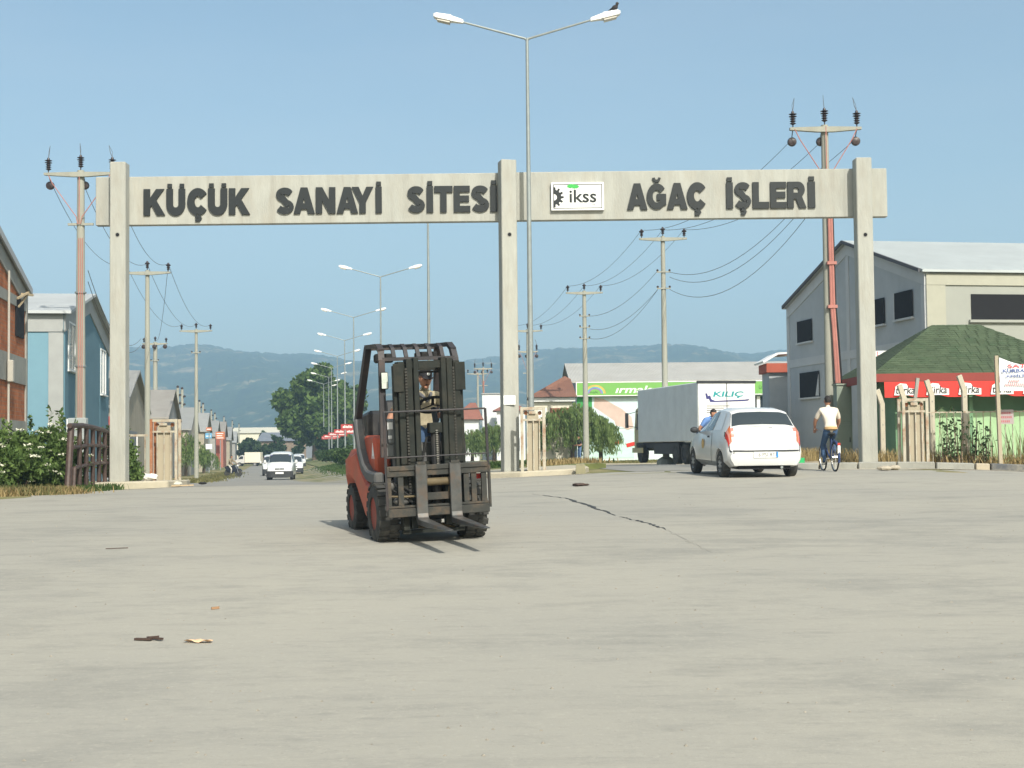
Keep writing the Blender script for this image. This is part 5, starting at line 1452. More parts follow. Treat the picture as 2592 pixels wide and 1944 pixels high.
def wheel(x, y, r_, w, parent, rimm, lugs=18, name='wheel', side=-1):
    wr = MB()
    prof = [(r_*.58,-w/2),(r_*.86,-w/2),(r_*.97,-w*.42),(r_,-w*.30),(r_,w*.30),(r_*.97,w*.42),(r_*.86,w/2),(r_*.58,w/2),(r_*.58,-w/2)]
    wr.lathe(prof, (0,0,0), 36, 'x', cap=False)
    wo = wr.build(name, TYRE, parent, smooth=True, loc=(x, y, r_))
    lg = MB()
    for k in range(lugs):
        a = 2*math.pi*k/lugs
        for sx in (-1, 1):
            c = Vector((sx*w*.25, math.cos(a + sx*.08)*(r_+.004), math.sin(a + sx*.08)*(r_+.004)))
            lg.box(c.x-w*.24, c.x+w*.24, c.y-.035, c.y+.035, c.z-.012, c.z+.012, (a - math.pi/2 + sx*.08, 0, 0))
    lg.build('tread_lug', TYRE, wo)
    for sx in (-1, 1):
        MB().lathe([(.001,sx*w*.20),(r_*.20,sx*w*.24),(r_*.22,sx*w*.34),(r_*.30,sx*w*.34),(r_*.34,sx*w*.22),(r_*.52,sx*w*.26),(r_*.60,sx*w*.46),(r_*.63,sx*w*.47),(r_*.63,sx*w*.40)], (0,0,0), 24, 'x').build('rim', rimm, wo, smooth=True)
        nb = MB()
        for k in range(6): nb.lathe([(.018,0),(.018,sx*.03)], (sx*w*.22, math.cos(k*math.pi/3)*r_*.40, math.sin(k*math.pi/3)*r_*.40), 6, 'x')
        nb.build('wheel_nut', FGRY, wo)
    return wo
RIMR = mat('rim_red', (.30,.06,.04), .7, .2, 5, dirt=(.13,.075,.055), dirt_amt=.8, dscale=6)
wheel(-.52, 0, .335, .25, fk, RIMR); wheel(.52, 0, .335, .25, fk, RIMR)
wheel(-.46, 1.66, .295, .20, fk, RIMR, 16); wheel(.46, 1.66, .295, .20, fk, RIMR, 16)
# chassis and counterweight
MB().prism([(-.28,.26),(1.3,.22),(1.35,.62),(.75,.72),(.42,.72),(.36,.58),(.25,.70),(-.28,.72)], 'x', -.36, .36).build('chassis', FBLK, fk, bevel=.015)
def counterweight():
    secs = []
    ys = [1.02,1.15,1.45,1.8,2.05,2.18]
    hw = [.55,.58,.60,.58,.50,.36]
    zt_ = [1.02,1.06,1.08,1.06,.98,.85]
    zb_ = [.42,.62,.66,.60,.40,.42]
    mb = MB(); vs = []; n = 12
    for y, h, t, b_ in zip(ys, hw, zt_, zb_):
        ring = [(-h*.80,b_),(-h,b_+.10),(-h,b_+.3),(-h*.97,t-.16),(-h*.86,t-.04),(-h*.66,t),(h*.66,t),(h*.86,t-.04),(h*.97,t-.16),(h,b_+.3),(h,b_+.10),(h*.80,b_)]
        vs += [(a, y, c) for a, c in ring]
    fs = [tuple(range(n-1,-1,-1)), tuple(5*n+k for k in range(n))]
    for i in range(5):
        for k in range(n): fs.append((i*n+k, i*n+(k+1)%n, (i+1)*n+(k+1)%n, (i+1)*n+k))
    return mb.add(vs, fs)
counterweight().build('counterweight', FRED, fk, smooth=True)
# red side fenders sweeping from the counterweight down to the front wheel arch
fend = [(1.10,1.02),(1.02,.98),(.80,.80),(.52,.66),(.34,.66),(.26,.58),(.36,.48),(.44,.36),(.50,.22),(.62,.26),(.82,.40),(1.05,.56),(1.2,.64),(1.45,.70),(1.6,.72),(1.5,.95)]
for s in (-1, 1):
    a, b_ = sorted((s*.40, s*.60))
    MB().prism(fend, 'x', a, b_).build('fender', FRED, fk, bevel=.03)
    # dark step sill that curves up into the rear pillar
    path = [(-.02,.74),(.22,.74),(.45,.755),(.68,.84),(.86,1.02),(.98,1.24),(1.06,1.40)]
    rb_ = ribbon(path, .13)
    a, b_ = sorted((s*.50, s*.615))
    MB().prism(rb_, 'x', a, b_).build('sill', FGRY, fk, bevel=.02)
    # red engine cover flank inside the pillar
    a, b_ = sorted((s*.33, s*.52))
    MB().prism([(.34,.74),(.56,.80),(.74,.92),(.86,1.06),(.93,1.215),(.42,1.215),(.36,1.14),(.32,1.0)], 'x', a, b_).build('cover_flank', FRED, fk, bevel=.03)
MB().prism([(.36,.95),(.43,1.14),(.50,.95),(.46,.95),(.45,.98),(.41,.98),(.40,.95)], 'x', -.5235, -.5215).build('capacity_mark', WHITE, fk)
# engine hood, seat
MB().prism([(.30,.72),(.98,.72),(1.5,1.0),(1.75,1.05),(1.78,1.30),(1.65,1.40),(1.0,1.40),(.94,1.10),(.45,1.06),(.32,1.0)], 'x', -.32, .32).build('engine_hood', FBLK, fk, bevel=.03)
MB().prism([(1.0,1.06),(1.75,1.04),(1.8,1.25),(1.7,1.45),(1.02,1.52)], 'x', -.44, .44).build('rear_cover', FBLK, fk, bevel=.05)
seat = empty('seat', (0,0,0)); seat.parent = fk
MB().box(-.24,.24,.42,.94,1.065,1.19).build('cushion', FBLK, seat, bevel=.04)
MB().prism([(.86,1.18),(.99,1.18),(1.09,1.62),(.98,1.64)], 'x', -.23, .23).build('backrest', FBLK, seat, bevel=.03)
# front cowl, dashboard, steering column
MB().prism([(-.26,.60),(-.10,.60),(-.02,.95),(-.10,1.12),(-.22,1.14)], 'x', -.40, .40).build('front_cowl', FGRY, fk, bevel=.015)
MB().tube([(.17,-.06,1.05),(.17,.17,1.52)], .035, 8).build('steering_column', FBLK, fk, smooth=True)
sw = MB(); cn = Vector((.17,.20,1.56)); M3 = Matrix.Rotation(R(-28), 3, 'X')
ring = [cn + M3 @ Vector((.19*math.cos(k*math.pi/12), .19*math.sin(k*math.pi/12), 0)) for k in range(25)]
sw.tube(ring, .018, 7, cap=False)
for k in (0.3, 2.4, 4.5): sw.bar(cn, cn + M3 @ Vector((.18*math.cos(k), .18*math.sin(k), 0)), .035, .012)
so = sw.build('steering_wheel', BLACK, fk, smooth=True)
MB().lathe([(.02,0),(.02,.05),(.035,.06),(.035,.09),(.01,.10)], cn + M3 @ Vector((-.14,.11,0)), 10).build('steering_knob', BLACK, so)
B(-.46,-.36,-.16,.06,1.13,1.42).build('control_box', mat('panel_grey', (.20,.21,.21), .6), fk, bevel=.02)
for k in range(3): MB().tube([(.30+k*.06,.0,1.10),(.30+k*.06,.05,1.40)], [.008,.008], 6).blob((.30+k*.06,.052,1.42), .022, 8, 6).build('lever', BLACK, fk)
# front step lamp/side panel at the left foot well
B(-.50,-.30,-.12,.10,.98,1.14).build('side_lamp_box', mat('panel_grey', (.20,.21,.21), .6), fk, bevel=.015)
# overhead guard
GRD = mat('guard_dark', (.038,.036,.039), .55, .25, 4, dirt=(.10,.065,.05), dirt_amt=.5, dscale=3)
guard = empty('overhead_guard', (-.045,0,0)); guard.parent = fk
ZT = 2.27
for s in (-1, 1):
    MB().bar((s*.47,-.12,.98),(s*.44,-.05,2.10),.07,.055).bar((s*.44,-.05,2.08),(s*.43,.02,2.22),.07,.06).build('front_pillar', GRD, guard)
    MB().bar((s*.50,1.14,1.36),(s*.43,.70,2.27),.075,.07).build('rear_pillar', GRD, guard)
    MB().bar((s*.43,-.02,2.20),(s*.43,.14,ZT),.07,.05).bar((s*.43,.13,ZT),(s*.43,.74,ZT+.012),.07,.05).build('side_beam', GRD, guard)
B(-.43,.43,-.075,-.03,2.085,2.125).build('front_bar', GRD, guard)
B(-.395,.395,.675,.745,ZT-.03,ZT+.035).build('rear_bar', GRD, guard)
for k in range(5):
    x = -.29 + k*.145
    MB().bar((x,-.055,2.12),(x,.02,2.235),.045,.03).bar((x,.015,2.225),(x,.14,ZT+.005),.045,.03).bar((x,.13,ZT),(x,.68,ZT),.05,.03).build('roof_bar', GRD, guard)
B(-.40,-.18,.42,.56,2.08,2.19).build('work_lamp', BLACK, guard, bevel=.02)
B(.10,.36,.42,.56,2.10,2.20).build('work_lamp', BLACK, guard, bevel=.02)
mi = B(-.48,-.39,-.155,-.125,1.76,1.96).build('mirror', BLACK, guard, bevel=.012)
B(-.47,-.40,-.158,-.1555,1.77,1.95).build('mirror_glass', mat('mirror_glass', (.62,.68,.60), .15, .25, 8, spec=.8), mi)  # pale diffuse colour painted in for the mirror's bright reflection
# mast: outer channels, inner channels, cylinders, cross members
MY = -.47
mast = empty('mast', (-.04,0,0)); mast.parent = fk
for s in (-1, 1):
    def chan(x0, x1, y0, y1, z0, z1, nm):
        a, b_ = sorted((s*x0, s*x1))
        MB().box(a, b_, y0, y1, z0, z1).build(nm, MASTM, mast, bevel=.006)
    chan(.285,.36, MY-.02, MY+.15, .16, 2.06, 'outer_channel')
    chan(.365,.405, MY+.03, MY+.12, .40, 2.02, 'outer_flange')
    chan(.20,.27, MY-.045, MY+.10, .18, 2.09, 'inner_channel')
    chan(.2705,.2845, MY+.01, MY+.08, .2, 2.04, 'inner_web')
    chan(.13,.19, MY-.06, MY+.06, .20, 2.10, 'carriage_channel')
    MB().tube([(s*.25,MY+.20,.2),(s*.25,MY+.20,1.95)], .045, 10).build('lift_cylinder', FBLK, mast, smooth=True)
    MB().box(min(s*.30,s*.42), max(s*.30,s*.42), MY-.035, MY-.022, 1.72, 2.04).build('side_plate', MASTM, mast, bevel=.005)
    ch = MB()
    for k in range(44): ch.box(s*.277-.012, s*.277+.012, MY-.052, MY-.047, .5+k*.034, .5+k*.034+.024)
    ch.build('lift_chain', mat('chain_dark', (.05,.048,.042), .5, .3, 10, metal=.4), mast)
B(-.30,.30,MY+.16,MY+.22,1.96,2.05).build('top_cross_member', MASTM, mast)
B(-.199,.199,MY-.03,MY+.03,1.985,2.065).build('top_cross_member', MASTM, mast)
B(-.30,.30,MY+.16,MY+.21,1.93,1.955).build('cross_member', BLACK, mast)
B(-.30,.30,MY+.16,MY+.21,.80,.92).build('cross_member', MASTM, mast)
B(-.36,.36,MY+.02,MY+.1,.12,.158).build('bottom_cross_member', MASTM, mast)
MB().tube([(.06,MY+.05,.35),(.06,MY+.05,1.25)], .05, 10).build('centre_cylinder', FBLK, mast, smooth=True)
hs_ = MB()
for k in range(20): hs_.blob((.06,MY-.03,.80+k*.0225*1.1), (.017,.012,.010), 8, 5)
hs_.build('beaded_chain', CHAIN, mast, smooth=True)
B(-.02,.14,MY-.02,MY+.1,1.24,1.36).build('pulley_block', MASTM, mast, bevel=.01)
MB().tube([(-.10,MY+.02,.5),(-.11,MY+.04,.9),(-.04,MY+.05,1.2)], .014, 6).build('hydraulic_hose', BLACK, mast, smooth=True)
# carriage
CY = MY - .13
car = empty('carriage', (-.015,0,0)); car.parent = fk
MB().box(-.59,.59,CY-.02,CY+.035,.775,.895).box(-.56,.58,CY-.035,CY-.021,.84,.892).build('upper_bar', CARR, car, bevel=.006)
MB().box(-.59,.59,CY-.03,CY+.04,.325,.42).build('lower_bar', CARR, car, bevel=.006)
MB().box(-.59,.59,CY-.01,CY+.07,.425,.45).build('lower_ledge', CARR, car, bevel=.004)
for x in (-.57, -.43, .33, .42, .54): B(x-.03, x+.03, CY-.005, CY+.03, .452, .773).build('upright', CARR, car)
B(-.16,.16,CY+.0,CY+.06,.50,.58).build('centre_plate', CARR, car)
MB().tube([(-.22,CY+.03,.70),(.16,CY+.03,.70)], .045, 12).build('tilt_cylinder', GOLD, car, smooth=True)
MB().tube([(-.58,CY+.06,.56),(-.40,CY+.02,.55),(-.1,CY+.03,.545),(.12,CY+.02,.56),(.14,CY+.03,.64)], .012, 6).build('hydraulic_hose', GOLD, car, smooth=True)
MB().tube([(-.52,CY+.07,.72),(-.36,CY+.05,.58),(-.2,CY+.07,.48)], .014, 6).tube([(-.55,CY+.08,.66),(-.33,CY+.07,.50),(-.22,CY+.07,.46)], .012, 6).tube([(-.45,CY+.09,.7),(-.30,CY+.08,.6),(-.15,CY+.09,.5)], .012, 6).build('hydraulic_hose', BLACK, car, smooth=True)
MB().blob((-.40,CY+.1,.50), (.10,.05,.05), 10, 8).blob((-.52,CY+.1,.68), (.05,.05,.06), 10, 8).build('valve_block', FGRY, car, smooth=True)
B(.44,.55,CY+.10,CY+.14,.70,.76).build('reflector', RED, car)
# load backrest of thin bars
bkr = MB()
bkr.tube([(.60,CY-.0,.40),(.60,CY+.01,.9),(.595,CY+.03,1.50)], .016, 6).tube([(-.59,CY,.40),(-.59,CY+.01,.9),(-.585,CY+.03,1.50)], .016, 6)
bkr.tube([(-.585,CY+.03,1.50),(.595,CY+.03,1.50)], .012, 6).tube([(-.59,CY+.01,.99),(.60,CY+.01,.99)], .008, 6)
bkr.build('load_backrest', GRD, car, smooth=True)
B(.5915,.615,CY-.02,CY+.03,.38,.86).build('backrest_foot', CARR, car)
# forks
def fork(x, L_):
    w = .065
    prof = [(CY-.036,.915),(CY-.085,.905),(CY-.088,.36),(CY-.10,.315),(CY-.13,.30),(CY-L_,.262),(CY-L_,.250),(CY-.42,.232),(CY-.09,.235),(CY-.05,.27),(CY-.036,.33)]
    f = MB().prism(prof, 'x', x-w, x+w)
    # taper the tip
    for i, p in enumerate(f.v):
        if p[1] < CY-L_+.02: f.v[i] = (x + (p[0]-x)*.55, p[1], p[2])
    fo = f.build('fork', FORKM, fk, bevel=.006)
    B(x-.05, x+.05, CY-.09, CY-.02, .90, .935).build('fork_hook', CARR, fo)
fork(-.225, 1.22); fork(.17, 1.22)
# maker's plates, grease and wear marks
for (x0, x1, z0, z1) in ((-.47,-.41,1.30,1.38),(-.465,-.42,1.19,1.23)): B(x0, x1, -.168, -.162, z0, z1).build('data_plate', WHITE, fk)
# front axle underside
MB().tube([(-.42,0,.335),(.42,0,.335)], .11, 12).build('front_axle', FBLK, fk, smooth=True)
MB().box(-.30,-.06,-.30,-.20,.16,.30).build('axle_bracket', GOLD, fk, bevel=.01)
MB().box(-.34,-.30,-.33,-.20,.10,.30).build('axle_bracket', CARR, fk)
MB().box(.02,.26,-.26,-.16,.12,.20).build('axle_bracket', GOLD, fk, bevel=.01)
MB().tube([(-.36,1.66,.30),(.36,1.66,.30)], .08, 10).build('rear_axle', FBLK, fk, smooth=True)
# ------------------------------------------------------------------ cars and vans (front towards local -y)
CARW = mat('car_white', (.58,.59,.585), .28, .03, 2, coat=.5, dirt=(.62,.60,.54), dirt_amt=.35, dscale=1.6)
TRIM = mat('car_trim', (.035,.037,.04), .6, .15, 4)
CGL = glassmat('car_glass', (.035,.045,.05), .04)
HUB = mat('hubcap', (.38,.39,.39), .4, .1, 5, metal=.5)
LIGHTC = mat('light_clear', (.62,.64,.64), .15, .1, 8, spec=.8)
LRED = mat('light_red', (.50,.03,.02), .2, .1, 6, spec=.7); LORG = mat('light_orange', (.50,.13,.03), .2, .1, 6, spec=.7); LPNK = mat('light_pink', (.48,.20,.16), .2, .1, 6, spec=.7)
class Loft:
    def __init__(self, st):
        self.y = np.array([s[0] for s in st]); self.S = np.array([s[1] for s in st], float)   # (ns,K,2)
        self.K = self.S.shape[1]
    def at(self, y, t, side=1):
        i = int(np.clip(np.searchsorted(self.y, y) - 1, 0, len(self.y)-2)); f = (y - self.y[i])/(self.y[i+1]-self.y[i])
        k = int(min(self.K-2, max(0, math.floor(t)))); g = t - k
        a = self.S[i]*(1-f) + self.S[i+1]*f
        p = a[k]*(1-g) + a[k+1]*g
        return Vector((p[0]*side, y, p[1]))
    def body(self):
        K = self.K; n = 2*K - 2
        vs = []
        for y, s in zip(self.y, self.S):
            half = [(p[0], y, p[1]) for p in s]
            vs += half + [(-p[0], y, p[1]) for p in s[1:-1][::-1]]
        fs = [tuple(range(n)), tuple((len(self.y)-1)*n + k for k in range(n-1,-1,-1))]
        for i in range(len(self.y)-1):
            for k in range(n): fs.append((i*n+k, i*n+(k+1)%n, (i+1)*n+(k+1)%n, (i+1)*n+k))
        return MB().add(vs, fs)
    def patch(self, y0, y1, t0, t1, side, off=.006, n=9, y0b=None, y1b=None):
        """panel following the shell; y0b/y1b: limits at t1 (for slanted ends)"""
        y0b = y0 if y0b is None else y0b; y1b = y1 if y1b is None else y1b
        def f(a, b):
            ya = y0 + (y0b-y0)*b; yb = y1 + (y1b-y1)*b
            y = ya + (yb-ya)*a; t = t0 + (t1-t0)*b
            p = self.at(y, t, side); e = .01
            dy = self.at(y+e, t, side) - self.at(y-e, t, side); dt = self.at(y, min(self.K-1.001, t+e), side) - self.at(y, t-e, side)
            nn = dy.cross(dt).normalized()
            if nn.x*side*.7 + nn.z + .3*abs(nn.y) < 0: nn = -nn
            return p + nn*off
        return MB().grid(f, n, n)
def carve(o, cuts):
    for (y, z, r_) in cuts:
        for s in (-1, 1):
            c = MB().lathe([(r_,-.16),(r_,.40)], (s*.62 if s > 0 else -.86, y, z), 24, 'x').build('cut', None)
            m_ = o.modifiers.new('b', 'BOOLEAN'); m_.operation = 'DIFFERENCE'; m_.object = c; m_.solver = 'EXACT'
    dg = bpy.context.evaluated_depsgraph_get(); dg.update()
    me = bpy.data.meshes.new_from_object(o.evaluated_get(dg))
    cutters = [m_.object for m_ in o.modifiers]
    o.modifiers.clear(); o.data = me
    for c in cutters: bpy.data.objects.remove(c)
    me.shade_smooth(); me.set_sharp_from_angle(angle=R(32))
def car_wheel(x, y, r_, w, parent, hub=HUB):
    wo = MB().lathe([(r_*.60,-w/2),(r_*.92,-w/2),(r_,-w*.36),(r_,w*.36),(r_*.92,w/2),(r_*.60,w/2),(r_*.60,-w/2)], (0,0,0), 28, 'x', cap=False).build('wheel', TYRE, parent, smooth=True, loc=(x, y, r_))
    for s in (-1, 1):
        MB().lathe([(.001,s*w*.44),(r_*.2,s*w*.46),(r_*.55,s*w*.40),(r_*.64,s*w*.48),(r_*.64,s*w*.3)], (0,0,0), 20, 'x').build('hubcap', hub, wo, smooth=True)
        sl = MB()
        for k in range(8):
            a = k*math.pi/4; sl.box(s*w*.455-.004, s*w*.455+.004, -.02, .02, r_*.30, r_*.50, (a,0,0), (s*w*.455,0,0))
        sl.build('hub_slot', TRIM, wo)
    return wo
def sect(zb, wb, ws, zm, wbelt, zbelt, wr, zt, zr=None):
    zr = zr if zr is not None else zt - .05
    return [(0,zb),(wb,zb),(ws*.985,zb+.12),(ws,zm),(wbelt,zbelt),(wr,zr),(wr*.72,zt),(0,zt+.012)]
# --- white hatchback seen from behind
PST = [(-1.88,sect(.30,.45,.56,.46,.52,.58,.45,.62)),(-1.80,sect(.24,.60,.72,.50,.68,.66,.58,.70)),(-1.55,sect(.22,.66,.80,.55,.76,.76,.64,.82)),(-1.1,sect(.22,.68,.825,.60,.79,.86,.66,.93)),
       (-.72,sect(.22,.68,.83,.62,.80,.93,.66,1.0,.97)),(-.30,sect(.22,.68,.83,.62,.80,.945,.62,1.24,1.18)),(-.02,sect(.22,.68,.83,.62,.80,.955,.575,1.415,1.36)),(.4,sect(.22,.68,.83,.62,.80,.965,.59,1.48,1.42)),(.95,sect(.22,.68,.83,.62,.80,.975,.60,1.475,1.415)),
       (1.32,sect(.22,.68,.83,.62,.80,.985,.60,1.445,1.39)),(1.42,sect(.22,.68,.825,.62,.795,.985,.605,1.405,1.355)),(1.58,sect(.22,.68,.82,.62,.785,.98,.65,1.245,1.20)),(1.71,sect(.24,.68,.81,.60,.77,.95,.69,1.09,1.055)),(1.775,sect(.25,.68,.80,.60,.75,.88,.70,1.0,.975)),(1.83,sect(.26,.70,.79,.55,.735,.70,.69,.76,.745)),(1.845,sect(.27,.70,.78,.50,.74,.60,.68,.635,.625)),(1.92,sect(.27,.66,.745,.46,.70,.56,.62,.595,.585)),(1.935,sect(.30,.60,.69,.45,.64,.53,.58,.56,.55))]
def hatchback():
    root = empty('hatchback_car', (0,0,0))
    lf = Loft(PST); bd = lf.body().build('body', CARW, root); carve(bd, [(-1.22,.29,.335),(1.25,.29,.335)])
    for s in (-1, 1):
        car_wheel(s*.725, -1.22, .285, .18, root); car_wheel(s*.725, 1.25, .285, .18, root)
        lf.patch(-.62, .62, 4.06, 4.94, s, y0b=-.08, y1b=.60).build('side_window', CGL, root, smooth=True, recalc=False)
        lf.patch(.68, 1.36, 4.06, 4.94, s, y0b=.66, y1b=1.16).build('quarter_panel', CARW, root, smooth=True, recalc=False)
        lf.patch(1.60, 1.93, 3.72, 4.0, s, .008).build('bumper_strip', TRIM, root, recalc=False)
        mr = MB().blob((s*.93,-.52,1.0), (.10,.06,.07), 10, 8).bar((s*.80,-.52,.96),(s*.9,-.52,.98),.05).build('mirror', TRIM, root, smooth=True)
        hd = MB().box(min(s*.805,s*.822), max(s*.805,s*.822), .22, .36, .84, .875).build('door_handle', TRIM, root)
        MB().tube([(s*.835,.62,.30),(s*.84,.62,.62),(s*.812,.62,.95)], .004, 4).build('door_seam', TRIM, root)
        # tail lamp, three coloured zones
        tl = lf.patch(1.66, 1.825, 3.62, 4.97, s, .010, 8).build('tail_light', LPNK, root, smooth=True, recalc=False)
        lf.patch(1.665, 1.822, 3.64, 4.0, s, .014, 6).build('light_segment', LRED, tl, smooth=True, recalc=False)
        lf.patch(1.665, 1.822, 4.5, 4.93, s, .014, 6).build('light_segment', LORG, tl, smooth=True, recalc=False)
        lf.patch(1.72, 1.80, 4.9, 5.3, s, .011, 6).build('light_segment', LPNK, tl, smooth=True, recalc=False)
        lf.patch(1.45, 1.69, 5.12, 7.0, s, .008, 9).build('rear_window', CGL, root, smooth=True, recalc=False)
        MB().tube([lf.at(y, t, s) for y, t in ((1.42,5.0),(1.58,4.98),(1.71,4.9),(1.775,4.95))], .005, 4).build('hatch_seam', TRIM, root)
        B(min(s*.5,s*.7), max(s*.5,s*.7), -1.84, -1.78, .58, .70).build('headlight', LIGHTC, root, bevel=.02)
        MB().box(min(s*.60,s*.86),max(s*.60,s*.86),-1.56,-.88,.26,.62).build('wheel_well', DARKV, root) if False else None
    lf.patch(-.70, -.04, 5.0, 6.95, 1).build('windscreen', CGL, root, smooth=True, recalc=False); lf.patch(-.70, -.04, 5.0, 6.95, -1).build('windscreen', CGL, root, smooth=True, recalc=False)
    MB().bar((-.2,1.735,1.055),(.32,1.705,1.09),.018).build('wiper', TRIM, root)
    B(-.48,.48,1.30,1.40,1.02,1.12).build('parcel_shelf', TRIM, root)
    MB().grid(lambda a, b: (-.70+1.40*a, 1.952 - .022*(2*a-1)**8, .562+.030*b), 17, 2).build('bumper_strip', TRIM, root, recalc=False)
    pl = B(-.26,.26,1.938,1.955,.435,.555).build('number_plate', SIGNW, root)
    B(-.26,-.215,1.956,1.958,.437,.553).build('plate_band', mat('plate_blue', (.05,.25,.60), .5), pl)
    t_ = put_text('16 PSI 877', INK, pl, .20, -.235, .455, .535, 1.9585); t_.location.y = 0
    MB().lathe([(.022,0),(.022,.012)], (0,1.80,.80), 12, 'y').build('lock_badge', TRIM, root)
    B(.42,.55,1.775,1.80,.885,.905).build('badge', HUB, root); B(-.55,-.45,1.775,1.80,.885,.905).build('badge', HUB, root)
    MB().grid(lambda a, b: (-.56+1.12*a, 1.836 - .01, .30+.0*b), 2, 2)
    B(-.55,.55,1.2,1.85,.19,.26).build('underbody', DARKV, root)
    MB().tube([(-.35,1.5,.24),(-.35,1.9,.23)], .03, 8).build('exhaust', GALV, root)
    emb = MB().lathe([(.001,0),(.11,0),(.11,.004)], (.834,-.15,.70), 20, 'x').build('door_emblem', mat('emblem_tan', (.55,.36,.12), .5, .3, 20), root)
    return root
pc = hatchback()
px_, py_ = X(1876, 31.6), 31.6
pc.location = (px_, py_, gz(px_, py_)); pc.rotation_euler = (0, 0, R(180 - 158.5 + 180 - 180)) 
pc.rotation_euler = (R(-1.2), 0, math.pi + R(6))
tag(pc, 'white three-door hatchback car seen from behind, driving through the right lane', 'car')

# --- white delivery vans seen from the front
VST = [(-2.06,sect(.32,.50,.62,.50,.58,.62,.50,.68)),(-1.98,sect(.26,.66,.78,.52,.74,.74,.62,.82)),(-1.75,sect(.24,.70,.83,.60,.80,.90,.66,.99)),(-1.30,sect(.24,.72,.855,.65,.83,1.03,.70,1.13,1.10)),
       (-.95,sect(.24,.72,.86,.65,.84,1.06,.69,1.42,1.36)),(-.62,sect(.24,.72,.86,.65,.84,1.07,.67,1.70,1.62)),(-.3,sect(.24,.72,.86,.65,.845,1.07,.67,1.79,1.70)),(.5,sect(.24,.72,.86,.65,.845,1.07,.68,1.83,1.74)),(1.6,sect(.24,.72,.86,.65,.845,1.07,.69,1.82,1.74)),(1.98,sect(.24,.70,.85,.65,.83,1.07,.68,1.78,1.71)),(2.08,sect(.28,.66,.80,.65,.78,1.05,.62,1.55,1.5))]
def van():
    root = empty('delivery_van', (0,0,0))
    lf = Loft(VST); bd = lf.body().build('body', CARW, root); carve(bd, [(-1.32,.32,.37),(1.26,.32,.37)])
    for s in (-1, 1):
        car_wheel(s*.74, -1.32, .315, .19, root); car_wheel(s*.74, 1.26, .315, .19, root)
        lf.patch(-.95, .2, 4.08, 4.92, s, y0b=-.60, y1b=.2).build('side_window', CGL, root, smooth=True, recalc=False)
        lf.patch(-1.26, -.66, 5.02, 7.0, s).build('windscreen', CGL, root, smooth=True, recalc=False)
        MB().blob((s*1.0,-.85,1.18), (.09,.06,.13), 10, 8).bar((s*.84,-.85,1.1),(s*.95,-.85,1.13),.05).build('mirror', CARW, root, smooth=True)
        MB().grid(lambda a, b: (s*(.40+.34*a), -2.0 + .16*a*a + .09*b - .012, .68+.17*b+.05*a*b), 6, 5).build('headlight', LIGHTC, root, smooth=True, recalc=False)
        MB().lathe([(.05,0),(.05,.02)], (s*.55,-2.03,.42), 12, 'y').build('fog_lamp', LIGHTC, root)
    B(-.30,.30,-2.065,-2.0,.67,.77).build('grille', TRIM, root, bevel=.02)
    MB().lathe([(.045,-.07),(.045,0)], (0,-2.005,.72), 14, 'y').build('badge', HUB, root)
    MB().grid(lambda a, b: (-.84+1.68*a, -2.10 + .62*max(0, abs(2*a-1)-.70)**1.35, .20+.40*b), 17, 5).build('bumper', TRIM, root, smooth=True, recalc=False)
    pl = B(-.26,.26,-2.115,-2.092,.42,.53).build('number_plate', SIGNW, root)
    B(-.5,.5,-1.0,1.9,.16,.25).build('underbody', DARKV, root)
    MB().grid(lambda a, b: (-.62+1.24*a, -.745 + .045*b - .04*(1-(2*a-1)**2)*0, 1.575+.06*b), 6, 3).build('sun_strip', mat('strip_blue', (.10,.10,.22), .5), root, recalc=False)
    return root
v0 = van()
VN = [(712,93,0,'white delivery van coming head-on, nearest of the vans on the left road'),(689,124,0,'white van half hidden behind the left flank of the nearest van'),(744,134,0,'white van just behind the right flank of the nearest van'),(757,190,0,'farthest van, mostly hidden behind the right-hand white van')]
for k, (u, Y, dz, lb_) in enumerate(VN):
    o = v0 if k == 0 else copy_tree(v0)
    x = X(u, Y); o.location = (x, Y, gz(x, Y) + .006); o.rotation_euler = (0, 0, R(9.5 if k else 6))
    tag(o, lb_, 'van', 'white vans on the left road')
# --- white box truck parked on the left verge (side view)
bt = empty('box_truck', (X(628,232), 232, gz(X(628,232),232)), R(-2), 'white box truck parked sideways left of the vans', 'truck')
CRW = mat('box_cream', (.72,.68,.56), .6, .05)
B(-.6,2.0,-.0,1.9,.55,2.25).build('cargo_box', CRW, bt, bevel=.03)
MB().prism([(-2.15,.45),(-.65,.45),(-.65,1.75),(-1.25,1.75),(-1.75,1.15),(-2.15,1.0)], 'y', .1, 1.8).build('cab', CARW, bt, bevel=.05)
MB().prism([(-1.65,1.15),(-.85,1.15),(-.85,1.62),(-1.25,1.62)], 'y', .09, .098).build('side_window', CGL, bt)
for x in (-1.45, 1.1):
    for y in (.15, 1.7): car_wheel(0, 0, .33, .2, bt).location = (x, y, .33)
for o in [c for c in bt.children if c.name.startswith('wheel')]: o.rotation_euler = (0,0,math.pi/2)
B(-2.1,2.0,.2,1.7,.38,.54).build('chassis', TRIM, bt)
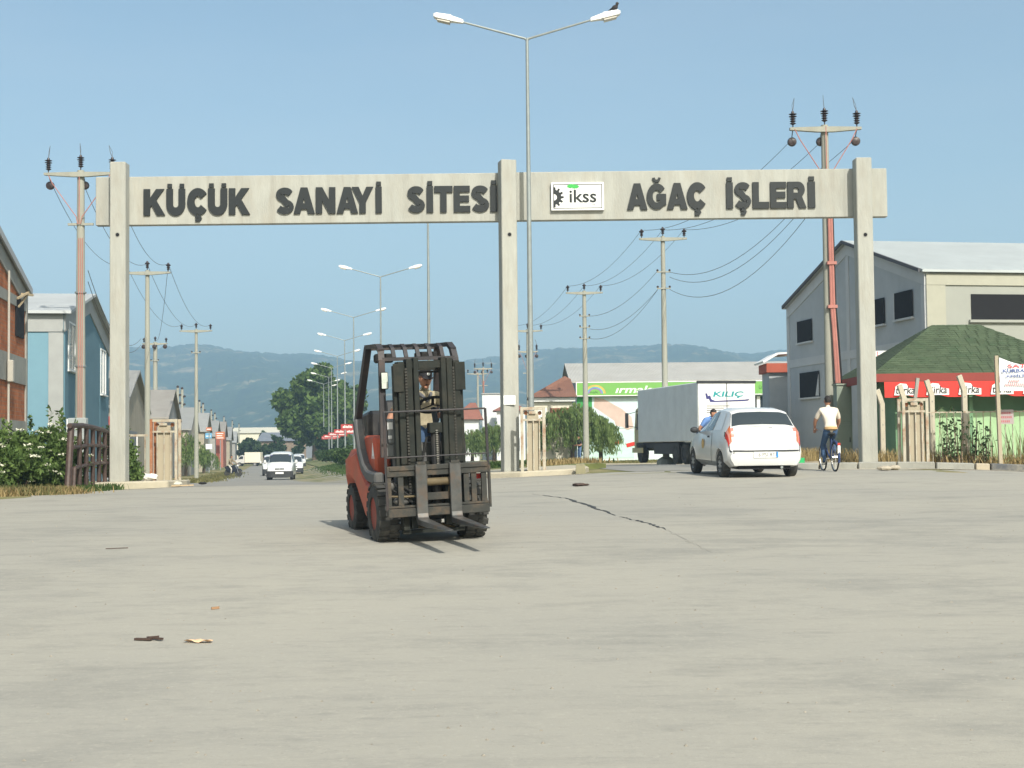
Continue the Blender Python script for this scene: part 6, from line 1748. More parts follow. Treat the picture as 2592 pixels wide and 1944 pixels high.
# --- big grey box truck with white doors
TY = 62.0
tx0, tx1 = X(1768, TY), X(1917, TY)
tk = empty('box_lorry', (tx0, TY, gz((tx0+tx1)/2, TY)), R(12), 'grey tarpaulin lorry with white lettered rear doors parked on the right verge', 'lorry')
TARP = mat('tarp_grey', (.66,.69,.68), .75, .08, 1.2, bump=.2, bscale=4, dirt=(.56,.58,.57), dirt_amt=.4)
wT = (tx1 - tx0)/math.cos(R(12)) + .05; hT = P(1840, 963, TY).z - tk.location.z; hb = P(1840, 1125, TY).z - tk.location.z
hb = 1.02
B(0, wT, .03, 8.9, hb, hT-.06).build('cargo_box', TARP, tk, bevel=.03)
for x0, x1 in ((.02, wT/2-.012), (wT/2+.012, wT-.02)):
    B(x0, x1, -.03, .028, hb-.02, hT-.12).build('rear_door', WHITE, tk, bevel=.008)
B(-.02, wT+.02, -.05, .06, hT-.115, hT+.0).build('top_frame', TRIM, tk)
B(wT/2-.011, wT/2+.011, -.045, -.02, hb, hT-.12).build('door_bar', TRIM, tk)
TEAL = mat('ink_teal', (.02,.30,.32), .5); NAVY = mat('ink_navy', (.05,.05,.18), .5)
sx = wT/150.0       # photo px on the door to metres
def dz_(v): return P(1840, v, TY).z - tk.location.z
put_text('KILIÇ', TEAL, tk, (1807-1768)*sx, (1887-1768)*sx, dz_(1007), dz_(990), -.034, shear=.15, offset=.03)
MB().quad(*[((u-1768)*sx, -.036, dz_(v)) for u, v in ((1787,995),(1792,995),(1794,1002),(1800,1000),(1803,1010),(1812,1014),(1812,1017),(1800,1017),(1796,1009),(1790,1010))]).build('logo_mark', NAVY, tk, recalc=False)
MB().quad(*[((u-1768)*sx, -.036, dz_(v)) for u, v in ((1812,1014),(1890,1011),(1903,1009),(1898,1014),(1888,1015),(1812,1017))]).build('logo_stroke', NAVY, tk, recalc=False)
pl_ = MB()
for k in range(4): pl_.box((1790-1768)*sx, (1790+[60,45,52,40][k]-1768)*sx, -.036, -.034, dz_(1027+k*5.5)-.02, dz_(1027+k*5.5)+.02)
pl_.build('print_line', mat('grey_ink', (.25,.25,.25)), tk)
B(.3, wT-.3, .2, 10.2, .72, hb-.02).build('chassis', TRIM, tk)
B(-.01, wT+.01, -.02, .10, .52, .68).build('rear_bumper', TRIM, tk)
for y in (2.2, 3.4, 8.9):
    for x in (.25, wT-.25): car_wheel(x, y, .46, .34, tk, TRIM)
B(.08,.14,2.9,6.6,.45,.95).build('side_guard', TRIM, tk); B(.25,.9,4.4,6.2,.45,.98).build('fuel_tank', FGRY, tk, bevel=.08)
MB().prism([(8.95,.6),(10.6,.6),(10.6,1.6),(10.3,2.75),(8.95,2.85)], 'x', .3, wT-.2).build('cab', mat('cab_ochre', (.45,.40,.22), .5), tk, bevel=.08)
MB().prism([(9.3,1.65),(10.2,1.65),(10.0,2.45),(9.3,2.45)], 'x', .292, .299).build('side_window', CGL, tk)
MB().box(-.35,-.20,9.85,9.95,1.75,2.5).bar((-.2,9.9,2.45),(.35,9.8,2.6),.03).bar((-.2,9.9,1.85),(.35,9.8,1.75),.03).build('mirror', TRIM, tk)
B(.02,.07,8.3,10.0,.5,.75).build('step_panel', mat('cab_ochre', (.45,.40,.22), .5), tk)
# ------------------------------------------------------------------ people
SKIN = mat('skin', (.40,.20,.125), .6, .1, 12)
HAIR = mat('hair_black', (.018,.015,.014), .7, .3, 30)
def person(label, loc, rz, J, bones, mats, head, headrot=(0,0,0), hairm=None, hands=True, group=None, hscale=1.0, face=True):
    """J: joint -> (xyz, radius). bones: (a, b, matindex). Front of the figure is local -y."""
    root = empty('person', loc, rz, label, 'person', group)
    names = list(J); idx = {n: i for i, n in enumerate(names)}
    me = bpy.data.meshes.new('body'); me.from_pydata([J[n][0] for n in names], [(idx[a], idx[b]) for a, b, _ in bones], [])
    ob = bpy.data.objects.new('body', me); col.objects.link(ob)
    sk = ob.modifiers.new('s', 'SKIN'); sk.use_smooth_shade = True
    for i, n in enumerate(names):
        r_ = J[n][1]; r_ = r_ if isinstance(r_, tuple) else (r_, r_)
        me.skin_vertices[0].data[i].radius = r_
        me.skin_vertices[0].data[i].use_root = (n == 'pelvis')
    ss = ob.modifiers.new('d', 'SUBSURF'); ss.levels = 2; ss.render_levels = 2
    dg = bpy.context.evaluated_depsgraph_get(); dg.update()
    m2 = bpy.data.meshes.new_from_object(ob.evaluated_get(dg))
    bpy.data.objects.remove(ob)
    segs = [(Vector(J[a][0]), Vector(J[b][0]), mi, max(J[a][1]) if isinstance(J[a][1], tuple) else J[a][1]) for a, b, mi in bones]
    mi_of = []
    for p in m2.polygons:
        c = p.center; best = None
        for a, b, mi, rr in segs:
            d = b - a; t = max(0, min(1, (c-a).dot(d)/max(1e-9, d.length_squared)))
            q = (c - (a + d*t)).length / max(.03, rr)
            if best is None or q < best[0]: best = (q, mi)
        mi_of.append(best[1])
    bm = bmesh.new(); bm.from_mesh(m2)
    bm.faces.ensure_lookup_table()
    for f, k in zip(bm.faces, mi_of): f.material_index = k; f.smooth = True
    def merge(mb, mi):
        base = [bm.verts.new(v) for v in mb.v]
        for f in mb.f:
            if len(set(f)) < 3: continue
            try: g = bm.faces.new([base[i] for i in f]); g.material_index = mi; g.smooth = True
            except ValueError: pass
    # head with face
    hp = Vector(head); HR = Euler(headrot).to_matrix(); hs = hscale
    def skull(d):
        k = 1.0
        if d.z < 0: k -= .10*(-d.z)*(1 if d.y > 0 else .4)
        return k
    hm = MB().blob((0,0,0), (.075,.095,.118), 16, 12, skull)
    if face:
        hm.blob((0,-.092,-.015), (.013,.020,.026), 8, 6)                  # nose
        hm.blob((0,-.072,-.088), (.032,.022,.022), 8, 6)                  # chin
        hm.blob((0,-.080,.028), (.052,.016,.012), 8, 6)                   # brow
        for s in (-1, 1): hm.blob((s*.077,.005,-.005), (.010,.018,.030), 8, 6)   # ears
    hm.v = [tuple(hp + HR @ (Vector(v)*hs)) for v in hm.v]
    merge(hm, 0)
    if face:
        ey = MB()
        for s in (-1, 1): ey.blob((s*.030,-.084,.008), (.011,.006,.006), 8, 5)
        ey.blob((0,-.086,-.054), (.022,.005,.005), 8, 5)
        ey.v = [tuple(hp + HR @ (Vector(v)*hs)) for v in ey.v]
        merge(ey, len(mats))
    # hands: palm with four fingers and a thumb
    if hands:
        for s in ('l', 'r'):
            w_ = Vector(J['wrist_'+s][0]); e_ = Vector(J['elbow_'+s][0]); d = (w_-e_).normalized()
            up = Vector((0,0,1)) if abs(d.z) < .8 else Vector((0,-1,0))
            sd = d.cross(up).normalized(); nn = sd.cross(d)
            hm2 = MB().tube([w_ - d*.02, w_ + d*.04, w_ + d*.085], [.024,.036,.034], 8)
            for k, ln in enumerate((.068,.078,.072,.056)):
                o_ = w_ + d*.08 + sd*(-.027+.018*k)
                hm2.tube([o_, o_ + d*ln*.5 - nn*.012, o_ + d*ln*.75 - nn*.042], [.0095,.009,.007], 6)
            ts = 1 if s == 'l' else -1
            o_ = w_ + d*.03 + sd*.03*ts
            hm2.tube([o_, o_ + d*.03 + sd*.025*ts - nn*.01, o_ + d*.06 + sd*.022*ts - nn*.025], [.012,.011,.008], 6)
            merge(hm2, 0)
    bm.normal_update(); bm.to_mesh(m2); bm.free()
    for m_ in mats + [DARKV]: m2.materials.append(m_)
    bo = bpy.data.objects.new('body', m2); col.objects.link(bo); bo.parent = root; m2.name = 'body'
    if hairm is not None:
        hb_ = MB().blob((0,.014,.026), (.084,.098,.112), 16, 12, lambda d: (1.0 + .03*math.sin(9*d.x)*math.sin(7*d.z)) if (d.z > .12 or (d.y > .15 and d.z > -.55)) else .62)
        hb_.v = [tuple(hp + HR @ (Vector(v)*hs)) for v in hb_.v]
        hb_.build('hair', hairm, root, smooth=True)
    return root, hp, HR
def torso(ln=1.0):
    pass
BONES = [('pelvis','waist',1),('waist','chest',1),('chest','neck',1),('neck','head',0),
         ('chest','sh_l',1),('sh_l','arm_l',1),('arm_l','elbow_l',0),('elbow_l','wrist_l',0),
         ('chest','sh_r',1),('sh_r','arm_r',1),('arm_r','elbow_r',0),('elbow_r','wrist_r',0),
         ('pelvis','hip_l',2),('hip_l','knee_l',2),('knee_l','ank_l',2),('ank_l','toe_l',3),
         ('pelvis','hip_r',2),('hip_r','knee_r',2),('knee_r','ank_r',2),('ank_r','toe_r',3)]
def mk(p, r_): return (p, r_)
SHOE = mat('shoe_dark', (.03,.03,.03), .7)
JEAN = mat('jeans_blue', (.045,.085,.16), .85, .2, 8)
# --- forklift driver, seated
KHAKI = mat('shirt_khaki', (.36,.31,.21), .85, .22, 14, dirt=(.25,.22,.15), dirt_amt=.5, dscale=10)
Jd = {'pelvis':((0,.10,.10),(.15,.12)),'waist':((0,.12,.26),(.14,.11)),'chest':((0,.08,.48),(.17,.12)),'neck':((0,.05,.62),.055),'head':((0,.02,.70),.05),
      'sh_l':((.17,.06,.56),.075),'arm_l':((.24,-.02,.44),.062),'elbow_l':((.27,-.10,.33),.046),'wrist_l':((.13,-.30,.33),.032),
      'sh_r':((-.19,.07,.55),.08),'arm_r':((-.34,.06,.43),.064),'elbow_r':((-.44,.02,.27),.050),'wrist_r':((-.35,-.17,.10),.036),
      'hip_l':((.09,.02,.08),.095),'knee_l':((.14,-.40,.10),.07),'ank_l':((.14,-.46,-.27),.048),'toe_l':((.14,-.62,-.33),.04),
      'hip_r':((-.09,.02,.08),.095),'knee_r':((-.14,-.40,.10),.07),'ank_r':((-.14,-.46,-.27),.048),'toe_r':((-.14,-.62,-.33),.04)}
Mf = fk.matrix_basis
sp_ = Mf @ Vector((.16, .58, 1.10))
dr, hp, HR = person('man in khaki shirt and dark cap driving the forklift', sp_, R(18), Jd, BONES, [SKIN, KHAKI, JEAN, SHOE], (0,-.015,.775), (R(14),0,R(6)), HAIR)
CAPM = mat('cap_black', (.022,.022,.026), .8, .2, 12)
cp = MB().blob((0,.006,.045), (.087,.108,.095), 16, 10, lambda d: 1.0 if d.z > -.05 else .6)
cp.add(*(lambda g: (g.v, g.f))(MB().grid(lambda a, b: (.075*math.cos(math.pi*(1+a))*(1-.12*b), -.085 - (.075*math.sin(math.pi*a))*b*1.0 - .0, .045 - .018*b), 11, 4)))
cp.v = [tuple(hp + HR @ Vector(v)) for v in cp.v]
co_ = cp.build('cap', CAPM, dr, smooth=True)
bdg = MB().blob((0,-.103,.082), (.020,.006,.020), 8, 6); bdg.v = [tuple(hp + HR @ Vector(v)) for v in bdg.v]; bdg.build('cap_badge', WHITE, co_)
cl_ = MB().tube([(.075,.0,.60),(.045,-.07,.565),(.0,-.115,.50)], [.022,.020,.012], 6).tube([(-.075,.0,.60),(-.045,-.07,.565),(.0,-.115,.50)], [.022,.020,.012], 6).build('collar', mat('collar_dark', (.12,.12,.13), .8), dr, smooth=True)
# --- cyclist and bicycle, seen from behind
CYY = 33.4
cxw = X(2098, CYY); cz_ = gz(cxw, CYY)
bi = empty('bicycle', (cxw, CYY, cz_), math.pi + R(2.5), 'dark bicycle ridden away beside the right gate column', 'bicycle')
BFR = mat('bike_blue', (.03,.05,.13), .5, .1); CHR = mat('chrome', (.5,.5,.5), .2, .1, metal=.9)
for y in (-.52, .52):
    wo = MB().tube([(0, y + .325*math.cos(k*math.pi/16), .335 + .325*math.sin(k*math.pi/16)) for k in range(33)], .019, 6, cap=False).build('wheel', BLACK, bi, smooth=True)
    MB().tube([(0, y + .30*math.cos(k*math.pi/16), .335 + .30*math.sin(k*math.pi/16)) for k in range(33)], .010, 5, cap=False).build('rim', CHR, wo)
    spk = MB()
    for k in range(14): spk.tube([(.02*(-1)**k, y, .335),(0, y + .30*math.cos(k*math.pi/7), .335+.30*math.sin(k*math.pi/7))], .0025, 3)
    spk.tube([(-.05,y,.335),(.05,y,.335)], .02, 8).build('spoke', CHR, wo)
fr_ = MB()
bbk = (0,.08,.30); st_ = (0,.22,.78); hd_ = (0,-.36,.80); hd2 = (0,-.40,.66)
for a, b, r_ in ((bbk,st_,.017),(st_,hd_,.016),(bbk,hd2,.019),(hd_,hd2,.02),((.04,.52,.335),bbk,.011),((-.04,.52,.335),bbk,.011),((.04,.52,.335),st_,.010),((-.04,.52,.335),st_,.010)): fr_.tube([a, b], r_, 7)
fr_.build('frame', BFR, bi, smooth=True)
MB().tube([(.05,-.52,.335),(.05,-.43,.60),(0,-.41,.66),(-.05,-.43,.60),(-.05,-.52,.335)], .013, 6).tube([hd_,(0,-.34,.93)], .013, 6).build('fork', BFR, bi, smooth=True)
MB().tube([(.28,-.20,.98),(.20,-.33,1.0),(0,-.36,.94),(-.20,-.33,1.0),(-.28,-.20,.98)], .013, 6).build('handlebar', CHR, bi, smooth=True)
MB().blob((0,.26,.87), (.09,.14,.04), 12, 8, lambda d: 1 - .35*max(0, -d.y)).tube([st_,(0,.24,.86)], .014, 6).build('saddle', BLACK, bi, smooth=True)
MB().tube([(.09,.08,.30),(-.09,.08,.30)], .012, 6).lathe([(.09,-.004),(.09,.004)], (-.05,.08,.30), 16, 'x').tube([(.08,.08,.30),(.09,.0,.17)], .012, 6).tube([(-.08,.08,.30),(-.09,.16,.43)], .012, 6).build('crankset', CHR, bi)
B(.06,.16,-.03,.03,.155,.18).build('pedal', BLACK, bi); B(-.16,-.06,.13,.19,.42,.445).build('pedal', BLACK, bi)
MB().tube([(0, .52 + .365*math.cos(R(a)), .335 + .365*math.sin(R(a))) for a in range(-20, 120, 12)], .028, 6).build('rear_mudguard', BFR, bi)
B(-.03,.03,.86,.89,.42,.60).build('white_reflector', WHITE, bi); B(-.03,.03,.86,.89,.605,.66).build('red_reflector', LRED, bi)
TEE = mat('tee_cream', (.66,.58,.48), .85, .06, 6)
Jc = {'pelvis':((0,.20,.95),(.15,.12)),'waist':((0,.17,1.08),(.145,.11)),'chest':((0,.06,1.36),(.175,.12)),'neck':((0,.0,1.49),.055),'head':((0,-.02,1.56),.05),
      'sh_l':((.18,.03,1.42),.075),'arm_l':((.245,-.05,1.28),.066),'elbow_l':((.285,-.12,1.16),.045),'wrist_l':((.265,-.22,1.03),.032),
      'sh_r':((-.18,.03,1.42),.075),'arm_r':((-.245,-.05,1.28),.066),'elbow_r':((-.285,-.12,1.16),.045),'wrist_r':((-.265,-.22,1.03),.032),
      'hip_l':((.09,.16,.90),.09),'knee_l':((.12,-.10,.58),.065),'ank_l':((.11,.02,.26),.042),'toe_l':((.11,-.10,.21),.038),
      'hip_r':((-.09,.16,.90),.09),'knee_r':((-.12,-.16,.75),.065),'ank_r':((-.11,.12,.49),.042),'toe_r':((-.11,.02,.46),.038)}
BON2 = [b if not (b[0].startswith('knee')) else (b[0], b[1], 2) for b in BONES] 
cyc, hp, HR = person('man in cream t-shirt and rolled jeans riding a bicycle, seen from behind', (cxw, CYY, cz_), math.pi + R(2.5), Jc, BON2, [SKIN, TEE, JEAN, SHOE], (0,-.03,1.64), (0,0,0), HAIR)
MB().lathe([(.115,0),(.16,.03),(.155,.07),(.13,.09)], (0,.19,.955), 16).build('tan_belt_band', mat('band_tan', (.50,.33,.16), .8), cyc, smooth=True)
# --- man in blue beside the hatchback
STAND = {'pelvis':((0,0,.95),(.15,.11)),'waist':((0,.01,1.08),(.14,.10)),'chest':((0,0,1.34),(.17,.115)),'neck':((0,-.01,1.47),.055),'head':((0,-.02,1.54),.05),
      'sh_l':((.18,0,1.40),.075),'arm_l':((.22,-.01,1.24),.062),'elbow_l':((.24,.0,1.10),.045),'wrist_l':((.20,-.14,.93),.032),
      'sh_r':((-.18,0,1.40),.075),'arm_r':((-.22,-.01,1.24),.062),'elbow_r':((-.24,.0,1.10),.045),'wrist_r':((-.20,-.14,.93),.032),
      'hip_l':((.09,0,.90),.09),'knee_l':((.10,-.03,.50),.062),'ank_l':((.10,.02,.09),.042),'toe_l':((.11,-.12,.04),.038),
      'hip_r':((-.09,0,.90),.09),'knee_r':((-.10,-.03,.50),.062),'ank_r':((-.10,.02,.09),.042),'toe_r':((-.11,-.12,.04),.038)}
def lean(J, a, k=1.0):
    out = {}
    for n, (p, r_) in J.items():
        p = Vector(p)
        if p.z > .93:
            q = p - Vector((0,0,.95)); q = Matrix.Rotation(R(a), 3, 'X') @ q; p = q + Vector((0,0,.95))
        out[n] = (tuple(p), r_)
    return out
BSH = mat('shirt_blue', (.13,.24,.50), .85, .1, 8)
xx = X(1772, 40)
person('man in light blue shirt bending beside the white hatchback', (xx, 40, gz(xx, 40)), R(60), lean(STAND, 36), BONES, [SKIN, BSH, JEAN, SHOE], tuple(Matrix.Rotation(R(36),3,'X') @ Vector((0,-.03,.68)) + Vector((0,0,.95))), (R(15),0,0), HAIR)
# --- man by the pole
xx = X(1467, 90.5)
BLS = mat('shirt_black', (.03,.03,.035), .85)
Jp = dict(STAND); Jp['elbow_r'] = ((-.24,-.06,1.12),.045); Jp['wrist_r'] = ((-.12,-.26,1.12),.032); Jp['elbow_l'] = ((.24,-.06,1.12),.045); Jp['wrist_l'] = ((.10,-.26,1.14),.032)
person('man in black shirt and blue jeans standing by the willow pole', (xx, 90.5, gz(xx, 90.5)), R(-60), Jp, BONES, [SKIN, BLS, mat('jeans_light', (.10,.17,.30), .85), SHOE], (0,-.03,1.62), (R(10),0,0), HAIR)
# --- motorcycle and rider, left verge
MYY = 118.0
mx = X(590, MYY); mz = gz(mx, MYY)
mo = empty('motorcycle', (mx, MYY, mz), R(62), 'dark motorcycle with bright headlamp at the left road edge', 'motorcycle')
MBK = mat('moto_dark', (.03,.035,.05), .4, .2, 5)
for y in (-.62, .62):
    w_ = MB().lathe([(.18,-.05),(.27,-.055),(.30,-.02),(.30,.02),(.27,.055),(.18,.05)], (0, y, .30), 20, 'x').build('wheel', TYRE, mo, smooth=True)
    MB().lathe([(.18,-.03),(.18,.03)], (0,y,.30), 16, 'x').build('rim', HUB, w_)
MB().prism([(-.35,.45),(.15,.35),(.55,.45),(.85,.78),(.75,.85),(.20,.80),(-.05,.98),(-.35,.95),(-.45,.75)], 'x', -.13, .13).build('body', MBK, mo, bevel=.04)
MB().blob((0,.35,.86), (.14,.36,.06), 12, 8).build('saddle', BLACK, mo, smooth=True)
MB().tube([(.09,-.62,.30),(.09,-.36,.95)], .022, 6).tube([(-.09,-.62,.30),(-.09,-.36,.95)], .022, 6).build('fork', CHR, mo)
MB().tube([(.33,-.18,1.08),(.15,-.30,1.10),(-.15,-.30,1.10),(-.33,-.18,1.08)], .015, 6).build('handlebar', CHR, mo)
MB().blob((0,-.48,.92), (.10,.08,.10), 12, 8).build('headlamp', LIGHTC, mo, smooth=True)
MB().tube([(.14,.1,.30),(.16,.85,.36)], .04, 8).build('exhaust', CHR, mo)
B(-.18,.18,-.40,-.36,.30,.80).build('leg_shield', MBK, mo)
MB().tube([(0,-.62+.34*math.cos(R(a)), .30+.34*math.sin(R(a))) for a in range(30, 160, 12)], .05, 6).build('front_mudguard', MBK, mo)
Jm = dict(Jc); 
def shift(J, d): return {n: ((p[0]+d[0], p[1]+d[1], p[2]+d[2]), r_) for n, (p, r_) in J.items()}
Jm = shift(Jc, (0, .18, .0)); Jm['hip_l'] = ((.10,.30,.88),.09); Jm['knee_l'] = ((.24,-.02,.66),.065); Jm['ank_l'] = ((.30,.02,.10),.045); Jm['toe_l'] = ((.30,-.12,.05),.04)
Jm['hip_r'] = ((-.10,.30,.88),.09); Jm['knee_r'] = ((-.24,-.02,.66),.065); Jm['ank_r'] = ((-.24,.02,.32),.045); Jm['toe_r'] = ((-.24,-.12,.28),.04)
for s in (1, -1):
    q = 'l' if s > 0 else 'r'
    Jm['elbow_'+q] = ((s*.32,-.02,1.20),.048); Jm['wrist_'+q] = ((s*.30,-.14,1.10),.034)
rd, hp, HR = person('motorcycle rider in tan jacket and pale trousers at the left road edge', (mx, MYY, mz), R(62), Jm, [(a, b, (1 if mi == 0 and a != 'neck' else mi)) for a, b, mi in BONES], [SKIN, mat('jacket_tan', (.26,.21,.14), .85, .15, 8), mat('trousers_pale', (.50,.48,.42), .85), SHOE], (0,.15,1.64), (0,0,0), HAIR)

# ------------------------------------------------------------------ small things on the right: cabinet, fence, banner
cab = empty('cable_cabinet', (X(2140,44.6), 44.6, gz(11,44.6)+.1), R(6), 'tall grey-green cable cabinet at the foot of the right conduit pole', 'cabinet')
CABM = mat('cabinet_green', (.22,.26,.215), .6, .08, 2, dirt=(.28,.28,.22), dirt_amt=.4)
hcb = P(2140, 975, 44.6).z - cab.location.z
B(-.24,.24,0,.35,0,hcb).build('case', CABM, cab, bevel=.01)
B(-.2,.2,-.012,-.002,.12,hcb*.48).build('door', CABM, cab, bevel=.005); B(-.2,.2,-.012,-.002,hcb*.52,hcb-.08).build('door', CABM, cab, bevel=.005)
B(.14,.16,-.035,-.013,hcb*.25,hcb*.31).build('handle', TRIM, cab); B(-.27,.27,-.04,.39,hcb+.002,hcb+.05).build('cap', CABM, cab)
FP = [(2231,39.6,984),(2288,39.0,972),(2357,38.7,960),(2440,38.5,948)]
FPL = ['bent-top concrete fence post just right of the right gate column','bent-top concrete fence post behind the right housing','bent-top concrete fence post right of the right housing','tall bent-top concrete fence post, right of the leafy weeds']
POST = mat('post_concrete', (.46,.42,.33), .9, .12, 2, bump=.3)
for (u, Y, vt), lb_ in zip(FP, FPL):
    x = X(u+4, Y); z = gz(x, Y)+.12; H = P(u, vt, Y).z - z
    f_ = empty('fence_post', (x, Y, z), 0, lb_, 'fence post', 'bent-top concrete fence posts')
    MB().prism([(-.065,-.2),(.065,-.2),(.065,H-.42),(-.07,H),(-.19,H-.05),(-.065,H-.45)], 'y', -.065, .065).build('shaft', POST, f_, bevel=.008)
    for k in range(3): MB().lathe([(.012,0),(.012,.02)], (0,-.085,H-.6-k*.4), 6, 'y').build('wire_hook', GALV, f_)
x = X(2318, 40); z = gz(x, 40)+.12; f_ = empty('fence_post', (x, 40, z), 0, 'dark slanting strut behind the right housing, before the red valance', 'fence post')
MB().bar((-.12,0,0),(-.05,0,1.3),.09).bar((-.06,0,1.25),(.10,0,P(2318,957,40).z - z),.09).build('shaft', CONCD, f_)
# thin rod fence
fx0, fx1 = X(2352,38.0), X(2620,38.0)
rf_ = empty('rod_fence', (fx0, 38.0, gz((fx0+fx1)/2,38)+.12), 0, 'thin white rod fence between the right housing and the picture edge', 'fence')
B(0, fx1-fx0, -.012, .012, 1.38, 1.41).build('top_rail', CAGE, rf_)
for k in range(15):
    t = k*.195 + .1
    MB().tube([(t,0,-.1),(t+rng.uniform(-.01,.01),0,1.38)], .011, 5).build('rod', CAGE, rf_)
    if k % 1 == 0: MB().blob((t+.1,0,1.395+rng.uniform(-.02,.05)), .013, 6, 4).build('rail_knot', RUSTR, rf_)
# banner on its post
bx = X(2531, 37.0); bz = gz(bx, 37)+.12
bn = empty('cloth_banner', (bx, 37.0, bz), 0, 'white cloth banner with red and blue lettering tied to a post at the right edge', 'banner')
zT = P(2533, 905, 37).z - bz; zB = P(2533, 990, 37).z - bz
MB().bar((.02,.02,-.2),(-.03,.02,zT+.05),.09).build('post', PILL, bn)
CLO = mat('banner_cloth', (.74,.76,.78), .8, .05, 4)
MB().grid(lambda a, b: (.02+1.5*a, -.06 - .05*math.sin(a*5)*math.sin(b*3) - .04*math.sin(b*7+a*9)*.4, zB + (zT-zB)*b - .20*math.sin(math.pi*min(1,a*1.05))*b**2), 22, 14).build('cloth', CLO, bn, smooth=True, recalc=False)
RIN = mat('ink_red', (.55,.06,.06), .6); BIN = mat('ink_blue', (.06,.10,.28), .6); PIN = mat('ink_pink', (.70,.30,.30), .6)
def bt_(s, m_, x0, x1, v0, v1, off=0): put_text(s, m_, bn, x0, x1, P(2533, v1, 37).z-bz, P(2533, v0, 37).z-bz, -.125, offset=off)
bt_('SATILIK', RIN, .22, 1.15, 923, 932, .02)
bt_('KURBANLIK', BIN, .08, 1.05, 935, 944, .02); bt_('KESİLİR', BIN, .18, .75, 948, 956, .02); 

for k_, (x0_, x1_, v_) in enumerate(((.24,.5,965),(.14,.7,974))):
    mb_ = MB(); q_ = x0_
    while q_ < x1_ - .04: mb_.box(q_, q_ + .035, -.128, -.125, P(2533, v_+2.5, 37).z-bz, P(2533, v_-2.5, 37).z-bz); q_ += .055
    mb_.build('print_block', PIN, bn)
# little notice on the fence
ns = empty('fence_notice', (X(2548,37.6), 37.6, P(2548,1055,37.6).z), 0, 'small faded grey notice with red lettering on the rod fence', 'notice')
B(-.20,.21,0,.012,-.19,.19).build('panel', mat('notice_grey', (.36,.30,.30), .7, .12), ns)
for k, ln in enumerate((.32,.36,.26)):
    mb_ = MB()
    for q in range(int(ln/.05)): mb_.box(-ln/2+q*.05, -ln/2+q*.05+.035, -.004, -.001, .10-k*.11-.028, .10-k*.11+.028)
    mb_.build('print_block', mat('ink_faded', (.40,.14,.15), .7), ns)
# barrier arm bits behind the right column
gbn = empty('green_crate', (X(2000,36.8), 36.8, gz(7,36.8)), R(20), 'green plastic crate on the ground beyond the hatchback', 'crate')
GPL = mat('plastic_green', (.03,.36,.12), .5, .1)
B(-.3,.3,-.2,.2,0,.03).build('bottom', GPL, gbn)
for a in ((-.3,.3,-.2,-.18),(-.3,.3,.18,.2),(-.3,-.28,-.179,.179),(.28,.3,-.179,.179)): B(*a,.031,.26).build('side', GPL, gbn)
# litter and stones
def litter(name, u, v, Y, label, cat, build, m):
    x = X(u, Y, v); mb = MB(); build(mb)
    o = mb.build(name, m, None, loc=(x, Y, gz(x, Y)+.012)); o.rotation_euler = (0,0,rng.uniform(-.4,.4))
    return tag(o, label, cat)
def ground_y(u, v):
    d = CAMROT @ Vector((u - 1296.0, -(v - 972.0), -FPX)); t = 3.0
    while t < 200:
        p = Vector((0,0,EYE)) + d*(t/d.y)
        if p.z <= gz(p.x, p.y): return t
        t += .02
    return t
WOODD = mat('wood_dark', (.07,.045,.035), .9, .3, 10); PEACH = mat('paper_peach', (.62,.42,.26), .8, .2, 6); STONE = mat('stone', (.36,.32,.25), .95, .25, 5, bump=.4)
litter('wood_scrap', 372, 1626, ground_y(372,1626), 'dark broken wood scrap lying on the asphalt at the lower left', 'wood', lambda m: m.bar((-.10,0,.008),(.03,.01,.01),.03,.014).bar((-.03,.05,.015),(.11,.03,.012),.022,.014).bar((.0,.03,.02),(.06,.06,.025),.02,.01), WOODD)
litter('paper_scrap', 502, 1631, ground_y(502,1631), 'crumpled peach paper scrap right of the dark wood scrap', 'paper', lambda m: m.grid(lambda a, b: (-.1+.2*a, -.03+.06*b, .012+.012*math.sin(a*9)*math.cos(b*5)), 8, 4), PEACH)
litter('black_scrap', 513, 1229, ground_y(513,1229), 'flat black scrap lying near the left roadside pole', 'scrap', lambda m: m.blob((0,0,.05), (.12,.1,.035), 10, 6), BLACK)
litter('rag', 1467, 1231, ground_y(1467,1231), 'flattened dark rag on the asphalt before the median nose', 'rag', lambda m: m.blob((0,0,.02), (.16,.2,.03), 12, 6, lambda d: 1+.3*math.sin(7*d.x+4*d.y)), WOODD)
litter('stick', 296, 1392, ground_y(296,1392), 'thin twig lying on the asphalt at the left', 'twig', lambda m: m.bar((-.12,0,.005),(.12,.02,.006),.008), WOODD)
litter('wood_chip', 545, 1545, ground_y(545,1545), 'small brown chip above the peach paper', 'chip', lambda m: m.bar((-.03,-.01,.006),(.03,.01,.01),.018), mat('chip_brown', (.30,.18,.10), .9))
pk = litter('white_sack', 376, 1203, 38.0, 'white plastic sack lying under the low railing', 'sack', lambda m: m.blob((0,0,.08), (.24,.16,.09), 14, 9, lambda d: 1+.12*math.sin(6*d.x+5*d.z)+.08*math.sin(11*d.y)), WHITE)
pk.location.z += .17
litter('pale_bag', 436, 1224, 35.6, 'flattened pale bag beside the end of the left pavement', 'bag', lambda m: m.blob((0,0,.06), (.28,.3,.07), 14, 8, lambda d: 1+.2*math.sin(5*d.x+3*d.y)), mat('bag_pale', (.52,.49,.40), .85, .15))
litter('plank', 461, 1229, 35.3, 'short tan plank lying beside the pale bag', 'plank', lambda m: m.bar((-.28,0,.02),(.28,.05,.03),.09,.03), mat('plank_tan', (.45,.34,.21), .9, .15))
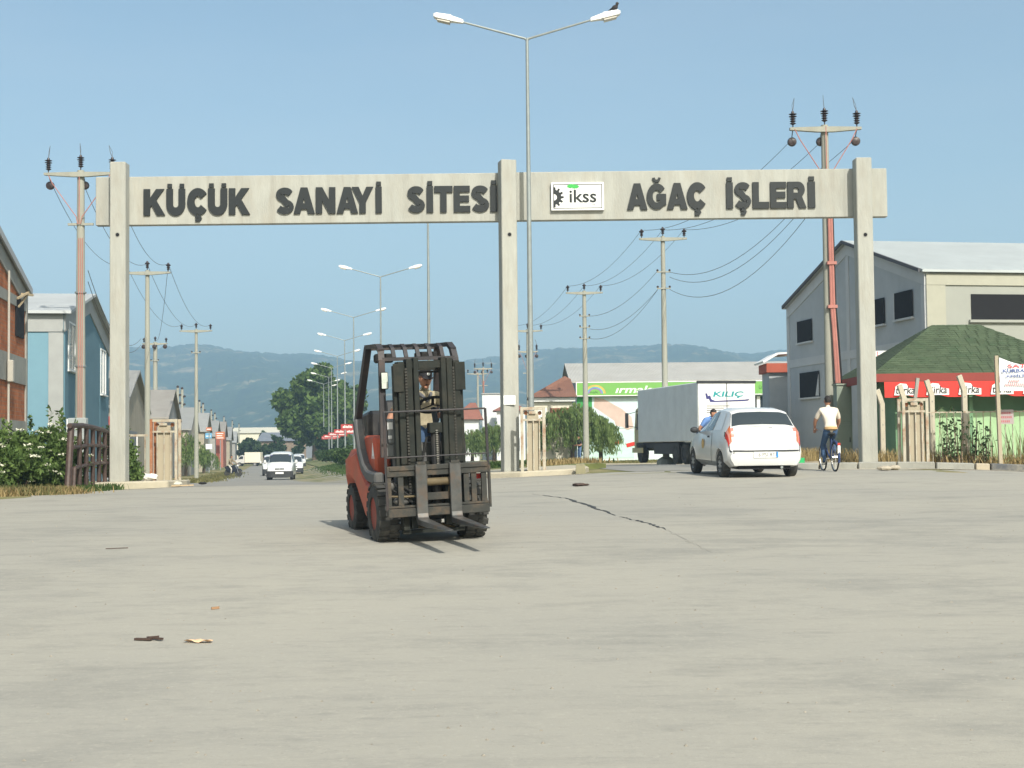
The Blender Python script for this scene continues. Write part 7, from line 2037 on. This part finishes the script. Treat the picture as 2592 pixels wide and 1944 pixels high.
litter('concrete_block', 1469, 1204, 34.9, 'weathered concrete block at the tip of the median nose', 'block', lambda m: m.add([(-.12,-.1,0),(.12,-.11,0),(.12,.1,0),(-.11,.1,0),(-.11,-.08,.24),(.10,-.1,.22),(.11,.09,.25),(-.09,.08,.23)], [(3,2,1,0),(4,5,6,7),(0,1,5,4),(1,2,6,5),(2,3,7,6),(3,0,4,7)]), mat('block_mossy', (.26,.24,.15), .95, .25, 6, dirt=(.1,.1,.06), dirt_amt=.6))
for k, (u, v) in enumerate([(2238,1192),(2262,1190),(1310,1196),(1330,1193),(1350,1196),(2060,1188)]):
    litter('stone', u, v, ground_y(u, v), ['flat stone at the kerb foot left of the right housing','second flat stone touching the right housing','small stone on the median nose, left of three','small stone on the median nose, middle of three','small stone on the median nose, right of three','pale stone at the kerb beside the bicycle'][k], 'stone', lambda m: m.blob((0,0,.05), (.14+.05*rng.random(),.12,.06), 9, 6, lambda d: 1+.15*math.sin(5*d.x+3*d.y+k)), STONE)
# pebbles and grit too small to count
rs = np.random.RandomState(5); gv = []
for k in range(420):
    u = rs.uniform(-100, 2690); v = 1230 + 700*rs.uniform()**1.3
    Y = 7.0 + 25*rs.uniform()**1.5; x = rs.uniform(-.37, .37)*Y; r_ = rs.uniform(.004, .011)
    z = gz(x, Y) + .008
    a = rs.uniform(0, 6.28)
    p = [(x + r_*math.cos(a+q*1.57)*1.4, Y + r_*math.sin(a+q*1.57), z) for q in range(4)]
    gv.append((p, (x, Y, z + r_)))
gm_ = MB()
for p, t in gv: gm_.add(p + [t], [(0,1,4),(1,2,4),(2,3,4),(3,0,4)])
tag(gm_.build('grit', mat('grit', (.24,.22,.18), .95, .4, 30, glob=True), recalc=False), 'loose grit scattered on the asphalt', 'grit', None, 'stuff')
# ------------------------------------------------------------------ haze
HAZE_DENSITY = 0.0004
hz = B(-2600, 2600, -80, 3040, -6, 330).build('haze', None)
hm_ = bpy.data.materials.new('haze_air'); hm_.use_nodes = True
hn = hm_.node_tree; hn.nodes.clear()
ho = hn.nodes.new('ShaderNodeOutputMaterial'); hv = hn.nodes.new('ShaderNodeVolumePrincipled')
hv.inputs['Color'].default_value = (0.48, 0.72, 0.97, 1); hv.inputs['Density'].default_value = HAZE_DENSITY; hv.inputs['Anisotropy'].default_value = 0.0
hn.links.new(hv.outputs[0], ho.inputs['Volume'])
hz.data.materials.append(hm_)
tag(hz, 'pale blue summer haze in the air', 'haze', None, 'stuff')
